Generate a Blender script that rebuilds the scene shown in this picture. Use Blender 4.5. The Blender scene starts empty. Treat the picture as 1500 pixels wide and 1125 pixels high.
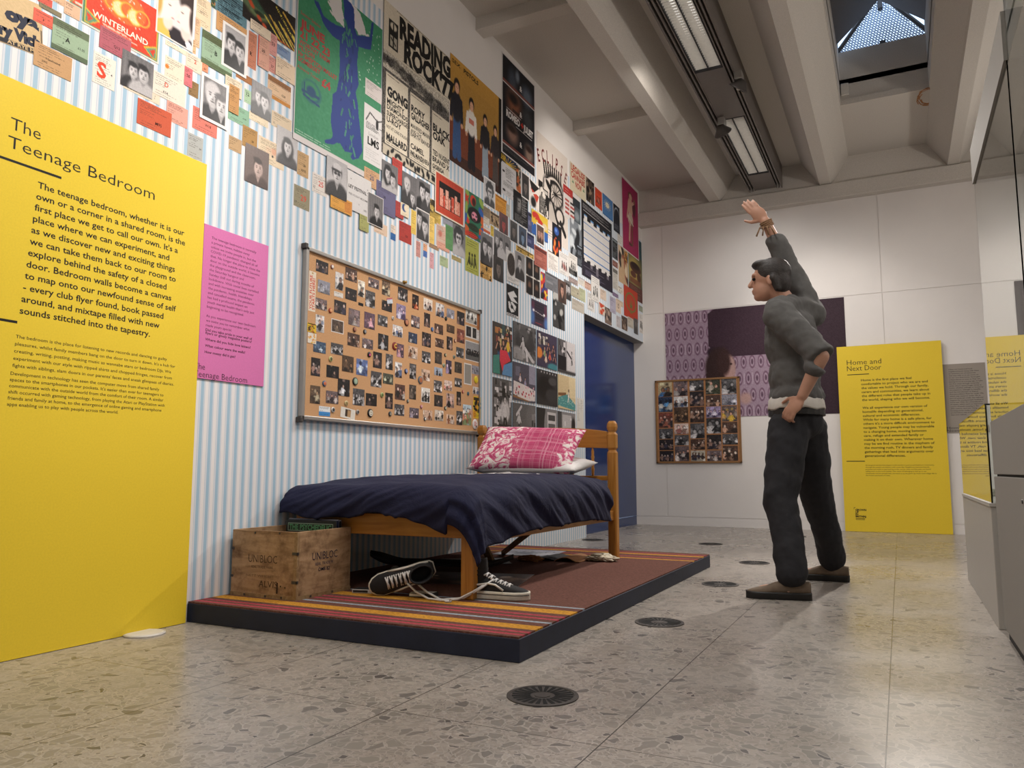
import bpy, bmesh, math, random
import numpy as np
from mathutils import Vector, Matrix

# ------------------------------------------------------------------ camera, world, lights, exposure
SC = bpy.context.scene
COL = SC.collection
VS = SC.view_settings
SC.display_settings.display_device = 'sRGB'
VS.view_transform = 'Standard'; VS.look = 'None'; VS.gamma = 1.0; VS.use_curve_mapping = False
VS.exposure = -0.40

cd = bpy.data.cameras.new('camera'); cam = bpy.data.objects.new('camera', cd); COL.objects.link(cam)
cd.sensor_width = 36.0; cd.lens = 1122.0/1500.0*36.0; cd.clip_start = 0.02; cd.clip_end = 100
CAMH = 0.62
cam.location = (0, 0, CAMH)
cam.rotation_euler = (math.radians(90+6.483), 0, math.radians(26.743))
SC.camera = cam

world = bpy.data.worlds.new('world'); SC.world = world; world.use_nodes = True
bg = world.node_tree.nodes['Background']; bg.inputs[0].default_value = (0.55, 0.72, 1.0, 1); bg.inputs[1].default_value = 2.6

def lamp(name, kind, loc, energy, color=(1, 1, 1), target=None, **kw):
    d = bpy.data.lights.new(name, kind); d.energy = energy; d.color = color
    for k, v in kw.items(): setattr(d, k, v)
    o = bpy.data.objects.new(name, d); COL.objects.link(o); o.location = loc
    if target is not None:
        o.rotation_euler = (Vector(target)-Vector(loc)).to_track_quat('-Z', 'Y').to_euler()
    return o
WARM = (1.0, 0.93, 0.86); NEUT = (1.0, 0.97, 0.94)
# fluorescent battens of the ceiling channel (two in view, the rest of the row behind the camera)
CH_Y = [(6.72, 8.17), (4.05, 5.80), (1.6, 3.35), (-1.2, 0.9)]
for k, (y0, y1) in enumerate(CH_Y):
    if k < 2:
        for q in range(3):
            y = y0+(y1-y0)*(q+.5)/3; lamp('batten_light', 'SPOT', (-1.185, y, 3.742), 46, NEUT, (-1.185, y, 0), spot_size=math.radians(165), spot_blend=1.0, shadow_soft_size=0.05)
    else: lamp('batten_light', 'AREA', (-1.185, (y0+y1)/2, 3.86), (0, 0, 60, 40)[k], NEUT, None, shape='RECTANGLE', size=0.16, size_y=y1-y0)
# second row of battens over the other half of the room
for y0 in (-1.0, 2.0, 5.0):
    lamp('batten_light', 'AREA', (2.3, y0+0.8, 3.5), 42, NEUT, None, shape='RECTANGLE', size=0.2, size_y=1.6)
# spot heads of the tracks
SPOTS = [((-0.99, 6.15, 3.60), (-2.67, 6.6, 1.7), 120), ((-1.31, 6.92, 3.60), (-0.6, 8.6, 1.9), 95),
         ((-0.99, 4.2, 3.60), (-2.67, 3.4, 1.8), 190), ((-0.99, 1.9, 3.60), (-2.67, 1.7, 2.1), 300), ((-0.99, 3.2, 3.6), (-1.9, 3.7, 0.5), 60), ((-0.95, 5.2, 3.6), (0.1, 8.6, 1.4), 110),
         ((-0.99, 5.0, 3.62), (-2.67, 6.7, 2.8), 210), ((-0.03, 7.75, 3.62), (-0.48, 3.4, 0.0), 600)]
for loc, tg, en in SPOTS:
    lamp('track_spot_light', 'SPOT', loc, en, WARM, tg, spot_size=math.radians(62), spot_blend=0.8, shadow_soft_size=0.016 if loc[1] > 7.5 else 0.04)
# unseen fill spots, added to brighten the concrete ceiling
for loc, tg, en in (((2.3, 7.0, 2.3), (-0.3, 7.4, 4.0), 75), ((2.3, 3.5, 2.3), (-0.6, 4.8, 4.0), 95), ((1.8, 0.0, 2.3), (-1.2, 2.5, 4.0), 85)):
    lamp('ceiling_fill_light', 'SPOT', loc, en, WARM, tg, spot_size=math.radians(110), spot_blend=1.0, shadow_soft_size=0.08)

# ------------------------------------------------------------------ materials
def s2l(c):
    c = np.asarray(c, dtype=np.float64)
    return np.where(c <= 0.04045, c/12.92, ((c+0.055)/1.055)**2.4)
def hexc(h):
    h = h.lstrip('#'); return np.array([int(h[i:i+2], 16)/255 for i in (0, 2, 4)])
def lin(h):
    return tuple(float(x) for x in s2l(hexc(h)))+(1.0,)
MATS = {}
def new_mat(name):
    m = bpy.data.materials.new(name); m.use_nodes = True; MATS[name] = m
    return m, m.node_tree, m.node_tree.nodes['Principled BSDF']
def nd(nt, typ, **kw):
    n = nt.nodes.new(typ)
    for k, v in kw.items():
        if k == 'ins':
            for kk, vv in v.items(): n.inputs[kk].default_value = vv
        else: setattr(n, k, v)
    return n
def ramp(nt, fac, stops):
    r = nd(nt, 'ShaderNodeValToRGB'); e = r.color_ramp.elements
    while len(e) < len(stops): e.new(0.5)
    for i, (p, c) in enumerate(stops): e[i].position = p; e[i].color = c
    nt.links.new(fac, r.inputs[0]); return r.outputs[0]
def plain(name, hx, rough=0.6, metal=0.0, noise=0.06, nscale=40, bump=0.0, bscale=None, spec=0.5, coat=0.0):
    m, nt, b = new_mat(name)
    tc = nd(nt, 'ShaderNodeTexCoord'); n = nd(nt, 'ShaderNodeTexNoise', ins={'Scale': nscale, 'Detail': 5.0, 'Roughness': 0.6})
    nt.links.new(tc.outputs['Object'], n.inputs['Vector'])
    c = np.array(lin(hx)[:3])
    col = ramp(nt, n.outputs[0], [(0.3, tuple(c*(1-noise))+(1,)), (0.7, tuple(np.minimum(c*(1+noise), 1))+(1,))])
    nt.links.new(col, b.inputs['Base Color'])
    b.inputs['Roughness'].default_value = rough; b.inputs['Metallic'].default_value = metal
    b.inputs['Specular IOR Level'].default_value = spec; b.inputs['Coat Weight'].default_value = coat
    if bump:
        n2 = nd(nt, 'ShaderNodeTexNoise', ins={'Scale': bscale or nscale*4, 'Detail': 4.0})
        nt.links.new(tc.outputs['Object'], n2.inputs['Vector'])
        bp = nd(nt, 'ShaderNodeBump', ins={'Strength': bump, 'Distance': 0.004}); nt.links.new(n2.outputs[0], bp.inputs['Height'])
        nt.links.new(bp.outputs[0], b.inputs['Normal'])
    return m
# printed paper: the print is stored as a colour attribute of the sheet
def print_mat(name, rough, spec=0.4, grain=0.0):
    m, nt, b = new_mat(name)
    a = nd(nt, 'ShaderNodeAttribute', attribute_name='print')
    if grain:
        tc = nd(nt, 'ShaderNodeTexCoord'); n = nd(nt, 'ShaderNodeTexNoise', ins={'Scale': 160.0, 'Detail': 3.0})
        nt.links.new(tc.outputs['Object'], n.inputs['Vector'])
        mx = nd(nt, 'ShaderNodeMixRGB', blend_type='MULTIPLY', ins={'Fac': 1.0})
        r = ramp(nt, n.outputs[0], [(0.3, (1-grain, 1-grain, 1-grain, 1)), (0.7, (1, 1, 1, 1))])
        nt.links.new(a.outputs['Color'], mx.inputs[1]); nt.links.new(r, mx.inputs[2]); nt.links.new(mx.outputs[0], b.inputs['Base Color'])
    else: nt.links.new(a.outputs['Color'], b.inputs['Base Color'])
    b.inputs['Roughness'].default_value = rough; b.inputs['Specular IOR Level'].default_value = spec
    return m
print_mat('printed_paper', 0.65, 0.25); print_mat('printed_board', 0.5, 0.3, 0.07); print_mat('glossy_print', 0.4, 0.4)
plain('white_wall', '#dcd7d3', 0.75, noise=0.02, nscale=3, bump=0.05, bscale=250)
plain('concrete', '#c2bcb4', 0.9, noise=0.11, nscale=140, bump=0.3, bscale=300)
plain('pine', '#b0762f', 0.38, noise=0.2, nscale=8); plain('white_rubber', '#d6cfc0', 0.6, noise=0.12, nscale=30)
plain('black_canvas', '#1b191a', 0.85, noise=0.15, nscale=80, bump=0.3, bscale=900); plain('white_leather', '#d9d3c8', 0.5)
plain('dark_metal', '#4c4744', 0.5, 0.4, noise=0.1); plain('channel_paint', '#6e6762', 0.55, 0.2, noise=0.04); plain('aluminium', '#a8a49f', 0.4, 0.75, noise=0.03)
plain('white_enamel', '#cfcac2', 0.35); plain('black_paint', '#161617', 0.6); plain('navy_ply', '#171d33', 0.7, noise=0.15, nscale=14, bump=0.1)
plain('navy_gloss', '#143266', 0.16, noise=0.04, nscale=30, spec=0.5); plain('grey_laminate', '#8f8a83', 0.8, noise=0.02, nscale=200); plain('pale_laminate', '#b7b2ab', 0.45, noise=0.02)
plain('white_cotton', '#d4d0cd', 0.9, noise=0.03, bump=0.2, bscale=400); plain('mattress_grey', '#a5a19f', 0.9, noise=0.04)
plain('skin', '#b98a72', 0.5, noise=0.05, nscale=20); plain('dark_hair', '#2b2420', 0.6, noise=0.3, nscale=60, bump=0.6, bscale=120)
plain('charcoal_knit', '#5a5856', 0.92, noise=0.1, nscale=30, bump=0.25, bscale=300); plain('black_denim', '#1c1b1f', 0.85, noise=0.2, nscale=40, bump=0.2, bscale=400)
plain('pale_shirt', '#c9c3ba', 0.85); plain('brown_suede', '#6a5a4a', 0.9, noise=0.15); plain('black_leather', '#1b1917', 0.5); plain('wrist_cord', '#8a6a4c', 0.8)
plain('card_board', '#a8754a', 0.8, noise=0.15); plain('paper_edge', '#cfc8bd', 0.8); plain('brass', '#b08a4a', 0.35, 0.9); plain('stripe_gold', '#c7c2b4', 0.5)
plain('perforated_steel', '#8fa2b8', 0.45, 0.3); plain('dark_void', '#0c0c0d', 0.9); plain('crumpled', '#cbbfa9', 0.85, noise=0.15, nscale=30)
plain('plain_black', '#1d1b1c', 0.7); plain('cork_frame', '#8a6238', 0.6, noise=0.12)
def m_emit():
    m, nt, b = new_mat('tube_light'); b.inputs['Emission Color'].default_value = (1, 0.96, 0.9, 1); b.inputs['Emission Strength'].default_value = 3.2
m_emit()
def m_cork():
    m, nt, b = new_mat('cork'); tc = nd(nt, 'ShaderNodeTexCoord')
    n = nd(nt, 'ShaderNodeTexNoise', ins={'Scale': 260.0, 'Detail': 4.0, 'Roughness': 0.7}); nt.links.new(tc.outputs['Object'], n.inputs['Vector'])
    nt.links.new(ramp(nt, n.outputs[0], [(0.3, lin('#9a6e46')), (0.5, lin('#c4966a')), (0.72, lin('#d4ab80'))]), b.inputs['Base Color']); b.inputs['Roughness'].default_value = 0.9
m_cork()
def m_glass():
    m, nt, b = new_mat('case_glass'); b.inputs['Base Color'].default_value = (0.93, 0.97, 0.95, 1); b.inputs['Roughness'].default_value = 0.0
    b.inputs['Transmission Weight'].default_value = 1.0; b.inputs['IOR'].default_value = 1.5
m_glass()
def m_stripes():        # pale blue striped wallpaper, bands follow the wall's length
    m, nt, b = new_mat('striped_wallpaper'); tc = nd(nt, 'ShaderNodeTexCoord'); sx = nd(nt, 'ShaderNodeSeparateXYZ')
    nt.links.new(tc.outputs['Object'], sx.inputs[0])
    mu = nd(nt, 'ShaderNodeMath', operation='MULTIPLY', ins={1: 1/0.0495}); nt.links.new(sx.outputs[1], mu.inputs[0])
    fr = nd(nt, 'ShaderNodeMath', operation='FRACT'); nt.links.new(mu.outputs[0], fr.inputs[0])
    W, B, L, G = lin('#e0dcdb'), lin('#9fbacd'), lin('#cfd2d8'), lin('#b9c3ce')
    st = [(0, B), (.33, L), (.40, G), (.45, W), (.82, G), (.87, L), (.97, L)]
    r = nd(nt, 'ShaderNodeValToRGB'); r.color_ramp.interpolation = 'CONSTANT'; e = r.color_ramp.elements
    while len(e) < len(st): e.new(0.5)
    for i, (p, c) in enumerate(st): e[i].position = p; e[i].color = c
    nt.links.new(fr.outputs[0], r.inputs[0]); nt.links.new(r.outputs[0], b.inputs['Base Color'])
    b.inputs['Roughness'].default_value = 0.7; b.inputs['Specular IOR Level'].default_value = 0.3
m_stripes()
def m_floor():
    m, nt, b = new_mat('terrazzo'); L = nt.links.new
    tc = nd(nt, 'ShaderNodeTexCoord'); n0 = nd(nt, 'ShaderNodeTexNoise', ins={'Scale': 9.0, 'Detail': 3.0}); L(tc.outputs['Object'], n0.inputs['Vector'])
    mp = nd(nt, 'ShaderNodeMixRGB', blend_type='ADD', ins={'Fac': 0.09}); L(tc.outputs['Object'], mp.inputs[1]); L(n0.outputs['Color'], mp.inputs[2])
    def chips(scale, stops, rnd=1.0):
        v = nd(nt, 'ShaderNodeTexVoronoi', voronoi_dimensions='2D', ins={'Scale': scale, 'Randomness': rnd}); L(mp.outputs[0], v.inputs['Vector'])
        e = nd(nt, 'ShaderNodeTexVoronoi', voronoi_dimensions='2D', feature='DISTANCE_TO_EDGE', ins={'Scale': scale, 'Randomness': rnd}); L(mp.outputs[0], e.inputs['Vector'])
        s = nd(nt, 'ShaderNodeSeparateColor'); L(v.outputs['Color'], s.inputs[0])
        return ramp(nt, s.outputs[0], stops), e.outputs['Distance'], s.outputs[1]
    def mask(d, lo, hi): return ramp(nt, d, [(lo, (0, 0, 0, 1)), (hi, (1, 1, 1, 1))])
    nf = nd(nt, 'ShaderNodeTexNoise', ins={'Scale': 90.0, 'Detail': 4.0}); L(tc.outputs['Object'], nf.inputs['Vector'])
    cur = ramp(nt, nf.outputs[0], [(.3, lin('#978d80')), (.7, lin('#aba194'))])
    for scale, keep, stops in ((120, .35, [(0, lin('#8c8377')), (.6, lin('#a59b8e')), (.9, lin('#b3a99c')), (1, lin('#7a736b'))]), (60, .45, [(0, lin('#8d8579')), (.55, lin('#9b9286')), (.85, lin('#aca395')), (.96, lin('#6f6963')), (1, lin('#504c48'))]), (28, .72, [(0, lin('#8a8378')), (.6, lin('#958d81')), (.9, lin('#7c766d')), (1, lin('#5c5853'))])):
        cc, dd, kk = chips(scale, stops); mk = nd(nt, 'ShaderNodeMath', operation='MULTIPLY'); L(mask(kk, keep, keep+.02), mk.inputs[0]); L(mask(dd, .05, .09), mk.inputs[1])
        rim = nd(nt, 'ShaderNodeMath', operation='MULTIPLY'); L(mask(kk, keep, keep+.02), rim.inputs[0]); L(ramp(nt, dd, [(.0, (0, 0, 0, 1)), (.03, (.55, .55, .55, 1)), (.07, (.55, .55, .55, 1)), (.10, (0, 0, 0, 1))]), rim.inputs[1])
        x1 = nd(nt, 'ShaderNodeMixRGB'); L(mk.outputs[0], x1.inputs[0]); L(cur, x1.inputs[1]); L(cc, x1.inputs[2])
        x2 = nd(nt, 'ShaderNodeMixRGB'); L(rim.outputs[0], x2.inputs[0]); L(x1.outputs[0], x2.inputs[1]); x2.inputs[2].default_value = lin('#b9b1a5'); cur = x2.outputs[0]
    n3 = nd(nt, 'ShaderNodeTexNoise', ins={'Scale': 1.6, 'Detail': 4.0}); L(tc.outputs['Object'], n3.inputs['Vector'])
    a3 = nd(nt, 'ShaderNodeMixRGB', blend_type='MULTIPLY', ins={'Fac': 1.0}); L(cur, a3.inputs[1]); L(ramp(nt, n3.outputs[0], [(.3, (.83, .83, .86, 1)), (.7, (.97, .98, 1.04, 1))]), a3.inputs[2])
    # tile joints
    sx = nd(nt, 'ShaderNodeSeparateXYZ'); L(tc.outputs['Object'], sx.inputs[0])
    def joint(sock, off, per, wid):
        ad = nd(nt, 'ShaderNodeMath', operation='ADD', ins={1: off}); L(sock, ad.inputs[0])
        pp = nd(nt, 'ShaderNodeMath', operation='PINGPONG', ins={1: per/2}); L(ad.outputs[0], pp.inputs[0])
        lt = nd(nt, 'ShaderNodeMath', operation='LESS_THAN', ins={1: wid}); L(pp.outputs[0], lt.inputs[0]); return lt.outputs[0]
    jx = joint(sx.outputs[0], 0.06+0.583*20, 0.583, 0.0016); jy = joint(sx.outputs[1], -1.716+1.732*10, 1.732, 0.0012)
    mxj = nd(nt, 'ShaderNodeMath', operation='MAXIMUM'); L(jx, mxj.inputs[0]); L(jy, mxj.inputs[1])
    a4 = nd(nt, 'ShaderNodeMixRGB'); L(mxj.outputs[0], a4.inputs[0]); L(a3.outputs[0], a4.inputs[1]); a4.inputs[2].default_value = lin('#3c3833')
    L(a4.outputs[0], b.inputs['Base Color'])
    L(ramp(nt, n3.outputs[0], [(.3, (.22, .22, .22, 1)), (.7, (.34, .34, .34, 1))]), b.inputs['Roughness']); b.inputs['Specular IOR Level'].default_value = 0.5
m_floor()
def m_carpet():
    m, nt, b = new_mat('striped_carpet'); L = nt.links.new; tc = nd(nt, 'ShaderNodeTexCoord'); sx = nd(nt, 'ShaderNodeSeparateXYZ'); L(tc.outputs['Object'], sx.inputs[0])
    Br, Pk, Or, Bl = lin('#6e4c43'), lin('#b04a55'), lin('#c8923a'), lin('#9aa6b0')
    bands = [(2.30, Br), (2.325, Pk), (2.345, Br), (2.37, Pk), (2.39, Br), (2.43, Or), (2.495, Br), (2.55, Bl), (2.568, Br), (2.61, Pk), (2.632, Br), (2.665, Pk), (2.69, Br), (2.74, Or), (2.815, Br), (2.872, Bl), (2.884, Br),
             (4.66, Or), (4.70, Br), (4.76, Pk), (4.78, Br), (4.90, Or), (4.945, Br), (4.99, Pk), (5.02, Br)]
    mr = nd(nt, 'ShaderNodeMapRange', ins={1: 2.30, 2: 5.12, 3: 0.0, 4: 1.0}); L(sx.outputs[1], mr.inputs[0])
    r = nd(nt, 'ShaderNodeValToRGB'); r.color_ramp.interpolation = 'CONSTANT'; e = r.color_ramp.elements
    while len(e) < len(bands): e.new(0.5)
    for i, (p, c) in enumerate(bands): e[i].position = (p-2.30)/2.82; e[i].color = c
    L(mr.outputs[0], r.inputs[0])
    mp = nd(nt, 'ShaderNodeMapping', ins={'Scale': (1, 3, 1)}); L(tc.outputs['Object'], mp.inputs[0])
    n = nd(nt, 'ShaderNodeTexNoise', ins={'Scale': 70.0, 'Detail': 6.0, 'Roughness': 0.8}); L(mp.outputs[0], n.inputs['Vector'])
    mx = nd(nt, 'ShaderNodeMixRGB', blend_type='MULTIPLY', ins={'Fac': 1.0}); L(r.outputs[0], mx.inputs[1]); L(ramp(nt, n.outputs[0], [(.36, (.45, .43, .43, 1)), (.64, (1.25, 1.22, 1.2, 1))]), mx.inputs[2])
    L(mx.outputs[0], b.inputs['Base Color']); b.inputs['Roughness'].default_value = 0.95; b.inputs['Specular IOR Level'].default_value = 0.1
    bp = nd(nt, 'ShaderNodeBump', ins={'Strength': 0.6, 'Distance': 0.003}); L(n.outputs[0], bp.inputs['Height']); L(bp.outputs[0], b.inputs['Normal'])
m_carpet()
def m_duvet():
    m, nt, b = new_mat('navy_cotton'); L = nt.links.new; tc = nd(nt, 'ShaderNodeTexCoord')
    n = nd(nt, 'ShaderNodeTexNoise', ins={'Scale': 7.0, 'Detail': 6.0, 'Roughness': 0.65, 'Distortion': 0.6}); L(tc.outputs['Object'], n.inputs['Vector'])
    w = nd(nt, 'ShaderNodeTexNoise', ins={'Scale': 900.0}); L(tc.outputs['Object'], w.inputs['Vector'])
    L(ramp(nt, w.outputs[0], [(.3, lin('#1b1c30')), (.7, lin('#232540'))]), b.inputs['Base Color']); b.inputs['Roughness'].default_value = 0.85
    b.inputs['Specular IOR Level'].default_value = 0.2
    bp = nd(nt, 'ShaderNodeBump', ins={'Strength': 0.45, 'Distance': 0.03}); L(n.outputs[0], bp.inputs['Height']); L(bp.outputs[0], b.inputs['Normal'])
m_duvet()
def m_wood(name, cols, sc=(2.5, 40, 40), rough=0.4, dirt=None):
    m, nt, b = new_mat(name); L = nt.links.new; tc = nd(nt, 'ShaderNodeTexCoord'); mp = nd(nt, 'ShaderNodeMapping', ins={'Scale': sc}); L(tc.outputs['Object'], mp.inputs[0])
    n = nd(nt, 'ShaderNodeTexNoise', ins={'Scale': 1.0, 'Detail': 5.0, 'Distortion': 1.2}); L(mp.outputs[0], n.inputs['Vector'])
    col = ramp(nt, n.outputs[0], [(.3, lin(cols[0])), (.5, lin(cols[1])), (.7, lin(cols[2]))])
    if dirt:
        n2 = nd(nt, 'ShaderNodeTexNoise', ins={'Scale': 9.0, 'Detail': 6.0, 'Roughness': 0.7}); L(tc.outputs['Object'], n2.inputs['Vector'])
        mx = nd(nt, 'ShaderNodeMixRGB', blend_type='MULTIPLY', ins={'Fac': 1.0}); L(col, mx.inputs[1]); L(ramp(nt, n2.outputs[0], [(.28, lin(dirt)), (.55, (1, 1, 1, 1))]), mx.inputs[2]); col = mx.outputs[0]
    L(col, b.inputs['Base Color']); b.inputs['Roughness'].default_value = rough
m_wood('pine_x', ('#955f20', '#a8702a', '#b47e36'), (3, 40, 40)); m_wood('pine_z', ('#955f20', '#a8702a', '#b47e36'), (40, 40, 3)); m_wood('pine_y', ('#955f20', '#a8702a', '#b47e36'), (40, 3, 40))
m_wood('crate_ply', ('#8a6a48', '#a58460', '#b59470'), (4, 4, 26), 0.8, '#8a7258'); m_wood('raw_slat', ('#7a5f3e', '#8f724e', '#a08460'), (30, 30, 30), 0.7)
def m_pillow():
    m, nt, b = new_mat('pink_plaid'); L = nt.links.new; tc = nd(nt, 'ShaderNodeTexCoord'); sx = nd(nt, 'ShaderNodeSeparateXYZ'); L(tc.outputs['Object'], sx.inputs[0])
    n = nd(nt, 'ShaderNodeTexNoise', ins={'Scale': 30.0, 'Detail': 3.0}); L(tc.outputs['Object'], n.inputs['Vector'])
    def lines(sock, f):
        w = nd(nt, 'ShaderNodeTexNoise', noise_dimensions='1D', ins={'Scale': f, 'Detail': 3.0, 'Roughness': 0.8}); L(sock, w.inputs['W'])
        return ramp(nt, w.outputs[0], [(.52, (0, 0, 0, 1)), (.66, (1, 1, 1, 1))])
    a = lines(sx.outputs[0], 45); c = lines(sx.outputs[1], 45)
    mx = nd(nt, 'ShaderNodeMath', operation='MAXIMUM'); L(a, mx.inputs[0]); L(c, mx.inputs[1])
    ml = nd(nt, 'ShaderNodeMath', operation='MULTIPLY', ins={1: 0.6}); L(mx.outputs[0], ml.inputs[0])
    plaid = nd(nt, 'ShaderNodeMixRGB'); L(ml.outputs[0], plaid.inputs[0]); plaid.inputs[1].default_value = lin('#bb4a70'); plaid.inputs[2].default_value = lin('#e3b9c4')
    v = nd(nt, 'ShaderNodeTexNoise', ins={'Scale': 16.0, 'Detail': 5.0, 'Distortion': 2.4}); L(tc.outputs['Object'], v.inputs['Vector'])
    rose = ramp(nt, v.outputs[0], [(.42, lin('#bb4a70')), (.5, lin('#d993a8')), (.56, lin('#e6dcd6'))])
    msk = nd(nt, 'ShaderNodeMath', operation='ADD', ins={1: 0.0}); L(sx.outputs[0], msk.inputs[0])
    nm = nd(nt, 'ShaderNodeMath', operation='MULTIPLY_ADD', ins={1: 0.25, 2: -0.125}); L(n.outputs[0], nm.inputs[0])
    sm = nd(nt, 'ShaderNodeMath', operation='ADD'); L(msk.outputs[0], sm.inputs[0]); L(nm.outputs[0], sm.inputs[1])
    mr = nd(nt, 'ShaderNodeMapRange', ins={1: -0.36, 2: 0.36}); L(sm.outputs[0], mr.inputs[0])
    fr = ramp(nt, mr.outputs[0], [(.40, (1, 1, 1, 1)), (.46, (0, 0, 0, 1)), (.86, (0, 0, 0, 1)), (.90, (1, 1, 1, 1))])
    fi = nd(nt, 'ShaderNodeMixRGB'); L(fr, fi.inputs[0]); L(plaid.outputs[0], fi.inputs[1]); L(rose, fi.inputs[2])
    L(fi.outputs[0], b.inputs['Base Color']); b.inputs['Roughness'].default_value = 0.9; b.inputs['Specular IOR Level'].default_value = 0.1
m_pillow()

# ------------------------------------------------------------------ mesh helpers
class MB:
    def __init__(self): self.v = []; self.f = []; self.mi = []; self.cur = 0
    def add(self, vs, fs):
        o = len(self.v); self.v += [tuple(p) for p in vs]
        for f in fs: self.f.append([o+i for i in f]); self.mi.append(self.cur)
    def box(self, a, b, M=None):
        (x0, y0, z0), (x1, y1, z1) = a, b
        vs = [Vector(p) for p in ((x0, y0, z0), (x1, y0, z0), (x1, y1, z0), (x0, y1, z0), (x0, y0, z1), (x1, y0, z1), (x1, y1, z1), (x0, y1, z1))]
        if M: vs = [M @ p for p in vs]
        self.add(vs, [(0, 3, 2, 1), (4, 5, 6, 7), (0, 1, 5, 4), (1, 2, 6, 5), (2, 3, 7, 6), (3, 0, 4, 7)])
    def hexa(self, p): self.add(p, [(0, 3, 2, 1), (4, 5, 6, 7), (0, 1, 5, 4), (1, 2, 6, 5), (2, 3, 7, 6), (3, 0, 4, 7)])
    def prism(self, poly, ext):      # polygon of 3-D points swept along a vector
        n = len(poly); e = Vector(ext); p = [Vector(q) for q in poly]
        self.add(p+[q+e for q in p], [tuple(range(n))[::-1], tuple(range(n, 2*n))]+[(i, (i+1) % n, n+(i+1) % n, n+i) for i in range(n)])
    def rings(self, rings, cap0=True, cap1=True):
        n = len(rings[0]); vs = [p for r in rings for p in r]; fs = []
        for k in range(len(rings)-1):
            for i in range(n): fs.append((k*n+i, k*n+(i+1) % n, (k+1)*n+(i+1) % n, (k+1)*n+i))
        if cap0: fs.append(tuple(range(n))[::-1])
        if cap1: fs.append(tuple((len(rings)-1)*n+i for i in range(n)))
        self.add(vs, fs)
    def tube(self, pts, r, n=8):
        pts = [Vector(p) for p in pts]; R = r if hasattr(r, '__len__') else [r]*len(pts); rings = []
        for k, p in enumerate(pts):
            t = (pts[min(k+1, len(pts)-1)]-pts[max(k-1, 0)]).normalized()
            u = t.cross(Vector((0, 0, 1)) if abs(t.z) < 0.9 else Vector((1, 0, 0))).normalized(); w = u.cross(t)
            rings.append([p+R[k]*(math.cos(6.2832*i/n)*u+math.sin(6.2832*i/n)*w) for i in range(n)])
        self.rings(rings)
    def lathe(self, c, prof, n=20, axis='z'):
        rings = []
        for r, h in prof:
            ring = []
            for i in range(n):
                a = 6.28318*i/n; x, y = r*math.cos(a), r*math.sin(a)
                d = {'z': (x, y, h), 'x': (h, x, y), 'y': (y, h, x)}[axis]
                ring.append((c[0]+d[0], c[1]+d[1], c[2]+d[2]))
            rings.append(ring)
        self.rings(rings)
    def build(self, name, mat, parent=None, smooth=False, bevel=0.0, loc=None, solid=0, sub=0):
        me = bpy.data.meshes.new(name); me.from_pydata(self.v, [], self.f); 
        for mm in (mat if isinstance(mat, (list, tuple)) else [mat]): me.materials.append(MATS[mm])
        me.polygons.foreach_set('material_index', self.mi)
        if smooth: me.polygons.foreach_set('use_smooth', [True]*len(me.polygons))
        bm = bmesh.new(); bm.from_mesh(me); bmesh.ops.recalc_face_normals(bm, faces=bm.faces); bm.to_mesh(me); bm.free()
        o = bpy.data.objects.new(name, me); COL.objects.link(o)
        if loc is not None:
            me.transform(Matrix.Translation(-Vector(loc))); o.location = loc
        if parent is not None:
            o.parent = parent
            o.location = Vector(o.location)-parent.matrix_basis.translation if parent.type == 'EMPTY' and parent.parent is None else o.location
        if bevel:
            bv = o.modifiers.new('bevel', 'BEVEL'); bv.width = bevel; bv.segments = 2; bv.limit_method = 'ANGLE'; bv.angle_limit = math.radians(40)
        if solid: s = o.modifiers.new('solid', 'SOLIDIFY'); s.thickness = solid; s.offset = 0
        if sub: s = o.modifiers.new('sub', 'SUBSURF'); s.levels = sub; s.render_levels = sub
        return o
def tag(o, label=None, cat=None, grp=None, kind=None):
    if label: o['label'] = label
    if cat: o['category'] = cat
    if grp: o['group'] = grp
    if kind: o['kind'] = kind
    return o
def thing(name, loc, label, cat, grp=None):
    o = bpy.data.objects.new(name, None); COL.objects.link(o); o.location = loc; o.empty_display_size = 0.05
    return tag(o, label, cat, grp)
def sub(child, part):      # hang a finished part under another part of the same thing
    child.parent = part; child.location = Vector(child.location)-Vector(part.location); return child
def struct(o): return tag(o, kind='structure')

# ------------------------------------------------------------------ lettering
_TC = {}
def glyphs(txt, bold=0.0, spacing=1.0):
    k = (txt, bold, spacing)
    if k in _TC: return _TC[k]
    cu = bpy.data.curves.new('t', 'FONT'); cu.body = txt; cu.size = 1.0; cu.resolution_u = 2; cu.offset = bold; cu.fill_mode = 'FRONT'; cu.space_character = spacing
    ob = bpy.data.objects.new('t', cu); COL.objects.link(ob)
    dg = bpy.context.evaluated_depsgraph_get(); me = bpy.data.meshes.new_from_object(ob.evaluated_get(dg))
    v = np.array([(p.co.x, p.co.y) for p in me.vertices]).reshape(-1, 2); f = [list(p.vertices) for p in me.polygons]
    bpy.data.objects.remove(ob); bpy.data.curves.remove(cu); bpy.data.meshes.remove(me)
    _TC[k] = (v, f); return v, f

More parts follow.
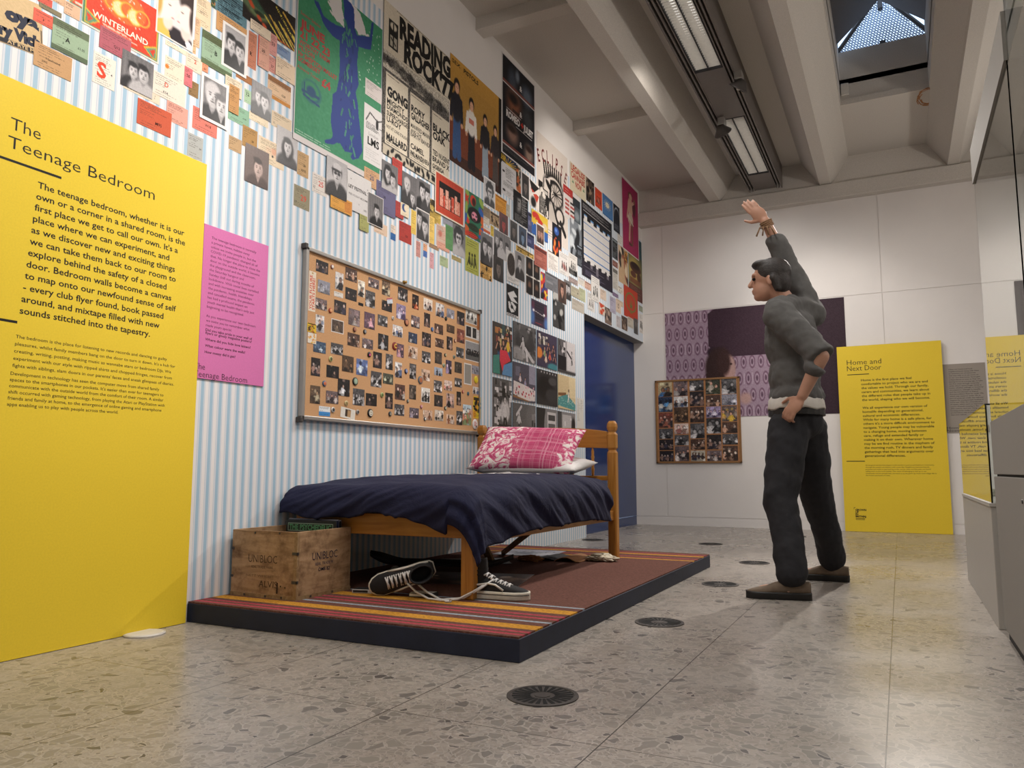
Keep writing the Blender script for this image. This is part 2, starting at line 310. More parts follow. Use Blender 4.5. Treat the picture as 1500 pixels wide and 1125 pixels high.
class Sheet:
    """A printed sheet: o = top-left corner, U along its width, V down, N outwards (metres)."""
    def __init__(s, o, U, V, N, w, h, t):
        s.o, s.U, s.V, s.N = (np.array(x, float) for x in (o, U, V, N)); s.w, s.h, s.t = w, h, t
        s.vs = []; s.fs = []; s.cs = []; s.n = 0
    def pt(s, u, v, d): return s.o+np.outer(u, s.U)+np.outer(v, s.V)+d*s.N
    def _put(s, v, f, c):
        s.fs += [[s.n+i for i in q] for q in f]; s.vs.append(v); s.cs.append(np.broadcast_to(np.asarray(c, float), (len(v), 3))); s.n += len(v)
    def raster(s, A):            # A: (ny, nx, 3) sRGB print, vertex grid over the whole sheet
        ny, nx = A.shape[:2]; uu, vv = np.meshgrid(np.linspace(0, s.w, nx), np.linspace(0, s.h, ny))
        v = s.pt(uu.ravel(), vv.ravel(), s.t); c = A.reshape(-1, 3)
        i = np.arange((ny-1)*nx).reshape(ny-1, nx)[:, :-1].ravel()
        F = np.stack([i, i+nx, i+nx+1, i+1], 1).tolist()
        b = s.pt(np.array([0, s.w, s.w, 0]), np.array([0, 0, s.h, s.h]), 0.0); e = c.mean(0)*0.6+0.25
        top = list(range(nx)); bot = list(range((ny-1)*nx, ny*nx)); lef = [k*nx for k in range(ny)]; rig = [k*nx+nx-1 for k in range(ny)]
        q = ny*nx
        F += [[q, q+1]+top[::-1], [q+3]+bot+[q+2], [q]+lef+[q+3], [q+2]+rig[::-1]+[q+1], [q, q+3, q+2, q+1]]
        s._put(np.vstack([v, b]), F, np.vstack([c, np.tile(e, (4, 1))]))
    def flat(s, hx):
        c = hexc(hx) if isinstance(hx, str) else np.array(hx); s.raster(np.tile(c, (2, 2, 1)))
    def text(s, txt, u, v, size, hx, bold=0.0, width=None, align='l', rot=0.0, sx=1.0, mirror=False, lift=0.00025, maxw=None, spacing=1.0):
        """baseline start at (u, v); size = letter body height; width stretches the line to that length"""
        g, f = glyphs(txt, bold, spacing)
        if not len(g): return
        w0 = g[:, 0].max()-g[:, 0].min(); k = size
        kx = (width/w0) if width else k*sx
        if maxw and w0*kx > maxw: kx = maxw/w0
        x = (g[:, 0]-g[:, 0].min())*kx; y = g[:, 1]*k
        if align == 'c': x = x-w0*kx/2
        if align == 'r': x = x-w0*kx
        if rot: x, y = x*math.cos(rot)-y*math.sin(rot), x*math.sin(rot)+y*math.cos(rot)
        s._put(s.pt(u+x, v-y, s.t+lift), f, hexc(hx))
    def poly(s, pts, hx, lift=0.0002):
        p = np.array(pts); s._put(s.pt(p[:, 0], p[:, 1], s.t+lift), [list(range(len(p)))[::-1]], hexc(hx))
    def rect(s, u0, v0, u1, v1, hx, lift=0.0002): s.poly([(u0, v0), (u1, v0), (u1, v1), (u0, v1)], hx, lift)
    def disc(s, u, v, r, hx, lift=0.0002, n=20, ry=None): s.poly([(u+r*math.cos(6.2832*i/n), v+(ry or r)*math.sin(6.2832*i/n)) for i in range(n)], hx, lift)
    def build(s, name, mat='printed_paper', parent=None):
        v = np.vstack(s.vs); c = np.hstack([s2l(np.clip(np.vstack(s.cs), 0, 1)), np.ones((len(v), 1))])
        org = s.o+s.U*s.w/2+s.V*s.h/2
        if parent is None or parent.type != 'EMPTY': vv = v-org
        else: org = np.array(parent.location); vv = v-org
        me = bpy.data.meshes.new(name); me.from_pydata(vv.tolist(), [], s.fs)
        at = me.color_attributes.new('print', 'FLOAT_COLOR', 'POINT'); at.data.foreach_set('color', c.ravel())
        me.materials.append(MATS[mat]); o = bpy.data.objects.new(name, me); COL.objects.link(o)
        if parent is None: o.location = org
        else: o.parent = parent
        return o
XW = -2.672; YB = 8.80
def wall_sheet(y0, z1, y1, z0, d=0.0, t=0.0006, x=XW): return Sheet((x+d, y0, z1), (0, 1, 0), (0, 0, -1), (1, 0, 0), y1-y0, z1-z0, t)
def back_sheet(x0, z1, x1, z0, d=0.0, t=0.0006, y=YB): return Sheet((x0, y-d, z1), (1, 0, 0), (0, 0, -1), (0, -1, 0), x1-x0, z1-z0, t)
# ------------------------------------------------------------------ painting of prints (sRGB arrays)
class Cv:
    def __init__(s, w, h, col, cell=0.003, lo=10, hi=260, seed=0):
        s.nx = int(min(hi, max(lo, round(w/cell)+1))); s.ny = int(min(hi, max(lo, round(h/cell)+1))); s.asp = w/h
        s.A = np.tile(hexc(col) if isinstance(col, str) else np.array(col, float), (s.ny, s.nx, 1)).astype(float)
        s.X, s.Y = np.meshgrid(np.linspace(0, s.asp, s.nx), np.linspace(0, 1, s.ny)); s.r = np.random.RandomState(seed)
    def mix(s, a, col):
        c = hexc(col) if isinstance(col, str) else np.asarray(col, float); s.A = s.A*(1-a[..., None])+c*a[..., None]
    def ell(s, x, y, rx, ry, col, soft=.18, rot=0, a=1.0):
        dx, dy = s.X-x, s.Y-y
        if rot: dx, dy = dx*math.cos(rot)+dy*math.sin(rot), -dx*math.sin(rot)+dy*math.cos(rot)
        d = np.sqrt((dx/max(rx, 1e-4))**2+(dy/max(ry, 1e-4))**2); s.mix(a*np.clip((1+soft-d)/(2*soft), 0, 1), col)
    def rect(s, x0, y0, x1, y1, col, a=1.0):
        s.mix(a*((s.X >= x0) & (s.X <= x1) & (s.Y >= y0) & (s.Y <= y1)).astype(float), col)
    def poly(s, pts, col, a=1.0):
        ins = np.zeros(s.X.shape, bool); n = len(pts)
        for i in range(n):
            (x0, y0), (x1, y1) = pts[i], pts[(i+1) % n]
            if y0 == y1: continue
            c = ((s.Y >= min(y0, y1)) & (s.Y < max(y0, y1))) & (s.X < (s.Y-y0)*(x1-x0)/(y1-y0)+x0); ins ^= c
        s.mix(a*ins.astype(float), col)
    def line(s, x0, y0, x1, y1, w, col, a=1.0):
        dx, dy = x1-x0, y1-y0; L = dx*dx+dy*dy+1e-9; t = np.clip(((s.X-x0)*dx+(s.Y-y0)*dy)/L, 0, 1)
        d = np.hypot(s.X-x0-t*dx, s.Y-y0-t*dy); s.mix(a*(d < w).astype(float), col)
    def noise(s, amp, blur=0):
        n = s.r.rand(s.ny, s.nx)-.5
        for _ in range(blur): n = (n+np.roll(n, 1, 0)+np.roll(n, 1, 1)+np.roll(n, -1, 0)+np.roll(n, -1, 1))/5*1.5
        s.A = np.clip(s.A+amp*n[..., None], 0, 1)
    def lines(s, x0, y0, x1, y1, n, col, a=.75, fill=.55):
        # rows of small illegible print
        for k in range(n):
            y = y0+(y1-y0)*(k+.5)/n; row = np.abs(s.Y[:, 0]-y).argmin(); m = (s.X[row] >= x0) & (s.X[row] <= x0+(x1-x0)*(.55+.45*s.r.rand()))
            on = (s.r.rand(s.nx) < fill+.25) & m; c = hexc(col); s.A[row, on] = s.A[row, on]*(1-a)+c*a
    def blur(s, n=1):
        for _ in range(n):
            p = np.pad(s.A, ((1, 1), (1, 1), (0, 0)), mode='edge'); s.A = (p[1:-1, 1:-1]*2+p[:-2, 1:-1]+p[2:, 1:-1]+p[1:-1, :-2]+p[1:-1, 2:])/6
    def tint(s, lo, hi):
        g = s.A.mean(2, keepdims=True); s.A = np.clip(np.array(lo)*(1-g)+np.array(hi)*g, 0, 1)
TINTS = dict(bw=((.06, .055, .06), (.90, .88, .88)), sepia=((.16, .12, .11), (.86, .76, .72)), dark=((.05, .045, .045), (.52, .46, .43)), red=((.14, .03, .03), (.72, .2, .17)),
             blue=((.05, .07, .13), (.55, .66, .78)), brown=((.09, .05, .04), (.82, .62, .54)))
def person(c, u, v, s, hair='d', cloth=None):
    x = u*c.asp; r = c.r; hc = {'l': .74, 'm': .36}.get(hair, .09); hc = (hc,)*3; cl = cloth if cloth is not None else (r.choice([.08, .12, .2, .75]),)*3; sk = .84
    c.ell(x, v+1.18*s, .92*s, .72*s, cl, .12); c.poly([(x-.8*s, v+1.2*s), (x+.8*s, v+1.2*s), (x+.95*s, 1.1), (x-.95*s, 1.1)], cl)
    c.poly([(x-.16*s, v+.5*s), (x+.16*s, v+.5*s), (x+.02*s, v+.95*s)], (sk*.85,)*3)
    if hair == 'long': c.ell(x, v+.22*s, .52*s, .75*s, hc, .15)
    if hair == 'curly':
        for k in range(9): c.ell(x+.4*s*math.cos(k*.7), v-.1*s+.42*s*math.sin(k*.7), .2*s, .2*s, hc)
    c.ell(x, v-.06*s, (.34 if hair == 'short' else .39)*s, .48*s, hc, .12); c.ell(x, v+.5*s, .16*s, .24*s, (sk*.72,)*3)
    c.ell(x+.02*s, v+.09*s, .325*s, .45*s, (.86,)*3, .12); c.ell(x+.22*s, v+.16*s, .12*s, .34*s, (.55,)*3, .6, 0, .45); c.ell(x+.02*s, v+.44*s, .16*s, .06*s, (.6,)*3, .6, 0, .5)
    if hair == 'hat': c.ell(x, v-.3*s, .36*s, .26*s, (.8,)*3); c.ell(x-.05*s, v-.12*s, .38*s, .07*s, (.15,)*3)
    elif hair == 'l': c.ell(x-.05*s, v-.26*s, .33*s, .2*s, (.8,)*3, .3)
    else: c.ell(x-.06*s, v-.36*s, .32*s, .16*s, hc, .25, .25)
    g = .12 if hair in ('hat', 'curly') else .045
    for q in (-.12, .14): c.ell(x+q*s, v+.04*s, g*s, (.6*g if g < .1 else .075)*s, (.12,)*3, .35); c.ell(x+q*s, v-.05*s, .08*s, .02*s, (.25,)*3, .4)
    c.ell(x+.03*s, v+.17*s, .03*s, .1*s, (.6,)*3, .6); c.ell(x+.01*s, v+.21*s, .06*s, .025*s, (.4,)*3, .5); c.ell(x+.01*s, v+.31*s, .11*s, .03*s, (.3,)*3, .4)
TONES = dict(dark=('#1d1719', '#8a6c60', '#2f2a3a', '#b9a49a'), white=('#cfcac8', '#2a2326', '#5a6a90', '#c9a08e'), brown=('#4a332a', '#b08a74', '#2a1c18', '#d8c4b4'), pale1=('#e0d6c6', '#1a1718', '#2a2628', '#b08468'),
    mixed=('#6a5a5c', '#d8ccc6', '#2c2428', '#b98e7c'), sepia=('#5c4838', '#d8c8a8', '#2c221c', '#a8896a'), grey=('#8a8a96', '#c9c8d0', '#4a4a56', '#a09aa0'), black=('#151214', '#3a2c2a', '#1c1a20', '#c9a590'),
    bw=('#4a484a', '#d4d0d0', '#161416', '#a8a4a4'), bw2=('#1e1c1e', '#dcd6d2', '#3a3436', '#b09a90'), bw3=('#c9bcae', '#1c1a1a', '#d8ccc0', '#8a7c70'), pink=('#5c4454', '#d4a4b0', '#3c2c3a', '#c9948a'), sepiaborder=('#4a3a30', '#7a6450', '#2a201a', '#8a7460'),
    blue=('#3c5068', '#c8d8e4', '#1c2430', '#8aa0b0'), bride=('#1a1719', '#d8d8dc', '#e4e2e2', '#a88c80'), sepia2=('#4a3728', '#7a5c44', '#2c1f18', '#a07c5c'), flash=('#5a6a98', '#d8e4f0', '#e8ecf2', '#2a2c4a'), greenish=('#4a4c40', '#c4c6ac', '#22241e', '#9aa088'),
    orange=('#1c1210', '#c8582c', '#d8a080', '#e0b898'), pale=('#dccfc2', '#3a2a2c', '#e4d8cc', '#b08a80'), lilac=('#8a7c9c', '#d8d0e4', '#4a3c5c', '#c4a8b4'), lilac2=('#3c3248', '#8c7c9c', '#1c1820', '#c4b0c0'), red=('#7a4034', '#c87860', '#2c2a2c', '#c8a090'),
    blueroom=('#2c3850', '#d4d0c8', '#5a90c0', '#1c1c24'), pale2=('#c8aa94', '#7a4a30', '#e0d0c4', '#5a3828'), pale3=('#d8c0b4', '#c88078', '#8a6c60', '#e4d4cc'), pale4=('#b8ccd8', '#c87c64', '#7a8a60', '#e4dcd4'), dim=('#3c3430', '#5c5048', '#241e1c', '#786a60'),
    dim1=('#2c2628', '#4a4448', '#1c181a', '#b09888'), pair=('#9aa8bc', '#16161a', '#1c1a20', '#b0948a'), couple=('#5a3c34', '#1a1718', '#e4dcd4', '#d0a090'), hat=('#b0948c', '#181416', '#1e1a1c', '#c89480'), bwprint=('#d4d0c8', '#1c1a1a', '#2c2a2a', '#8a8680'), bwprint0=('#2c2a2c', '#d0cccc', '#1a181a', '#a09c9c'),
    grey2=('#5c525c', '#a89ca8', '#2c262c', '#c0b0b4'), match=('#d8d2c4', '#4a3626', '#a8845c', '#2c2018'), blank=('#8a8680', '#8e8a84', '#868078', '#8c8882'), beach=('#b8a480', '#3c6a9c', '#2c2420', '#8a5c44'), lawn=('#2c3024', '#d8ccbc', '#4a5038', '#c09480'), yellow=('#5a4c48', '#c8a43c', '#8a7c74', '#b88c74'), pair2=('#b8b0a0', '#2c2a44', '#3c2a24', '#5c3c2c'))
def scene_print(c, tone, n):
    bgc, a, b_, sk = (hexc(q) for q in TONES[tone]); r = c.r; c.mix(np.ones(c.X.shape), bgc)
    if tone == 'blank': c.noise(.05); return
    for k in range(11):
        x, y = r.rand()*c.asp-.1, r.rand()*.9; c.rect(x, y, x+.06+.35*r.rand(), y+.08+.35*r.rand(), np.clip(bgc*(.5+1.1*r.rand())+.04, 0, 1), .55)
    c.ell(c.asp*r.rand(), .9, .5*c.asp, .25, bgc*.6, .5, 0, .6)
    for k in range(n):
        x = c.asp*((k+.5)/n+(r.rand()-.5)*.5/max(n, 1)); s = (.26 if n < 3 else .19)*(.8+.4*r.rand()); v = .26+.3*r.rand(); cl = np.clip((a, b_)[k % 2]*(.75+.45*r.rand()), 0, 1); ln = (r.rand()-.5)*.5
        c.ell(x+ln*s, v+s*1.5, s*.72, s*1.15, cl, .25, ln); c.line(x-.3*s, v+s*.9, x-(1.1-ln)*s, v+(.9+1.2*r.rand())*s, s*.2, cl*.85); c.line(x+.3*s, v+s*.9, x+(1.0+ln)*s, v+(.6+1.3*r.rand())*s, s*.2, cl*.9)
        if r.rand() < .5: c.ell(x+ln*s, v+s*2.6, s*.7, s*.6, (b_, a)[k % 2]*.7, .3)
        c.ell(x, v-.04*s, s*.48, s*.55, np.clip(bgc*.3+.02, 0, 1), .25); c.ell(x+.05*s, v+.1*s, s*.36, s*.44, np.clip(sk*(.85+.3*r.rand()), 0, 1), .25)
    for k in range(5): c.ell(c.asp*r.rand(), r.rand(), .05+.08*r.rand(), .04+.07*r.rand(), np.clip((a, sk, b_)[k % 3]*(.6+.6*r.rand()), 0, 1), .4, 0, .6)
    c.noise(.2)
def fit_border(c, wid, col='#d9d4d0'):
    m = (c.X < wid) | (c.X > c.asp-wid) | (c.Y < wid) | (c.Y > 1-wid); c.mix(m.astype(float), col)
def lum(h): return float(hexc(h).mean())

def art(sh, spec, seed, cell):
    """paints one sheet and its lettering; returns the material"""
    k = spec[0]; w, h = sh.w, sh.h; mat = 'printed_paper'; rnd = random.Random(seed)
    if k == 'T':
        _, base, hdr, ftr, big, line = spec; c = Cv(w, h, base, cell, seed=seed); a = c.asp; ink = '#2a241e'
        c.noise(.04)
        if hdr: c.rect(0, 0, a, .24, hdr)
        if ftr: c.rect(0, .84 if not hdr or ftr != '#4a6aa8' else .5, a, 1, ftr) if ftr in ('#57664d', '#5c6b4d', '#c4843c') else c.rect(0, .55, a, 1, ftr)
        tall = h > w*1.25
        if min(w, h) > .012:
            nl = max(3, int(round(c.ny/3.2))); busy = .88 if not big else .66
            c.lines(.08*a, .06, .92*a, .30, max(1, int(nl*.26)), ink, busy, .5)
            c.lines(.08*a, .34, (.5 if not tall else .8)*a, .58, max(1, int(nl*.22)), ink, busy*.85, .45)
            c.lines(.10*a, .76, .9*a, .96, max(1, int(nl*.18)), ink, busy*.8, .4)
        if line:
            if line[0] == 'v': c.rect((line[1]-.03)*a, 0, (line[1]+.04)*a, 1, line[2])
            if line[0] == 'b': c.rect(line[1]*a-.15*a, .1, a, .9, line[2], .6); c.lines(.66*a, .12, .97*a, .9, 8, '#a8582c')
            if line[0] == 's': c.lines(.3*a, .3, .95*a, .66, 5, line[2], .8); c.ell(line[1]*a, .4, .16, .14, line[2], .3, 0, .5)
        for t, u, v, z, col in big:
            if t in '●O♥♠◖':
                c.ell(u*a, v, z*.5, z*.5, col)
                if t == 'O': c.ell(u*a, v, z*.33, z*.33, base)
                if t == '◖': c.ell(u*a+z*.3, v-z*.05, z*.4, z*.42, base)
        sh.raster(c.A)
        for t, u, v, z, col in big:
            if t not in '●O♥♠◖': sh.text(t, u*w, v*h+z*h*.5, z*h*1.15, col, .012 if len(t) > 1 else .03, align='c', maxw=.9*w)
    elif k == 'P':
        _, tint, ppl, bd, bgc = spec; c = Cv(w, h, bgc or ('#7c7878' if tint == 'bw' else '#5a5656'), cell, seed=seed); mat = 'glossy_print'
        c.A *= (.9+.25*c.Y[..., None])
        if not bgc or lum(bgc) < .5:
            for q in range(7): c.rect(q*c.asp/7, 0, (q+.45)*c.asp/7, 1, '#5c5858', .5)
        for (u, v, s, hr) in ppl: person(c, u, v, s, hr)
        c.blur(1); c.noise(.09); c.tint(*TINTS[tint])
        if bd: fit_border(c, bd)
        sh.raster(c.A)
    elif k == 'F':
        _, cols, mode, big, bd = spec; c = Cv(w, h, cols[0], cell, seed=seed); a = c.asp; r = c.r
        if mode in ('blob', 'mix'):
            for q in range(16): c.ell(r.rand()*a, r.rand(), .04+.16*r.rand(), .03+.12*r.rand(), cols[1+q % (len(cols)-1)], .25, r.rand()*3)
        if mode in ('mix', 'text'):
            c.rect(.06*a, .05, .94*a, .05+.12*r.rand()+.05, cols[1], .85); n = max(3, c.ny//4)
            c.lines(.08*a, .24, .93*a, .96, n, cols[1], .85, .55)
            if mode == 'text': c.rect(.1*a, .4+.1*r.rand(), .6*a, .58+.1*r.rand(), cols[2], .6)
        if mode == 'fig':
            c.lines(.1*a, .04, .9*a, .26, 3, cols[1], .9)
            for q in range(3):
                x = a*(.3+.2*q); y = .5+.08*r.rand(); c.ell(x, y-.1, .045, .05, cols[1]); c.ell(x, y+.08, .06, .13, cols[1]); c.line(x-.02, y, x-.12+.05*q, y+.25, .018, cols[1]); c.line(x+.02, y, x+.1, y+.26, .018, cols[1])
            c.ell(.5*a, .62, .2*a, .12, cols[2], .5, .4, .5); c.lines(.1*a, .86, .9*a, .97, 2, cols[1], .8)
        if mode == 'tri':
            c.poly([(0, 0), (a, .1), (.3*a, .5)], cols[1]); c.poly([(.1*a, .3), (.95*a, .45), (.75*a, .75)], cols[2 if len(cols) > 3 else 1]); c.ell(.4*a, .8, .25*a, .2, cols[1], .3); c.line(0, .55, a, .3, .03, cols[0])
        c.noise(.08)
        if bd: fit_border(c, bd)
        sh.raster(c.A)
        for t, u, v, z, col in big: sh.text(t, u*w, v*h+z*h*.4, z*h, col, .03, align='c', maxw=.9*w)
    elif k == 'S':
        c = Cv(w, h, '#888888', cell, lo=12, seed=seed); mat = 'glossy_print'
        if spec[1] == 'match': c.mix(np.ones(c.X.shape), '#d8d2c8'); c.rect(.3*c.asp, .15, .46*c.asp, .85, '#3a2c22'); c.rect(.46*c.asp, .15, .7*c.asp, .85, '#b08c62'); c.ell(.58*c.asp, .15, .12*c.asp, .05, '#5a4030'); c.noise(.06)
        else: scene_print(c, spec[1], spec[2])
        if spec[1] in ('sepiaborder', 'bwprint', 'blank'): fit_border(c, .05)
        sh.raster(c.A)
    elif k == 'Q': mat = 'glossy_print'; bedroom(sh, spec[1], seed, cell)
    elif k == 'X': special(sh, spec[1], seed, cell)
    return mat

def bedroom(sh, nm, seed, cell):
    w, h = sh.w, sh.h; c = Cv(w, h, '#5a5656', cell*.9, seed=seed); a = c.asp; r = c.r; G = lambda g: (g, g*.97, g*.97)
    def clutter(x0, y0, x1, y1, n, cols, sz=.12):
        for q in range(n):
            x, y = x0+(x1-x0)*r.rand(), y0+(y1-y0)*r.rand(); c.rect(x*a, y, x*a+sz*(.4+r.rand()), y+sz*(.4+r.rand()), cols[q % len(cols)], .9)
    def fig(u, v, s, cl, hair, sk, lean=0, legs=True):
        x = u*a
        if legs: c.line(x-.1*s, v+1.7*s, x+(-.3+lean)*s, v+3.4*s, .22*s, cl[1]); c.line(x+.1*s, v+1.7*s, x+(.5+lean)*s, v+3.2*s, .2*s, cl[1])
        c.ell(x+lean*.4*s, v+1.2*s, .55*s, .85*s, cl[0], .12); c.line(x-.4*s, v+.8*s, x-.9*s, v+1.6*s, .13*s, sk); c.line(x+.4*s, v+.8*s, x+.8*s, v+1.7*s, .13*s, sk)
        c.ell(x, v-.05*s, .42*s, .5*s, hair, .12); c.ell(x+.03*s, v+.08*s, .3*s, .38*s, sk, .15)
        for q in (-.1, .14): c.ell(x+q*s, v+.05*s, .05*s, .035*s, '#2a1c18', .3)
    if nm == 'col1':
        c.mix(np.ones(c.X.shape), '#3a302c'); clutter(0, 0, 1, .38, 26, ['#c8b070', '#8a3c30', '#d8ccc0', '#2a4a4a', '#1a1618', '#b8783c'], .1)
        fig(.28, .3, .13, ('#1c1a1c', '#2f4c6e'), '#1c1614', '#c08c70'); fig(.78, .26, .13, ('#d8b02c', '#3c6a9a'), '#2a1c14', '#c89878'); fig(.52, .36, .13, ('#2c2426', '#2a2426'), '#141012', '#b88468', legs=False)
        c.poly([(.35*a, .52), (.7*a, .5), (.92*a, .68), (.6*a, .78), (.48*a, .93), (.34*a, .72)], '#cf3444'); c.poly([(0, .66), (.3*a, .62), (.35*a, 1), (0, 1)], '#3f7f72'); c.poly([(.55*a, .8), (a, .7), (a, 1), (.45*a, 1)], '#5a87b0')
    elif nm == 'col2':
        c.mix(np.ones(c.X.shape), '#3c3448'); clutter(0, 0, .5, .28, 14, ['#d8d0c0', '#8a7c70', '#2c2828']); c.ell(.08*a, .62, .16*a, .16, '#cf7a34')
        for u, v, cl in ((.35, .45, '#7a9a6a'), (.55, .3, '#2a262c'), (.8, .32, '#241f24'), (.62, .52, '#b0382c'), (.42, .62, '#d8c8b4'), (.86, .55, '#2c2830')): fig(u, v, .12, (cl, '#3c4a6a'), '#1c1416', '#c08870', legs=False)
        c.ell(.8*a, .95, .3*a, .12, '#3f7c84')
    elif nm == 'bed1':
        c.mix(np.ones(c.X.shape), '#4c4854'); c.rect(.7*a, 0, .98*a, .5, '#8a8694'); c.rect(.1*a, .1, .3*a, .35, '#6a6674'); fig(.3, .3, .1, ('#d0cad0', '#c8c0c4'), '#1c1616', '#c09484', legs=False); fig(.52, .4, .09, ('#8a90b0', '#8a90a8'), '#241c1c', '#b08c80', legs=False)
        c.poly([(.02*a, .5), (.5*a, .56), (.98*a, .66), (.96*a, .95), (.5*a, .98), (0, .85)], '#cfc4c0')
        for q in range(26): c.ell((.05+.9*r.rand())*a, .6+.3*r.rand(), .035, .03, ('#c0283c', '#7a5a60', '#d8a0a8')[q % 3])
        c.poly([(0, .88), (.7*a, .97), (.7*a, 1), (0, .93)], '#8a6038')
    elif nm == 'bed2':
        c.mix(np.ones(c.X.shape), '#cbb48c'); c.rect(.62*a, 0, a, .62, '#d8c49c'); c.poly([(0, .55), (.45*a, .5), (.45*a, .62), (0, .62)], '#7a5230'); c.poly([(0, .68), (.5*a, .55), (a, .82), (a, 1), (0, .92)], '#4c8c8a')
        for q in range(30): c.ell(r.rand()*a, .68+.28*r.rand(), .018, .012, '#c8dcd4')
        fig(.6, .44, .1, ('#d8d4cc', '#d4d0c8'), '#1c1412', '#7a4c34', -.6)
    else:
        c.mix(np.ones(c.X.shape), G({'dim': .16, 'g2': .6, 'g4': .36, 'g5': .45, 'g6': .5}.get(nm, .34))); 
        if nm == 'g1':
            clutter(0, 0, 1, .5, 30, [G(.5), G(.15), G(.7), G(.3)]); c.ell(.5*a, .5, .46*a, .33, G(.2)); c.ell(.2*a, .85, .3*a, .2, G(.55)); clutter(0, .6, 1, .95, 14, [G(.6), G(.2), G(.45)], .1); c.ell(.45*a, .3, .2*a, .2, G(.3)); fig(.4, .4, .15, (G(.7), G(.62)), G(.08), G(.75), .4); c.line(.5*a, .66, .85*a, .95, .06, G(.7)); c.line(.55*a, .7, .6*a, .98, .06, G(.75))
        if nm == 'g2':
            c.rect(0, 0, .4*a, .5, G(.35)); clutter(.05, .05, .3, .35, 8, [G(.8), G(.15)]); c.rect(0, .5, .45*a, .95, G(.1)); c.rect(.5*a, 0, a, .9, G(.78)); fig(.78, .33, .11, (G(.7), G(.12)), G(.06), G(.62)); c.line(.75*a, .5, .5*a, .32, .035, G(.15)); c.rect(0, .93, a, 1, G(.25))
        if nm == 'g3':
            clutter(0, 0, 1, .55, 40, [G(.85), G(.1), G(.55), G(.2)], .12); c.ell(.62*a, .62, .26*a, .22, G(.75)); fig(.62, .4, .17, (G(.78), G(.1)), G(.07), G(.72)); c.rect(.3*a, .88, a, 1, G(.08)); clutter(0, .5, .3, .95, 12, [G(.8), G(.12)])
        if nm == 'dim':
            c.rect(0, 0, a, .12, G(.2)); 
            for q in range(6): c.ell((.2+.14*q)*a, .06, .03, .03, G(.7))
            c.ell(.4*a, .5, .4*a, .35, G(.06)); c.ell(.7*a, .7, .3*a, .2, G(.2)); c.ell(.75*a, .28, .2*a, .12, G(.28))
        if nm == 'g4': fig(.25, .25, .14, (G(.7), G(.2)), G(.1), G(.75)); c.line(.15*a, .3, .35*a, .08, .04, G(.75)); c.ell(.8*a, .3, .25*a, .3, G(.4)); clutter(.5, .1, 1, .9, 12, [G(.5), G(.15)])
        if nm == 'g5': c.rect(.5*a, .08, .95*a, .95, G(.75)); c.rect(.55*a, .15, .9*a, .3, G(.25)); c.rect(.55*a, .38, .9*a, .5, G(.35)); c.rect(.55*a, .58, .9*a, .9, G(.5)); c.rect(0, 0, .4*a, 1, G(.12)); c.ell(.42*a, .5, .1, .4, G(.5))
        if nm == 'g6': c.rect(.25*a, .08, .75*a, .95, G(.7)); clutter(.3, .12, .7, .85, 8, [G(.55), G(.85)], .1); c.ell(.88*a, .5, .12*a, .35, G(.1)); c.rect(0, 0, .2*a, 1, G(.25))
    c.noise(.14); sh.raster(c.A)

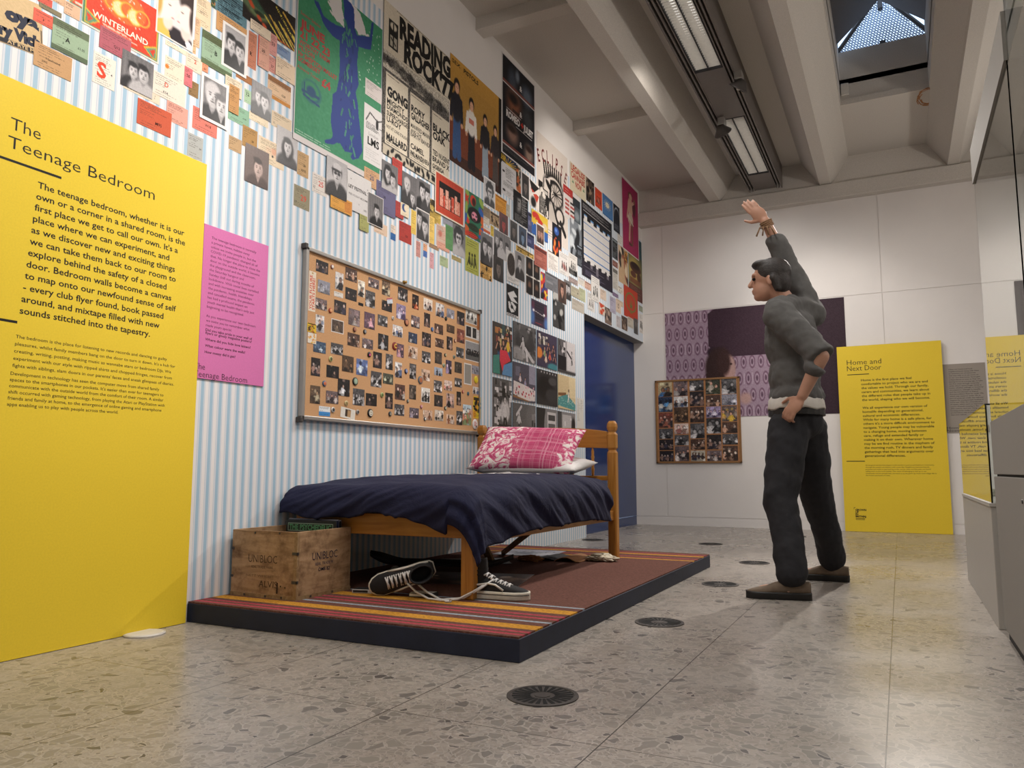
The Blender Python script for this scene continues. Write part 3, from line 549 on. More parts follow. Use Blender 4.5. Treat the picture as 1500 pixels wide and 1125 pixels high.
def special(sh, nm, seed, cell):
    w, h = sh.w, sh.h; big = cell*1.35; c = Cv(w, h, '#cccccc', big, seed=seed); a = c.asp; r = c.r; P = lambda *q: c.mix(np.ones(c.X.shape), *q); TX = []
    def t(txt, u, v, z, col, bold=.02, **k): TX.append((txt, u*w, v*h, z*h, col, bold, k))
    if nm == 'ryemill':
        P('#c9ad82'); c.noise(.05); c.rect(0, .60, a*.99, .608, '#2a2a30'); c.rect(0, .89, a*.985, .985, '#2a2a30'); c.rect(.975*a, .5, .985*a, .98, '#2a2a30')
        t('oya', .93, .52, .26, '#2c2f3e', .08, align='r', width=.66*w); t('ry Vich', .95, .84, .22, '#2c2f3e', .08, align='r', width=.80*w); t('AT RYE MIL', .92, .965, .07, '#c9ad82', .03, align='r', width=.62*w)
    elif nm == 'winterland' or nm == 'wint2':
        P('#d9d2c4'); c.rect(.01*a, 0, .985*a, .975, '#4a7a5a'); c.rect(.035*a, 0, .965*a, .955, '#c8a83c'); c.rect(.05*a, 0, .95*a, .945, '#c8412a')
        for s in (1, -1):
            X = (lambda u: u*a) if s > 0 else (lambda u: (1-u)*a)
            c.poly([(X(.05), .70), (X(.22), .82), (X(.10), .945), (X(.05), .945)], '#c8a83c'); c.poly([(X(.05), .73), (X(.19), .83), (X(.09), .94), (X(.05), .94)], '#5a8a6a'); c.poly([(X(.06), .77), (X(.14), .83), (X(.07), .92)], '#c8412a')
        for q in range(5): c.ell((.35+.1*q)*a, .34+.05*(q % 2), .10*a, .14, '#d8c04a', .1); c.ell((.35+.1*q)*a, .34+.05*(q % 2), .085*a, .12, ('#c8412a', '#e0d4c4')[q % 2], .1)
        c.ell(.5*a, .3, .3*a, .3, '#c8a83c', .05, 0, .35)
        for q in range(60): c.ell((.2+.6*r.rand())*a, .1+.5*r.rand(), .008, .012, '#e0cdb8')
        c.lines(.25*a, .80, .75*a, .90, 4, '#e0cdb8', .8); c.noise(.05)
        if nm == 'winterland': t('WINTERLAND', .12, .775, .12, '#e6d9c6', .02, width=.72*w)
    elif nm == 'kiss':
        P('#cfc9c8'); c.ell(.5*a, 1.02, .6*a, .26, '#2a2328', .08); c.poly([(0, .78), (.22*a, .70), (.40*a, .98), (0, 1)], '#d2ae56'); c.poly([(.72*a, .80), (.95*a, .88), (.98*a, 1), (.84*a, 1)], '#d0cbd2')
        c.ell(.02*a, .26, .34*a, .20, '#b9954f', .2); c.ell(.92*a, .24, .34*a, .20, '#3a2e2c', .15); c.ell(.30*a, .74, .13*a, .12, '#dcc6ba', .2); c.ell(.78*a, .76, .13*a, .12, '#d8c2b8', .2)
        c.ell(.20*a, .48, .25*a, .23, '#e6d4ca', .12); c.ell(.80*a, .50, .24*a, .22, '#e4d2ca', .12); c.poly([(.42*a, .46), (.52*a, .56), (.42*a, .58)], '#e6d4ca'); c.poly([(.60*a, .47), (.51*a, .57), (.60*a, .59)], '#e0ccc2')
        c.ell(.04*a, .48, .10*a, .22, '#b9954f', .3); c.ell(.97*a, .48, .10*a, .22, '#3a2e2c', .3)
        for u in (.33, .67): c.ell(u*a, .45, .035, .009, '#4a3834', .3); c.ell(u*a, .42, .045, .006, '#8a7060', .4); c.ell((u+(.09 if u < .5 else -.09))*a, .63, .03, .010, '#b87870', .3)
        fit_border(c, .03)
    elif nm == 'floyd':
        P('#5a7a84'); c.noise(.08); c.rect(0, 0, .12*a, 1, '#3a4c3a'); 
        for q in range(26): c.ell(r.rand()*.14*a, r.rand(), .02, .03, ('#8a9a5a', '#c87c3c', '#1e2a20')[q % 3])
        for q in range(15): c.lines(.17*a, .05+.06*q, .98*a, .1+.06*q, 1, '#16242c', .9, .6)
        t('THE FLOYD AT', .58, .8, .09, '#16242c', .03, align='c', maxw=.7*w); t('LOVE', .6, .45, .08, '#16242c', .03, align='c')
    elif nm == 'moody':
        P('#231d18'); c.ell(.28*a, .62, .2*a, .16, '#6a7a50', .3); c.ell(.3*a, .62, .1*a, .07, '#2c3626'); c.ell(.1*a, .5, .14*a, .14, '#5a6a4a', .3); c.ell(.22*a, .36, .2*a, .1, '#3a5a44', .4, .5)
        for q, (u, v) in enumerate(((.16, .52), (.3, .74), (.4, .86), (.12, .44))): c.ell(u*a, v, .05*a, .06, '#c8522c', .3, .5)
        for q in range(7):
            u = .40+.09*q; c.line(u*a, .50-.1*(q % 2)+.05, (u+.33)*a, 1.0, .022, ('#d4bc4c', '#cda244', '#c8b050')[q % 3])
        c.line(.62*a, .1, a, .7, .03, '#d4bc4c'); c.line(.75*a, .1, a, .45, .03, '#cda244'); c.poly([(.4*a, .9), (a, .97), (a, 1), (.3*a, 1)], '#b0401f', .7); c.noise(.06)
        t('THE MOODY B', .60, .12, .095, '#17130f', .03, rot=-.70, sx=1.0)
        t('ROCK', .80, .02, .09, '#17130f', .03, rot=-.72)
    elif nm == 'worthy':
        P('#3f8560'); c.noise(.05, 2); B = '#2d3f80'; q_ = lambda L: [(u*a, v) for u, v in L]
        for fan, s0 in (([(.332, .09), (.351, .118), (.379, .161), (.433, .175), (.514, .179), (.522, .148), (.482, .081), (.47, .0)], -1), ([(.569, 0), (.627, .019), (.642, .127), (.691, .15), (.787, .122), (.765, .077), (.703, .016), (.63, 0)], 1)):
            c.poly(q_(fan), '#cfcac8')
            for k in range(5): u, v = fan[k]; c.line(u*a, v, u*a+s0*.02, v-.012, .006, '#cfcac8')
        c.poly(q_([(.167, .161), (.216, .153), (.279, .212), (.321, .212), (.417, .205), (.47, .193), (.514, .184), (.509, .07), (.489, 0), (.587, 0), (.627, .019), (.642, .137), (.672, .167), (.787, .126), (.836, .112), (.852, .013), (.871, 0), (.882, .01), (.866, .114), (.85, .189), (.791, .207), (.694, .23), (.681, .339), (.694, .41), (.706, .462), (.671, .521), (.702, .585), (.715, .646), (.76, .8), (.772, .853), (.727, .907), (.654, .937), (.626, .927), (.652, .896), (.561, .913), (.506, .884), (.471, .886), (.42, .914), (.336, .93), (.326, .915), (.401, .884), (.417, .857), (.387, .787), (.399, .686), (.404, .621), (.446, .589), (.468, .509), (.473, .434), (.468, .336), (.465, .282), (.386, .286), (.316, .269), (.272, .251), (.236, .212), (.185, .18)]), B)
        for q in range(60):
            u, v = .50+.16*r.rand(), .10+.78*r.rand(); d = (r.rand()-.5)*.05; c.line(u*a, v, (u+d)*a, v+.012+.035*r.rand(), .0035+.004*r.rand(), ('#4f9470', '#3f8560', '#25356c')[q % 3], .8)
        for q in range(46): c.ell((.70+.28*r.rand())*a, .06+.40*r.rand(), .0035, .0035, '#cfe0d4')
        c.ell(.174*a, .69, .10*a, .062, '#2f5f70'); c.ell(.17*a, .685, .085*a, .05, '#3f8560', .1); c.ell(.17*a, .69, .05*a, .03, '#2f4f70'); c.line(.09*a, .73, .26*a, .745, .006, '#2f4f70'); c.line(.08*a, .71, .25*a, .70, .008, '#2f4f70'); c.line(.1*a, .66, .1*a, .73, .004, '#2f4f70')
        c.rect(0, .968, a, 1, '#cdc6c4'); c.rect(0, 0, .008*a, 1, '#cdc6c4'); c.lines(.02*a, .935, .5*a, .96, 2, '#c0d0c0', .7)
        R = '#a83c3a'
        t('Summer Solstice', .036, .296, .022, R, .01, width=.21*w); t('JUNE', .034, .366, .052, R, .045, width=.262*w); t('21 22 23', .034, .424, .05, R, .035, width=.325*w); t('WORTHY FARM', .029, .462, .028, R, .03, width=.33*w); t('PILTON', .027, .495, .028, R, .03, width=.165*w); t('Nr SHEPTON MALLET', .025, .529, .028, R, .03, width=.42*w); t('SOMERSET', .024, .562, .028, R, .03, width=.235*w)
        t('Advance Tickets', .02, .603, .022, R, .005, width=.235*w); t('£4', .276, .615, .052, R, .04, width=.10*w)
    elif nm == 'ley':
        P('#cfcbc9'); c.noise(.03); t('LEY FESTIVAL 71', .5, .44, .1, '#3a3634', .03, align='c', maxw=.9*w); t('FREE HOLIDAY MIDSUMMER', .5, .62, .06, '#6a6664', .01, align='c', maxw=.86*w); t('1971', .7, .9, .06, '#4a4644')
        for u, v in ((.15, .2), (.85, .28), (.5, .78)): c.ell(u*a, v, .015, .015, '#555050')
    elif nm == 'lms':
        P('#d3cfcd'); c.noise(.03); c.line(.1*a, .28, .3*a, .12, .012, '#2a2828'); c.line(.3*a, .12, .7*a, .2, .012, '#2a2828'); c.line(.7*a, .2, .95*a, .14, .012, '#2a2828'); c.ell(.68*a, .26, .07*a, .09, '#2a2828'); c.lines(.1*a, .3, .95*a, .42, 5, '#2a2828', .9)
        t('LMS', .5, .68, .15, '#1f1d1d', .03, align='c'); t('London', .5, .52, .07, '#8a8686', 0, align='c', maxw=.8*w); c.lines(.1*a, .74, .9*a, .94, 5, '#9a9696', .5)
    elif nm == 'reading':
        P('#cdc2ae'); c.noise(.05); K = '#191716'
        c.rect(.066*a, .10, .197*a, .285, K); c.ell(.13*a, .135, .045*a, .025, '#cdc2ae'); c.rect(.085*a, .20, .18*a, .27, '#cdc2ae', .8); c.line(.13*a, .12, .13*a, .28, .008, K); c.line(.10*a, .22, .16*a, .25, .006, K)
        for q in range(44): c.ell((.18+.0185*q)*a, .008, .004, .004, K); c.ell((.27+.0165*q)*a, .31, .004, .004, K)
        c.rect(0, .325, a, .46, '#b4ab9c')
        for q in range(70): u = r.rand(); c.ell(u*a, .365+.06*u+.02*r.rand(), .03, .012+.02*r.rand(), ('#3a3632', '#6a655c', '#2a2624')[q % 3], .5)
        c.rect(0, .445, a, 1, '#4a4540'); m0 = c.A.copy(); c.noise(.45); c.A[:int(.33*c.ny)] = m0[:int(.33*c.ny)]
        for q in range(3): c.rect((.045+.335*q)*a, .462+.012*q, (.345+.335*q)*a, .925, '#cdc2ae')
        c.rect(.02*a, .935, .97*a, 1, '#b8ad9a'); c.noise(.06)
        for q in range(26): c.ell((.03+.94*r.rand())*a, .945+.045*r.rand(), .022, .012, K, .2, r.rand()*3)
        for q in range(3): c.lines((.06+.335*q)*a, .87, (.33+.335*q)*a, .92, 4, K, .85); c.lines((.06+.335*q)*a, .47+.012*q, (.33+.335*q)*a, .49+.012*q, 1, K, .9)
        t('READING', .215, .165, .155, K, .055, width=.80*w, rot=.03); t("ROCK'77", .28, .302, .15, K, .055, width=.80*w); t('15TH NATIONAL JAZZ BLUES FESTIVAL', .40, .182, .016, K, .01, width=.58*w)
        def colm(x, lines):
            for tx, v, z, b in lines: t(tx, x, .61+(v-.555)*1.18, z*1.15, K, b, maxw=.285*w)
        colm(.06, [('GONG', .555, .06, .06), ('MIGHTY', .60, .035, .03), ('DIAMONDS', .63, .03, .03), ('SUPERCHARGE', .665, .03, .03), ('U-ROY', .70, .035, .03), ('NOT AT LONG STALION', .735, .02, .02), ('MALLARD', .80, .045, .04)])
        colm(.395, [('RORY', .545, .042, .045), ('GALLAGHER', .59, .042, .045), ('MANFRED MANN', .64, .028, .02), ('AND THE', .665, .02, .02), ('EARTH BAND', .69, .028, .02), ('CAMEL', .76, .035, .03), ('PHIL MANZANERA', .80, .032, .03)])
        colm(.73, [('BLACK', .565, .05, .045), ('OAK', .615, .05, .045), ('TED NUGENT', .71, .035, .03), ('BRAND X', .75, .035, .03), ('OSIBISA', .79, .03, .03)])
    elif nm == 'redframe':
        P('#d8cdb8'); c.rect(.035, .03, a-.035, .97, '#bb4630'); c.rect(.13*a, .2, .87*a, .8, '#1a1412')
        for q, (x0, x1, y) in enumerate(((.15, .27, .36), (.28, .33, .5), (.35, .45, .33), (.46, .52, .52), (.55, .64, .42), (.66, .74, .35), (.75, .85, .46))): c.rect(x0*a, y, x1*a, .78, ('#d8907c', '#c8503c', '#e0a893')[q % 3])
        for q in range(90): c.rect((.14+.7*r.rand())*a, .4+.36*r.rand(), (.14+.7*r.rand())*a*0+(.16+.7*r.rand())*a*0, .4, '#bb4630')
        for q in range(60):
            x, y = .15+.68*r.rand(), .42+.33*r.rand(); c.rect(x*a, y, (x+.02)*a, y+.03, ('#b0392a', '#e8c0b0')[q % 2], .8)
        for q in range(30): c.line((.06+.03*q)*a, .06, (.06+.03*q)*a, .16, .006, '#8e2f20', .6); c.line((.06+.03*q)*a, .84, (.06+.03*q)*a, .94, .006, '#8e2f20', .6)
        c.noise(.04)
    elif nm == 'band':
        P('#b0843c'); c.A *= (1.12-.5*c.Y[..., None]); c.poly([(0, .62), (a, .6), (a, 1), (0, 1)], '#6a2a18', .8); c.rect(.94*a, 0, a, 1, '#171310'); c.rect(0, .9, a, 1, '#2a1a14', .7)
        for q in range(8): c.rect((.05+.8*r.rand())*a, .05+.4*r.rand(), (.2+.8*r.rand())*a, .2+.4*r.rand(), '#a07838', .25)
        def fg(u, v, s, top, legc, hair='#1a1412', mark=None):
            x = u*a; c.line(x-.04*s*4, v+2.2*s, x-.25*s, v+5.2*s, .30*s, legc); c.line(x+.2*s, v+2.2*s, x+.38*s, v+5.2*s, .30*s, legc)
            c.ell(x, v+1.5*s, .72*s, 1.15*s, top, .1); c.line(x-.6*s, v+.9*s, x-.8*s, v+2.5*s, .2*s, top); c.line(x+.6*s, v+.9*s, x+.75*s, v+2.5*s, .2*s, top); c.ell(x-.8*s, v+2.7*s, .15*s, .2*s, '#c89878'); c.ell(x+.75*s, v+2.7*s, .15*s, .2*s, '#c89878')
            c.ell(x, v-.1*s, .42*s, .55*s, hair, .1); c.ell(x+.02*s, v+.1*s, .3*s, .42*s, '#cf9e80', .12); c.ell(x-.1*s, v+.05*s, .05*s, .03*s, '#2a1c18'); c.ell(x+.14*s, v+.05*s, .05*s, .03*s, '#2a1c18')
            if mark: c.rect(x-.4*s, v+1.2*s, x+.4*s, v+1.6*s, mark, .7)
        fg(.12, .27, .125, '#1d1b22', '#34507a'); fg(.39, .33, .115, '#d6cfc6', '#17151a', mark='#b0402c'); fg(.66, .37, .105, '#1b181b', '#8a96a0'); fg(.87, .39, .10, '#2a2224', '#4a403c')
        c.noise(.07); t('SEX', .03, .07, .04, '#1c1712', .02, width=.15*w); t('PiSTOLS', .24, .075, .045, '#1c1712', .035, width=.28*w)
    elif nm == 'psych':
        P('#2f6a50'); C5 = ['#c23a2a', '#2f5aa0', '#8aa04a', '#c8602c', '#2f6a50']
        for q in range(34): c.ell((q % 2)*a*.85+.15*a*r.rand(), r.rand(), .1*a+.1*a*r.rand(), .05+.04*r.rand(), C5[q % 5], .08, r.rand()*3)
        c.ell(.42*a, .16, .16*a, .12, '#c23a2a', .06); c.ell(.46*a, .18, .1*a, .09, '#3a1c16'); c.ell(.5*a, .46, .36*a, .16, '#151214', .08); c.ell(.5*a, .49, .16*a, .1, '#d88a9a', .1); c.ell(.42*a, .47, .05*a, .02, '#2a1c3a'); c.ell(.6*a, .47, .05*a, .02, '#2a1c3a'); c.ell(.5*a, .56, .09*a, .022, '#2a1414'); c.ell(.5*a, .54, .05*a, .012, '#2a1414')
        c.ell(.45*a, .75, .3*a, .08, '#2a3a28', .1); c.ell(.35*a, .93, .35*a, .06, '#c23a2a', .1); c.lines(.2*a, .7, .8*a, .97, 6, '#1c1a14', .8); c.noise(.05)
    elif nm == 'sunburst':
        P('#22304e'); c.rect(0, 0, .3*a, 1, '#1a1814')
        for q in range(9): c.line(.45*a, .8, (.45+.6*math.cos(.35*q-.2))*a, .8-.7*math.sin(.35*q), .03, '#d8b034')
        c.ell(.45*a, .85, .14*a, .2, '#d8b034'); 
        for q in range(3): c.rect((.04+.09*q)*a, .15, (.08+.09*q)*a, .6, '#d8b034')
    elif nm == 'letter':
        P('#c9c6c6'); c.noise(.03); c.lines(.25*a, .1, .9*a, .42, 14, '#6a6664', .6); c.lines(.1*a, .56, .9*a, .72, 6, '#5a5654', .6); c.ell(.12*a, .27, .08*a, .035, '#2a2828'); c.ell(.15*a, .85, .1*a, .035, '#2a2828'); c.ell(.85*a, .86, .07*a, .03, '#2a2828'); c.lines(.3*a, .82, .7*a, .95, 4, '#6a6664', .6); t('A WELL DONE', .5, .52, .045, '#2a2828', .03, align='c', maxw=.8*w)
    elif nm == 'halfface':
        P('#1e1c1d'); c.ell(.32*a, .34, .26*a, .3, '#8a8684', .3); c.ell(.12*a, .34, .16*a, .34, '#1e1c1d', .4); c.ell(.3*a, .1, .3*a, .1, '#141213', .3); c.ell(.38*a, .3, .06*a, .02, '#151314'); c.ell(.24*a, .3, .05*a, .018, '#151314'); c.ell(.32*a, .5, .09*a, .015, '#2a2526'); c.rect(.52*a, 0, a, 1, '#1a1819')
        c.lines(.56*a, .1, .97*a, .7, 14, '#b8b4b2', .8); c.lines(.08*a, .74, .94*a, .97, 7, '#9a9694', .7); c.noise(.06)
    elif nm == 'film':
        P('#16161c'); c.ell(.3*a, .2, .12*a, .12, '#3c4450', .5); c.ell(.75*a, .22, .16*a, .1, '#56606e', .5); c.ell(.45*a, .1, .06*a, .06, '#6a7480', .5); c.ell(.35*a, .42, .2*a, .14, '#7a4a34', .5); c.ell(.75*a, .45, .14*a, .1, '#3a3c40', .5); c.ell(.33*a, .37, .13*a, .05, '#1c1414', .4); c.rect(.3*a, .47, .5*a, .5, '#1a1416', .7); c.ell(.3*a, .74, .16*a, .09, '#8a6a5c', .5); c.ell(.28*a, .69, .13*a, .035, '#2a1c18', .4); c.ell(.8*a, .80, .13*a, .09, '#7a6458', .5); c.ell(.8*a, .75, .1*a, .03, '#2a1c18', .4)
        for v in (.26, .875): c.line(.02*a, v, .98*a, v+.0, .012, '#7a4038'); c.line(.02*a, v+.02, .98*a, v+.02, .006, '#cfc6c2')
        c.noise(.06); c.lines(.05*a, .9, .95*a, .955, 3, '#8a8684', .6); fit_border(c, .012, '#d0cbc9')
        t('ROMEO', .12, .60, .075, '#d8d4d2', .05, width=.40*w); t('+', .55, .60, .08, '#c23028', .05); t('JULIET', .63, .60, .075, '#d8d4d2', .05, width=.30*w)
        for u, v in ((.55, .22), (.55, .49), (.55, .80)): t('&', u, v, .06, '#d8d4d2', .03, align='c')
        c.rect(.12*a, .515, .55*a, .52, '#cfcac8'); c.rect(.4*a, .625, .9*a, .63, '#cfcac8')
    elif nm == 'eclipse':
        P('#cfc4ba'); c.noise(.03); K = '#1b1919'
        for q in range(9): c.line((.2+.07*q)*a, .24, (.24+.065*q)*a, .36, .016, K)
        c.ell(.54*a, .48, .33*a, .17, K); c.ell(.56*a, .49, .29*a, .15, '#cfc4ba', .05); c.ell(.58*a, .5, .26*a, .135, K, .05); c.ell(.6*a, .51, .2*a, .11, '#b8aea4', .1)
        for q in range(14): c.line(.58*a, .5, (.58+.27*math.cos(q*.45))*a, .5+.13*math.sin(q*.45), .005, K)
        c.poly([(.22*a, .42), (.42*a, .38), (.5*a, .5), (.36*a, .62), (.2*a, .58)], '#cfc4ba'); c.line(.22*a, .42, .2*a, .58, .008, K); c.line(.2*a, .58, .36*a, .62, .008, K); c.ell(.36*a, .46, .1*a, .03, K, .2, .5); c.line(.44*a, .4, .4*a, .6, .02, K)
        c.ell(.5*a, .72, .2*a, .1, '#b8aea4'); c.line(.36*a, .6, .34*a, .8, .015, K); c.line(.5*a, .62, .66*a, .8, .02, K); c.ell(.72*a, .70, .16*a, .09, K, .1); c.ell(.72*a, .70, .11*a, .065, '#cfc4ba', .1); c.line(.75*a, .76, .9*a, .86, .03, K); c.line(.1*a, .6, .3*a, .9, .01, K); c.rect(.05*a, .48, .18*a, .66, K); c.lines(.1*a, .9, .9*a, .98, 3, K, .7)
        for ch, u, v, ro in (('E', .08, .285, .35), ('C', .21, .25, .22), ('L', .345, .225, .12), ('I', .49, .215, 0), ('P', .62, .22, -.12), ('S', .77, .24, -.25), ('E', .90, .28, -.42)): t(ch, u, v+.01, .14, '#6e2f2c', .02, align='c', rot=ro, sx=.62)
    elif nm == 'yellowblue':
        P('#cfae3c'); c.ell(.25*a, .2, .22*a, .15, '#b8342c', .1); c.poly([(.35*a, .12), (.95*a, .45), (.4*a, .5)], '#b8342c'); c.ell(.8*a, .42, .16*a, .13, '#c9b896', .2); c.rect(0, .55, .35*a, 1, '#2f5a9c'); c.rect(.75*a, .62, a, 1, '#2f5a9c'); c.line(.2*a, .3, .1*a, .6, .03, '#cfae3c'); c.noise(.04)
    elif nm == 'oval': P('#c9c5c2'); c.ell(.36*a, .42, .30*a, .36, '#3c3430', .05); c.noise(.1, 1); c.lines(.1*a, .84, .9*a, .95, 3, '#6a6664', .6)
    elif nm == 'fourpane':
        P('#cfc8c0')
        for q in range(4):
            x0, y0 = (.04+.49*(q % 2))*a, .02+.5*(q//2); x1, y1 = x0+.44*a, y0+.46; c.rect(x0, y0, x1, y1, '#1f1917'); c.ell((x0+x1)/2, y0+.22, .1*a, .1, '#6a4c3c', .4); c.ell((x0+x1)/2, y0+.38, .17*a, .1, '#141112', .3)
        c.noise(.06)
    elif nm == 'sleeve':
        P('#3c3040'); 
        for q in range(14): c.rect(.2*a, .08+.05*q, .8*a, .1+.05*q, '#16121a', .8)
        c.rect(0, .1, .2*a, 1, '#5c2c40', .7); c.rect(.8*a, .1, a, 1, '#5c2c40', .7); c.ell(.06*a, .7, .14*a, .3, '#4a70a8', .5); c.ell(.94*a, .8, .14*a, .25, '#4a70a8', .5); c.ell(.14*a, .42, .06*a, .05, '#e8e4e4', .4); c.ell(.8*a, .46, .06*a, .05, '#e8e4e4', .4); c.line(.16*a, .42, .8*a, .52, .008, '#d0c8c8'); c.lines(.25*a, .86, .75*a, .9, 1, '#a83c40', .9)
    elif nm == 'linocut':
        P('#191818'); c.poly([(.1*a, .3), (.6*a, .15), (.9*a, .3), (.55*a, .36), (.95*a, .5), (.4*a, .5)], '#d0cccb'); c.poly([(.15*a, .55), (.5*a, .52), (.8*a, .62), (.7*a, .8), (.4*a, .86), (.2*a, .74)], '#d0cccb'); c.ell(.45*a, .68, .1*a, .06, '#191818'); c.line(.3*a, .55, .7*a, .8, .02, '#191818'); c.rect(.03*a, .9, .97*a, .98, '#cac6c5'); c.lines(.1*a, .91, .9*a, .97, 2, '#191818'); fit_border(c, .015, '#c9c5c4')
    elif nm == 'ball':
        P('#15131a'); c.ell(.45*a, .22, .26*a, .13, '#2f4f94', .12); c.ell(.4*a, .2, .1*a, .05, '#6a8cc8', .5); c.ell(.38*a, .45, .05, .03, '#b8442c')
        for q in range(14): c.ell((.15+.7*r.rand())*a, .55+.4*r.rand(), .05, .1, ('#d05c2c', '#c83c28', '#e08a3c')[q % 3], .4, r.rand()-.5)
        c.noise(.06)
    elif nm == 'redtext':
        P('#cfcac6'); c.rect(0, 0, .55*a, .26, '#a83430'); c.rect(.55*a, .16, a, .42, '#2c3236'); c.rect(.62*a, .42, a, 1, '#4a5258'); c.ell(.8*a, .7, .15*a, .15, '#8a9296', .4); c.lines(.06*a, .06, .5*a, .22, 2, '#d8a8a0', .8)
        for q in range(4):
            for k in range(2): c.rect((.10+.30*k)*a, .40+.13*q, (.34+.30*k)*a, .47+.13*q, ('#b0403a', '#1c1a1a')[(q+k) % 2 if k else 0], .9)
        c.noise(.06)
    elif nm == 'planner':
        P('#1b1a20'); c.lines(.04*a, .03, .96*a, .10, 5, '#b8b4b4', .8); c.rect(.05*a, .122, .95*a, .127, '#cfcaca'); c.rect(.05*a, .86, .7*a, .866, '#cfcaca')
        c.rect(.06*a, .24, .9*a, .76, '#d6d2ce')
        for q, (u, hh) in enumerate(((.08, .07), (.28, .05), (.48, .06), (.68, .04), (.84, .05))): c.rect(u*a, .24-hh, (u+.09)*a, .25, '#d6d2ce'); c.rect(u*a, .24-hh, (u+.09)*a, .24-hh+.02, '#5a8cc0')
        for q in range(5): c.rect((.08+.18*q)*a, .75, (.15+.18*q)*a, .80+.05*(q % 3), '#d6d2ce'); c.rect((.15+.18*q)*a, .755, (.20+.18*q)*a, .77+.02*(q % 2), '#d6d2ce')
        for q in range(5): c.rect(.06*a, .28+.105*q, .9*a, .292+.105*q, '#3f76b4')
        for q in range(26): c.line((.08+.032*q)*a, .26, (.08+.032*q)*a, .74, .0022, '#b8b4b0', .6)
        c.rect(0, .80, a, 1, '#2a2233', .6); c.lines(.1*a, .9, .9*a, .97, 4, '#8a84a0', .7)
    elif nm == 'legal':
        P('#c9bea4'); c.noise(.03); R = '#a82c2a'
        t('LEGALISE', .06, .25, .24, R, .03, width=.88*w); t('CANNABIS', .06, .50, .24, R, .03, width=.88*w); t('NOW', .32, .76, .24, R, .03, width=.40*w)
        for u in (.17, .86):
            for q in range(5): c.ell(u*a+.05*math.sin((q-2)*.7), .68-.06*math.cos((q-2)*.7), .012, .055, '#4a7a5a', .2, (q-2)*.7)
    elif nm == 'sun':
        P('#4a76a8'); 
        for q in range(16): c.line(.45*a, .42, (.45+.34*math.cos(q*.3927))*a, .42+.26*math.sin(q*.3927), .010, '#c8c4b4')
        c.ell(.45*a, .42, .17*a, .13, '#d8cdb0', .1); c.ell(.4*a, .4, .03, .02, '#8a7c60'); c.ell(.5*a, .4, .03, .02, '#8a7c60'); c.rect(0, .93, a, 1, '#3c6494')
    elif nm == 'moon': P('#20222c'); c.ell(.5*a, .35, .42*a, .27, '#a8b0bc', .1); c.ell(.52*a, .40, .40*a, .26, '#20222c', .1); c.lines(.1*a, .72, .9*a, .9, 5, '#9aa0ac', .7); c.noise(.05)
    elif nm == 'bowl':
        P('#3c4438'); c.rect(0, 0, a, .3, '#2c4c58', .8); c.ell(.4*a, .55, .5*a, .25, '#b09a50', .5); c.ell(.5*a, .5, .4*a, .08, '#4a2a20', .1); c.ell(.5*a, .47, .3*a, .05, '#2a1814'); c.ell(.35*a, .62, .2*a, .05, '#5c3428'); c.ell(.75*a, .62, .14*a, .07, '#4a2a20'); c.rect(0, .78, a, 1, '#5a2c26', .9); c.rect(.1*a, .68, .9*a, .76, '#6a3024', .7); c.lines(.1*a, .8, .9*a, .98, 8, '#b89a8a', .5); c.noise(.06)
    elif nm == 'magenta':
        P('#a02c58'); 
        for q in range(60): c.line(a*r.rand(), r.rand(), a*r.rand()*.0+a*r.rand(), r.rand(), .003, '#7c1f44', .25)
        SK = '#c8a08c'; c.ell(.5*a, .17, .13*a, .055, '#6a4034'); c.ell(.52*a, .18, .09*a, .045, SK); c.ell(.5*a, .33, .16*a, .13, SK, .12); c.ell(.72*a, .3, .1*a, .12, '#5c3038', .2); c.line(.42*a, .25, .3*a, .5, .022, SK); c.line(.62*a, .26, .78*a, .2, .022, SK); c.ell(.5*a, .5, .16*a, .09, '#c8b4a0', .12); c.line(.46*a, .55, .42*a, .80, .03, SK); c.line(.58*a, .55, .60*a, .84, .03, '#7a4c40'); c.ell(.75*a, .2, .06*a, .035, '#8a5c50'); c.line(.36*a, .48, .66*a, .56, .012, '#d8cfc0'); c.ell(.48*a, .86, .1*a, .02, '#5c3a34'); c.noise(.05); fit_border(c, .014, '#d4cecb')
    elif nm == 'leaf':
        P('#b03a26'); c.ell(.5*a, .46, .40*a, .32, '#6a7038', .03, 0, .9); c.ell(.5*a, .46, .33*a, .26, '#b03a26', .03)
        for q in range(7):
            an = (q-3)*.55; L = .26-.035*abs(q-3); c.line(.5*a, .62, .5*a+L*math.sin(an), .62-L*math.cos(an)*1.1, .022-.002*abs(q-3), '#5f6a34')
        c.line(.5*a, .62, .5*a, .78, .012, '#5f6a34'); c.ell(.5*a, .8, .1*a, .015, '#6a7038'); c.noise(.04)
    elif nm == 'caption': P('#cfcac2'); c.lines(.1*a, .04, .45*a, .75, 16, '#6a6660', .6); c.lines(.55*a, .04, .92*a, .45, 10, '#6a6660', .6)
    elif nm == 'future':
        P('#dccfbc'); c.noise(.03); t('YOUR FUTURE', .47, .96, .10, '#c8442c', .02, rot=math.pi/2, width=.86*h); t('STARTS HERE!', .88, .96, .10, '#c8442c', .02, rot=math.pi/2, width=.80*h); c.ell(.5*a, .04, .03, .02, '#a8843c')
    elif nm == 'twopane': P('#d0ccc6'); c.rect(.05*a, .07, .48*a, .9, '#2c2828'); c.rect(.62*a, .07, .96*a, .9, '#2c2a28'); c.ell(.3*a, .5, .08, .2, '#5a5450', .4); c.ell(.8*a, .5, .06, .2, '#5a5450', .4); c.noise(.05)
    elif nm == 'crazy':
        P('#8c8a8a'); c.rect(0, .5, a, 1, '#5a5856'); 
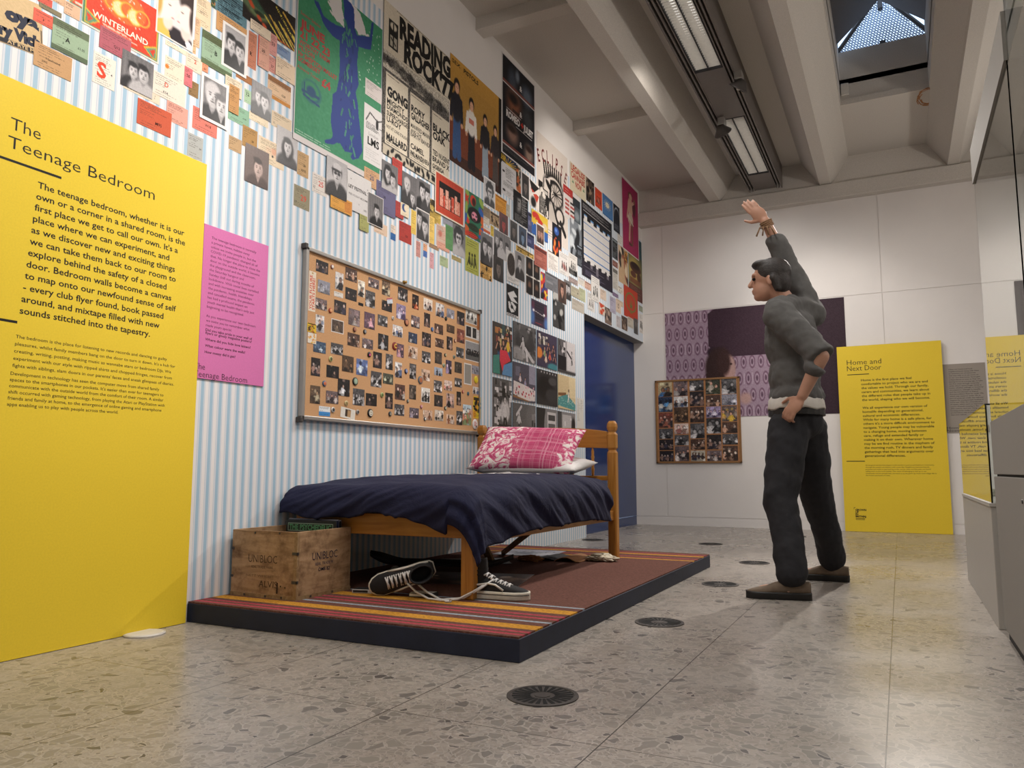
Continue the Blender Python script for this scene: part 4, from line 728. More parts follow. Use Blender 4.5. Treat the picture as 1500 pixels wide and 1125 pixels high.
        for q in range(7): c.ell((.1+.13*q)*a, .62, .05*a, .1, '#2a2828', .2); c.ell((.1+.13*q)*a, .5, .03*a, .04, '#b8a8a0')
        c.noise(.1); fit_border(c, .05, '#d4d0cc'); t('CRAZY', .5, .72, .34, '#262424', .05, align='c', maxw=.86*w)
    sh.raster(c.A)
    for tx, u, v, z, col, bold, k in TX: sh.text(tx, u, v, z*1.25 if k.get('width') is None else z*1.25, col, bold, **k)
# ------------------------------------------------------------------ sizes and places of the prints (metres along the wall, heights)
G1 = 'tickets, photos and posters collaged on the striped wall'
G2 = 'bedroom photo prints in a grid beside the corkboard'
G3 = 'snapshots pinned on the large corkboard'
WALL = [
 (1.3761, 2.2724, 1.5545, 2.0827, 'poster', ('X', 'ryemill'), 'tan poster with black rounded lettering cut off by the left edge', 'poster', G1, -6),
 (1.5821, 2.3524, 1.6275, 2.3237, 'ticket', ('T', '#c9a483', None, None, (), None), 'beige ticket above the red F ticket at the top left', 'ticket', G1, 0),
 (1.5296, 2.3213, 1.582, 2.2918, 'ticket', ('T', '#c75546', None, None, (), None), 'red ticket stub at the very top beside the rounded lettering', 'ticket', G1, 0),
 (1.641, 2.4516, 1.7303, 2.3507, 'poster', ('X', 'wint2'), 'green and red poster corner between beige ticket and ornate red poster', 'poster', G1, 0),
 (1.5181, 2.2619, 1.6417, 2.2132, 'ticket', ('T', '#d2604c', None, None, (('F', 0.3, 0.62, 0.2, '#201510'),), None), 'red ticket lettered F partly under the green A ticket', 'ticket', G1, 0),
 (1.5358, 2.2919, 1.6178, 2.2738, 'ticket', ('T', '#7d7358', None, None, (), None), 'dark olive ticket strip above the red F ticket', 'ticket', G1, 0),
 (1.6257, 2.3508, 1.6864, 2.3006, 'ticket', ('T', '#cda88a', None, None, (), None), 'beige ticket overlapping the green poster corner at top left', 'ticket', G1, 0),
 (1.5881, 2.2662, 1.7275, 2.1469, 'ticket', ('T', '#94a98d', '#5f6b51', '#57664d', (('A', 0.42, 0.52, 0.18, '#1c2018'), ('3', 0.3, 0.68, 0.07, '#1c2018'), ('£1.25', 0.8, 0.6, 0.09, '#1c2018')), None), 'green ticket lettered A with darker bands', 'ticket', G1, 0),
 (1.5298, 2.1418, 1.669, 2.0524, 'ticket', ('T', '#bd9468', None, None, (('2302', 0.28, 0.67, 0.1, '#2a2018'), ('Hawkwind', 0.5, 0.5, 0.12, '#2a2018')), None), 'tan ticket with curly heading overlapping the black lettered poster', 'ticket', G1, 0),
 (1.6927, 2.5303, 2.0315, 2.3004, 'poster', ('X', 'winterland'), 'large ornate red poster with green and yellow borders', 'poster', G1, 0),
 (1.7686, 2.3319, 1.9023, 2.2435, 'ticket', ('T', '#a85a64', None, None, (('Q12', 0.55, 0.62, 0.15, '#28141a'),), None), 'dark pink ticket numbered Q12 on the ornate red poster', 'ticket', G1, 0),
 (1.7508, 2.219, 1.8435, 2.0949, 'ticket', ('T', '#ded6c9', None, None, (('S', 0.38, 0.45, 0.6, '#d2442a'), ('4', 0.83, 0.52, 0.09, '#333333')), None), 'cream ticket with a huge red letter S', 'ticket', G1, 0),
 (1.8803, 2.1865, 2.0475, 2.1287, 'ticket', ('T', '#d8c9b2', None, None, (('7', 0.86, 0.5, 0.12, '#222222'), ('C', 0.85, 0.66, 0.1, '#222222')), None), 'cream ticket showing below the photo of two dark haired friends', 'ticket', G1, 0),
 (2.0636, 2.3609, 2.1604, 2.2666, 'ticket', ('T', '#d9cdb8', None, None, (('●', 0.1, 0.5, 0.2, '#d8772e'),), None), 'cream ticket with an orange dot under the kissing photo', 'ticket', G1, 0),
 (2.0061, 2.2681, 2.1712, 2.1696, 'ticket', ('T', '#d9cfc0', None, None, (('K54', 0.4, 0.72, 0.13, '#3a3a3a'), ('D', 0.42, 0.36, 0.24, '#c9604a')), None), 'cream ticket numbered K54 with red stamp', 'ticket', G1, 0),
 (1.8663, 2.2869, 2.0099, 2.1384, 'photograph', ('P', 'bw', ((0.36, 0.45, 0.42, 'd'), (0.68, 0.42, 0.48, 'd')), 0, None), 'black and white photo of two dark haired friends cheek to cheek', 'photograph', G1, 0),
 (2.0816, 2.1696, 2.1892, 2.0847, 'ticket', ('T', '#d99a8a', None, None, (), None), 'pink ticket behind the K54 ticket', 'ticket', G1, 0),
 (1.9467, 2.1181, 2.1083, 2.0117, 'ticket', ('T', '#c0583c', None, None, (('M95', 0.62, 0.68, 0.15, '#2a130c'),), None), 'brick red ticket numbered M95 right above the yellow panel', 'ticket', G1, 0),
 (2.2061, 2.7172, 2.2858, 2.5791, 'ticket', ('T', '#d9c3a4', None, None, (('1973', 0.4, 0.5, 0.08, '#333333'),), None), 'large cream ticket dated 1973 beside the kissing photo', 'ticket', G1, 0),
 (2.1943, 2.4995, 2.214, 2.4376, 'ticket', ('T', '#cfa97f', None, None, (), None), 'narrow tan stub at the lower right corner of the kissing photo', 'ticket', G1, 0),
 (2.2041, 2.61, 2.2308, 2.4743, 'ticket', ('T', '#d8b08e', None, None, (), ('v', 0.45, '#c94a3a')), 'narrow beige stub with a red vertical line', 'ticket', G1, 0),
 (2.0596, 2.428, 2.1653, 2.4059, 'ticket', ('T', '#d8cdb6', None, None, (('14.85', 0.6, 0.5, 0.2, '#8a94a8'),), None), 'pale ticket peeping out below the kissing photo', 'ticket', G1, 0),
 (2.165, 2.4287, 2.2528, 2.3566, 'ticket', ('T', '#d9c8b4', None, None, (('2', 0.55, 0.35, 0.3, '#c2573f'),), None), 'cream ticket with a red stamped digit left of the green B ticket', 'ticket', G1, 0),
 (2.2504, 2.4374, 2.2828, 2.3829, 'ticket', ('T', '#d58a68', None, None, (('61', 0.5, 0.72, 0.22, '#3a1a10'),), None), 'small salmon stub numbered 61', 'ticket', G1, 0),
 (2.1866, 2.3109, 2.2375, 2.2426, 'ticket', ('T', '#8a6c45', None, None, (('14', 0.2, 0.72, 0.12, '#221a10'),), None), 'dark brown ticket under the pink 56 stub', 'ticket', G1, 0),
 (2.1601, 2.3598, 2.2019, 2.2746, 'ticket', ('T', '#cf6f74', None, None, (('56', 0.5, 0.42, 0.2, '#3a1418'),), None), 'pinkish red stub numbered 56', 'ticket', G1, 0),
 (2.0082, 2.7081, 2.1964, 2.4356, 'photograph', ('X', 'kiss'), 'colour photo of two young people nose to nose with white border', 'photograph', G1, 0),
 (2.2821, 2.8299, 2.4932, 2.7036, 'poster', ('X', 'floyd'), 'teal poster with dark green foliage and dense black lettering', 'poster', G1, 0),
 (2.3159, 2.7042, 2.4966, 2.6146, 'ticket', ('T', '#c09160', None, None, (), None), 'tan ticket behind the photo of man and woman', 'ticket', G1, 0),
 (2.2426, 2.5747, 2.4175, 2.419, 'ticket', ('T', '#8ea68c', '#565f41', '#5c6b4d', (('B', 0.45, 0.5, 0.16, '#1c2018'), ('2', 0.3, 0.66, 0.07, '#1c2018'), ('1.20', 0.8, 0.55, 0.1, '#1c2018')), None), 'green ticket lettered B behind the photo of man and woman', 'ticket', G1, 0),
 (2.4652, 2.9414, 2.8161, 2.7586, 'poster', ('X', 'moody'), 'dark tropical poster with yellow banana shapes lettered THE MOODY', 'poster', G1, 0),
 (2.6888, 2.7435, 2.7901, 2.6913, 'ticket', ('T', '#7f93b0', None, None, (('NATIONAL', 0.48, 0.35, 0.2, '#3a5594'),), None), 'blue ticket lettered NATIONAL below the tropical poster', 'ticket', G1, 0),
 (2.6429, 2.7743, 2.6926, 2.6635, 'ticket', ('T', '#d2948c', None, None, (('53', 0.5, 0.45, 0.18, '#321418'),), None), 'pink stub numbered 53', 'ticket', G1, 0),
 (2.6419, 2.6561, 2.6935, 2.5745, 'ticket', ('T', '#cf8f83', None, None, (('37', 0.5, 0.6, 0.2, '#321418'),), None), 'pink stub numbered 37 below the 53 stub', 'ticket', G1, 0),
 (2.5691, 2.7216, 2.643, 2.5656, 'ticket', ('T', '#cf9c88', None, None, (('20', 0.45, 0.42, 0.12, '#2a1a14'),), ('v', 0.02, '#c9402c')), 'pink ticket numbered 20 with red line at its edge', 'ticket', G1, 0),
 (2.5104, 2.713, 2.5625, 2.5315, 'ticket', ('T', '#b8765c', None, None, (('R', 0.35, 0.6, 0.12, '#2c1a12'),), None), 'reddish brown ticket lettered R beside the photo of man and woman', 'ticket', G1, 0),
 (2.5148, 2.7765, 2.6487, 2.725, 'ticket', ('T', '#dccab2', None, None, (), None), 'cream ticket strip across the foot of the tropical poster', 'ticket', G1, 0),
 (2.6885, 2.6773, 2.8243, 2.5784, 'ticket', ('T', '#dcc4a8', None, None, (), None), 'cream ticket next to the left edge of the big green poster', 'ticket', G1, 0),
 (2.6434, 2.5581, 2.8015, 2.4446, 'ticket', ('T', '#d6b492', '#94643c', '#c4843c', (('G28', 0.68, 0.6, 0.12, '#40301f'),), None), 'cream ticket numbered G28 with brown header', 'ticket', G1, 0),
 (2.3803, 2.4279, 2.4806, 2.3478, 'ticket', ('T', '#d9c9b0', None, None, (('H', 0.5, 0.3, 0.12, '#444444'),), None), 'cream ticket right below the green B ticket', 'ticket', G1, 0),
 (2.443, 2.4829, 2.5862, 2.4462, 'ticket', ('T', '#a56f45', None, None, (('5', 0.75, 0.5, 0.12, '#22160c'),), None), 'brown ticket below the photo of man and woman', 'ticket', G1, 0),
 (2.4069, 2.3114, 2.5329, 2.2271, 'ticket', ('T', '#88ad92', None, None, (('77', 0.2, 0.62, 0.12, '#1c2820'), ('£1.00', 0.78, 0.55, 0.1, '#1c2820')), None), 'mint green ticket beside the photo of two fair haired boys', 'ticket', G1, 0),
 (2.4988, 2.4155, 2.5398, 2.3495, 'ticket', ('T', '#a8c4a2', None, None, (('12', 0.5, 0.3, 0.3, '#16201a'),), None), 'small pale green stub numbered 12', 'ticket', G1, 0),
 (2.3522, 2.6759, 2.5026, 2.4622, 'photograph', ('P', 'bw', ((0.36, 0.4, 0.38, 'd'), (0.7, 0.46, 0.38, 'd')), 0.06, '#b8b4b4'), 'white bordered photo of a man and woman in dark jackets', 'photograph', G1, 0),
 (2.2139, 2.2044, 2.3486, 2.1034, 'ticket', ('T', '#cf7668', None, None, (('W18', 0.62, 0.6, 0.14, '#32140f'),), None), 'salmon ticket numbered W18 under the photo of two fair haired boys', 'ticket', G1, 0),
 (2.4056, 2.3955, 2.4651, 2.2628, 'ticket', ('T', '#b98a58', None, None, (), None), 'narrow tan ticket at the right edge of the fair haired boys photo', 'ticket', G1, 0),
 (2.2471, 2.3777, 2.402, 2.165, 'photograph', ('P', 'bw', ((0.42, 0.38, 0.52, 'l'), (0.75, 0.52, 0.44, 'm')), 0.07, None), 'white bordered photo of two fair haired boys', 'photograph', G1, 0),
 (2.1954, 2.0749, 2.2754, 1.9707, 'ticket', ('T', '#a9aaa6', None, None, (('24', 0.82, 0.5, 0.1, '#2a2a2a'),), None), 'grey ticket numbered 24 touching the top corner of the yellow panel', 'ticket', G1, 0),
 (2.5329, 2.3219, 2.6551, 2.2805, 'ticket', ('T', '#dacbb0', None, None, (('21', 0.85, 0.6, 0.1, '#555555'),), None), 'cream ticket below the photo of a laughing pair', 'ticket', G1, 0),
 (2.6756, 2.3873, 2.8147, 2.309, 'ticket', ('T', '#d0bda2', None, None, (('21', 0.12, 0.72, 0.12, '#222222'),), None), 'beige ticket numbered 21 behind the leather jacket photo', 'ticket', G1, 0),
 (2.541, 2.4836, 2.6716, 2.3167, 'photograph', ('P', 'bw', ((0.35, 0.4, 0.4, 'm'), (0.65, 0.45, 0.46, 'd')), 0, None), 'grey photo of a laughing pair left of the big green poster', 'photograph', G1, 0),
 (2.4965, 2.2361, 2.5888, 2.1355, 'ticket', ('T', '#a98350', None, None, (('28', 0.68, 0.6, 0.12, '#241a0e'),), None), 'brown ticket numbered 28 above the short haired woman photo', 'ticket', G1, 0),
 (2.4186, 2.1535, 2.4942, 2.0874, 'ticket', ('T', '#b59670', None, None, (('9', 0.08, 0.6, 0.1, '#222222'),), None), 'small tan ticket left of the brown 28 ticket', 'ticket', G1, 0),
 (2.5969, 2.2261, 2.77, 2.1059, 'ticket', ('T', '#dac7ab', None, None, (('♥', 0.55, 0.62, 0.1, '#444444'),), ('s', 0.6, '#d08a70')), 'cream ticket with faint red stamp beside the leather jacket photo', 'ticket', G1, 0),
 (2.5175, 2.1562, 2.6681, 1.9717, 'photograph', ('P', 'sepia', ((0.55, 0.5, 0.46, 'short'),), 0, None), 'sepia photo of a short haired woman laughing', 'photograph', G1, 0),
 (2.8644, 2.2533, 2.9473, 2.1271, 'ticket', ('T', '#b8966b', None, None, (('28', 0.62, 0.52, 0.12, '#22180f'), ('W05', 0.55, 0.74, 0.13, '#22180f')), None), 'tan ticket numbered W05 right of the leather jacket photo', 'ticket', G1, 0),
 (2.7156, 2.3282, 2.862, 2.1379, 'photograph', ('P', 'bw', ((0.52, 0.45, 0.42, 'long'),), 0, '#b9b3b3'), 'photo of a long haired youth in a leather jacket', 'photograph', G1, 0),
 (2.8232, 3.2765, 3.5492, 2.3002, 'poster', ('X', 'worthy'), 'big green poster with blue dancing figure and red June dates', 'poster', G1, 0),
 (2.8473, 2.069, 2.9631, 1.9562, 'ticket', ('T', '#8e866e', None, None, (('29', 0.6, 0.47, 0.34, '#c94c3a'), ('17', 0.12, 0.78, 0.14, '#333333')), None), 'olive grey ticket with a red number 29', 'ticket', G1, 0),
 (2.9784, 2.1796, 3.0946, 2.0755, 'ticket', ('T', '#d5ccc4', None, None, (('25', 0.58, 0.42, 0.34, '#cc4434'), ('23', 0.13, 0.7, 0.14, '#333333')), None), 'white ticket with a red number 25', 'ticket', G1, 0),
 (3.4045, 2.366, 3.5463, 2.2603, 'ticket', ('T', '#c59c77', None, None, (('20', 0.5, 0.42, 0.34, '#2e3f63'),), None), 'tan ticket with a dark blue number 20', 'ticket', G1, 0),
 (3.2552, 2.2921, 3.4708, 2.0724, 'ticket', ('X', 'ley'), 'white card printed LEY FESTIVAL 71 below the big green poster', 'card', G1, 0),
 (3.1196, 2.1142, 3.3012, 2.0339, 'ticket', ('T', '#d39a48', None, None, (), ('b', 0.8, '#c27a3c')), 'orange ticket under the photo of the man in sunglasses', 'ticket', G1, 0),
 (3.0805, 2.311, 3.2512, 2.0999, 'photograph', ('P', 'bw', ((0.5, 0.35, 0.5, 'hat'),), 0.0, '#c4c0c0'), 'photo of a man in dark sunglasses and a light cap', 'photograph', G1, 0),
 (3.3962, 2.9005, 3.5567, 2.8001, 'ticket', ('T', '#cfc6c2', None, None, (), None), 'white ticket on the lower right of the big green poster', 'ticket', G1, 0),
 (3.3916, 2.748, 3.5741, 2.3995, 'flyer', ('X', 'lms'), 'white hand drawn flyer lettered LMS', 'flyer', G1, 0),
 (3.3699, 2.0727, 3.4554, 1.982, 'ticket', ('T', '#a1a065', None, None, (), None), 'olive green ticket hanging below the LEY card', 'ticket', G1, 0),
 (3.5609, 3.4867, 4.3259, 2.511, 'poster', ('X', 'reading'), 'cream rock festival poster lettered READING ROCK with band columns', 'poster', G1, 0),
 (3.6719, 2.5231, 3.7775, 2.3729, 'ticket', ('T', '#b5403a', None, None, (), None), 'red ticket behind the photo of two dark haired women hugging', 'ticket', G1, 0),
 (3.5196, 2.328, 3.715, 2.1433, 'ticket', ('T', '#65617f', None, None, (('30', 0.42, 0.45, 0.1, '#1c1a28'),), None), 'purple ticket numbered 30', 'ticket', G1, 0),
 (3.5685, 2.4703, 3.7311, 2.2945, 'photograph', ('P', 'bw', ((0.38, 0.38, 0.5, 'long'), (0.68, 0.52, 0.46, 'd')), 0, None), 'dark photo of two dark haired women hugging', 'photograph', G1, 0),
 (3.7137, 2.2626, 3.7997, 2.1632, 'ticket', ('T', '#a8423f', None, None, (), None), 'red ticket stub left of the small blue moon card', 'ticket', G1, 0),
 (3.5121, 2.077, 3.6409, 2.0091, 'ticket', ('T', '#d3b9a2', None, None, (), None), 'cream ticket below the curtain booth photo', 'ticket', G1, 0),
 (3.4398, 2.2279, 3.5898, 2.0421, 'photograph', ('P', 'bw', ((0.58, 0.5, 0.4, 'd'),), 0.02, '#7d7878'), 'photo booth picture of a dark haired woman before a curtain', 'photograph', G1, 0),
 (3.6757, 2.1022, 3.7269, 2.0077, 'ticket', ('T', '#d9c9ba', None, '#35629a', (), None), 'narrow stub with a blue lower half', 'ticket', G1, 0),
 (3.7628, 2.1521, 3.8963, 2.028, 'ticket', ('T', '#a63c35', None, None, (('E20', 0.6, 0.65, 0.13, '#2a0f0c'),), None), 'dark red ticket left of the two men in profile photo', 'ticket', G1, 0),
 (3.7652, 2.2709, 3.8559, 2.1885, 'ticket', ('T', '#dccdb2', None, None, (('◖', 0.45, 0.35, 0.6, '#2f4577'),), None), 'small cream card with a dark blue moon shape', 'card', G1, 0),
 (3.8902, 2.2614, 3.9457, 2.1068, 'ticket', ('T', '#d9b85c', None, None, (), None), 'yellow ticket edge left of the two men in profile photo', 'ticket', G1, 0),
 (3.7746, 2.4738, 3.9366, 2.2702, 'photograph', ('P', 'bw', ((0.35, 0.35, 0.42, 'l'), (0.72, 0.68, 0.36, 'm')), 0, '#6d6a72'), 'photo of a fair haired woman and child before a curtain', 'photograph', G1, 0),
 (4.0953, 2.4035, 4.2384, 2.2494, 'flyer', ('F', ('#b89a4a', '#3a3020', '#c9ae62'), 'mix', (), 0), 'mustard doodled flyer between the two men photo and red framed poster', 'flyer', G1, 0),
 (4.0953, 2.2851, 4.1601, 2.1025, 'ticket', ('T', '#dcb964', None, None, (), None), 'plain yellow card right of the two men in profile photo', 'card', G1, 0),
 (4.0994, 2.1023, 4.2173, 2.0731, 'ticket', ('T', '#9a7c60', None, None, (), None), 'brown ticket scrap above the small green stub', 'ticket', G1, 0),
 (3.9459, 2.4922, 4.1043, 2.2952, 'photograph', ('P', 'bw', ((0.42, 0.35, 0.5, 'd'), (0.8, 0.4, 0.45, 'd')), 0, None), 'photo of two dark men side by side above another pair', 'photograph', G1, 0),
 (3.9447, 2.2929, 4.0985, 2.0859, 'photograph', ('P', 'bw', ((0.25, 0.3, 0.42, 'd'), (0.65, 0.45, 0.5, 'd')), 0.03, None), 'photo of two men in profile, lower of the stacked pair', 'photograph', G1, 0),
 (3.9501, 2.0759, 3.9988, 1.973, 'ticket', ('T', '#c08a82', None, None, (), None), 'small pink stub below the two men in profile photo', 'ticket', G1, 0),
 (4.0316, 2.0802, 4.0772, 1.9929, 'ticket', ('T', '#d9a27c', None, '#4a6aa8', (), None), 'small orange stub with a blue mark', 'ticket', G1, 0),
 (4.1099, 2.0428, 4.1584, 1.9361, 'ticket', ('T', '#cf9ca0', None, None, (), None), 'lowest pink stub left of the small green stub', 'ticket', G1, 0),
 (4.2655, 2.3508, 4.405, 2.2785, 'ticket', ('T', '#8e8f98', None, None, (), None), 'grey blue ticket below the red framed poster', 'ticket', G1, 0),
 (4.185, 2.26, 4.3022, 2.1104, 'ticket', ('T', '#c8a998', None, None, (), ('s', 0.4, '#b3483a')), 'cream ticket with red lines left of the bottle green ticket', 'ticket', G1, 0),
 (4.1942, 2.143, 4.3505, 2.0941, 'ticket', ('T', '#cf9a86', None, None, (), None), 'pink ticket under the bottle green ticket', 'ticket', G1, 0),
 (4.2989, 2.2861, 4.3931, 2.119, 'ticket', ('T', '#5d8a5a', None, None, (), None), 'bottle green ticket left of the curly haired man', 'ticket', G1, 0),
 (4.3834, 2.0949, 4.5119, 2.0637, 'ticket', ('T', '#a69562', None, None, (), None), 'olive card scrap below the curly haired man', 'ticket', G1, 0),
 (4.2327, 2.0524, 4.3354, 1.9853, 'ticket', ('T', '#a3b08a', None, None, (), None), 'small pale green ticket alone on the stripes', 'ticket', G1, 0),
 (4.3938, 2.3375, 4.5659, 2.1086, 'photograph', ('P', 'bw', ((0.45, 0.42, 0.5, 'curly'),), 0, None), 'photo of a curly haired man in dark glasses', 'photograph', G1, 0),
 (4.1545, 2.6189, 4.5353, 2.3281, 'poster', ('X', 'redframe'), 'red framed poster of pale tower blocks on black', 'poster', G1, 0),
 (4.3403, 3.5399, 5.1135, 2.7571, 'poster', ('X', 'band'), 'tall ochre poster of four young musicians standing', 'poster', G1, 0),
 (4.8285, 2.5849, 4.9319, 2.4645, 'ticket', ('T', '#8a7a66', None, None, (), None), 'brown flyer scrap under the portrait of a tousled man', 'flyer', G1, 0),
 (4.8208, 2.507, 4.9234, 2.4492, 'ticket', ('T', '#cdc3b4', None, None, (), None), 'small white card below the tousled man portrait', 'card', G1, 0),
 (4.8298, 2.4345, 4.9359, 2.3892, 'ticket', ('T', '#d8cfc4', None, '#c8603a', (), None), 'small white and orange card above the couple photo', 'card', G1, 0),
 (4.944, 2.468, 4.9971, 2.3877, 'ticket', ('T', '#cfb04a', None, None, (), None), 'small yellow scrap above the three friends photo', 'ticket', G1, 0),
 (4.5588, 2.6216, 4.8261, 2.2852, 'poster', ('X', 'psych'), 'psychedelic poster of red blue and green blobs with a face', 'poster', G1, 0),
 (5.0147, 2.7396, 5.2099, 2.611, 'flyer', ('F', ('#cf8f38', '#7a4a1c', '#d9a04a'), 'text', (), 0), 'orange flyer right of the tousled man portrait', 'flyer', G1, 0),
 (4.9311, 2.5791, 5.0771, 2.475, 'flyer', ('F', ('#b59a78', '#3a2c22', '#8a7352'), 'mix', (), 0), 'tan and black flyer left of the red girl flyer', 'flyer', G1, 0),
 (4.8316, 2.8182, 5.0137, 2.5989, 'photograph', ('P', 'bw', ((0.52, 0.42, 0.5, 'curly'),), 0.04, '#cfcccc'), 'white bordered portrait of a tousled dark haired man', 'photograph', G1, 0),
 (4.5666, 2.2773, 4.7626, 2.0276, 'flyer', ('F', ('#a7a84e', '#23240f', '#b3b45a'), 'fig', (), 0), 'lime green flyer with black figures at the foot of the psychedelic poster', 'flyer', G1, 0),
 (4.7826, 2.1566, 4.9677, 2.0312, 'flyer', ('F', ('#c99a52', '#1c1814', '#d9ae6a'), 'mix', (), 0), 'orange and black flyer below the photo of a couple', 'flyer', G1, 0),
 (4.7854, 2.3758, 4.9722, 2.1433, 'photograph', ('P', 'bw', ((0.36, 0.4, 0.46, 'long'), (0.74, 0.45, 0.46, 'd')), 0, None), 'photo of a tousled couple above the orange and black flyer', 'photograph', G1, 0),
 (5.082, 2.6192, 5.2291, 2.4496, 'flyer', ('P', 'red', ((0.5, 0.5, 0.55, 'long'),), 0, None), 'red flyer with a dark haired woman', 'flyer', G1, 0),
 (4.9896, 2.46, 5.2845, 2.2452, 'photograph', ('P', 'bw', ((0.18, 0.35, 0.34, 'm'), (0.42, 0.4, 0.34, 'd'), (0.76, 0.5, 0.4, 'd')), 0.02, None), 'photo of three friends in a row', 'photograph', G1, 0),
 (4.9856, 2.2499, 5.1515, 2.0619, 'photograph', ('P', 'dark', ((0.5, 0.45, 0.6, 'long'),), 0, None), 'very dark portrait below the photo of three friends', 'photograph', G1, 0),
 (5.1076, 3.1122, 5.3769, 3.0307, 'flyer', ('X', 'sunburst'), 'black and yellow sunburst strip below the four picture film poster', 'flyer', G1, 0),
 (5.1227, 3.042, 5.3706, 2.7785, 'flyer', ('X', 'letter'), 'white typed sheet with small drawings below the sunburst', 'flyer', G1, 0),
 (5.1984, 2.7204, 5.2632, 2.62, 'ticket', ('T', '#b9b3a6', None, None, (), None), 'narrow grey ticket right of the orange flyer', 'ticket', G1, 0),
 (5.377, 3.1048, 5.4614, 2.8856, 'flyer', ('F', ('#c9bfa6', '#2a2622', '#c2683a'), 'mix', (), 0), 'narrow cream and black strip left of the dark framed portrait', 'flyer', G1, 0),
 (5.2594, 2.6143, 5.3999, 2.4354, 'photograph', ('P', 'dark', ((0.5, 0.45, 0.5, 'long'),), 0.04, None), 'dark flyer with a figure between the red and blue flyers', 'flyer', G1, 0),
 (5.4162, 2.6186, 5.5774, 2.4422, 'photograph', ('P', 'blue', ((0.5, 0.55, 0.5, 'long'),), 0.05, None), 'blue flyer of a long haired woman', 'flyer', G1, 0),
 (5.3214, 2.8828, 5.5931, 2.624, 'poster', ('X', 'halfface'), 'dark poster of half a face with white text', 'poster', G1, 0),
 (5.4681, 3.0869, 5.6241, 2.8637, 'photograph', ('P', 'dark', ((0.5, 0.5, 0.46, 'long'),), 0.05, None), 'white framed dark portrait right of the narrow cream strip', 'photograph', G1, 0),
 (5.5918, 2.7759, 5.6697, 2.6082, 'flyer', ('F', ('#5a5c7c', '#1c1c28', '#8a8aa8'), 'text', (), 0), 'narrow violet flyer left of the yellow and blue flyer', 'flyer', G1, 0),
 (5.5803, 2.5941, 5.7185, 2.4794, 'flyer', ('F', ('#3f4468', '#15172a', '#7a7ea0'), 'text', (), 0), 'dark violet flyer below the narrow violet one', 'flyer', G1, 0),
 (5.125, 3.9527, 5.7422, 3.113, 'poster', ('X', 'film'), 'white edged black film poster lettered ROMEO + JULIET', 'poster', G1, 0),
 (5.7757, 3.5646, 6.4683, 2.6645, 'poster', ('X', 'eclipse'), 'tall cream poster lettered ECLIPSE with a helmeted head', 'poster', G1, 0),
 (5.6254, 3.0719, 5.8259, 2.8486, 'flyer', ('F', ('#d8d0c8', '#1c1a1a', '#b8402e', '#d8d0c8'), 'tri', (), 0), 'red white and black angular flyer beside the helmet poster', 'flyer', G1, 0),
 (5.8236, 3.0827, 6.0107, 2.8442, 'flyer', ('F', ('#1a1918', '#d5cdc3', '#242222'), 'mix', (), 0), 'black and white flyer at the left edge of the helmet poster', 'flyer', G1, 0),
 (5.6625, 2.8265, 5.9982, 2.6122, 'flyer', ('X', 'yellowblue'), 'yellow red and blue flyer below the black and white one', 'flyer', G1, 0),
 (5.7535, 2.7346, 5.9184, 2.5515, 'photograph', ('P', 'brown', ((0.35, 0.45, 0.42, 'm'), (0.68, 0.45, 0.42, 'm')), 0.07, None), 'white framed reddish photo of a pair on the yellow and blue flyer', 'photograph', G1, 0),
 (5.3761, 2.4317, 5.7112, 2.3658, 'flyer', ('F', ('#c7a04a', '#1e1a14', '#d8b468'), 'mix', (), 0), 'yellow and black flyer behind the bespectacled man', 'flyer', G1, 0),
 (5.2028, 2.3498, 5.4291, 2.1001, 'flyer', ('X', 'oval'), 'white flyer with a dark oval beside the bespectacled man', 'flyer', G1, 0),
 (5.3465, 2.3833, 5.5305, 2.1496, 'photograph', ('P', 'bw', ((0.48, 0.36, 0.42, 'd'),), 0.02, '#9a9696'), 'portrait of a man in glasses and dark coat', 'photograph', G1, 0),
 (5.548, 2.3901, 5.8374, 2.071, 'poster', ('X', 'fourpane'), 'dark sheet of four portraits divided by a white cross', 'poster', G1, 0),
 (5.7189, 2.5289, 5.9814, 2.3538, 'flyer', ('F', ('#a05c50', '#4a1f1c', '#b8776a'), 'text', (), 0), 'faded red flyer with dark lettering left of the white flyer', 'flyer', G1, 0),
 (5.847, 2.3247, 5.9934, 2.0897, 'flyer', ('F', ('#b8302c', '#d8b83a', '#3a3f78', '#1c1a1a'), 'blob', (), 0), 'red and yellow flyer right of the four portrait sheet', 'flyer', G1, 0),
 (5.6578, 2.0508, 5.9792, 1.8335, 'flyer', ('X', 'sleeve'), 'purple and blue flyer lit by two white lamps', 'flyer', G1, 0),
 (5.2033, 2.0797, 5.417, 1.825, 'flyer', ('X', 'linocut'), 'black and white linocut flyer alone on the stripes', 'flyer', G1, 0),
 (5.9951, 2.564, 6.2371, 2.3914, 'flyer', ('F', ('#d6cfc9', '#2a2826', '#d6cfc9'), 'text', (), 0), 'white flyer with black text below the helmet poster', 'flyer', G1, 0),
 (5.9376, 2.3508, 6.2197, 2.2021, 'flyer', ('F', ('#6c6c70', '#2c2c30', '#8c8c90'), 'text', (), 0), 'grey flyer under the white text flyer', 'flyer', G1, 0),
 (6.1003, 2.84, 6.3113, 2.5488, 'poster', ('X', 'ball'), 'black poster with a blue ball over orange flames', 'poster', G1, 0),
 (6.2481, 2.6165, 6.4929, 2.4117, 'flyer', ('F', ('#cfcac6', '#4a4846', '#8a2c28'), 'fig', (), 0), 'white flyer with a grey plant drawing', 'flyer', G1, 0),
 (6.3618, 3.2848, 6.7811, 2.9785, 'poster', ('X', 'redtext'), 'white poster with red block heading and red lines', 'poster', G1, 0),
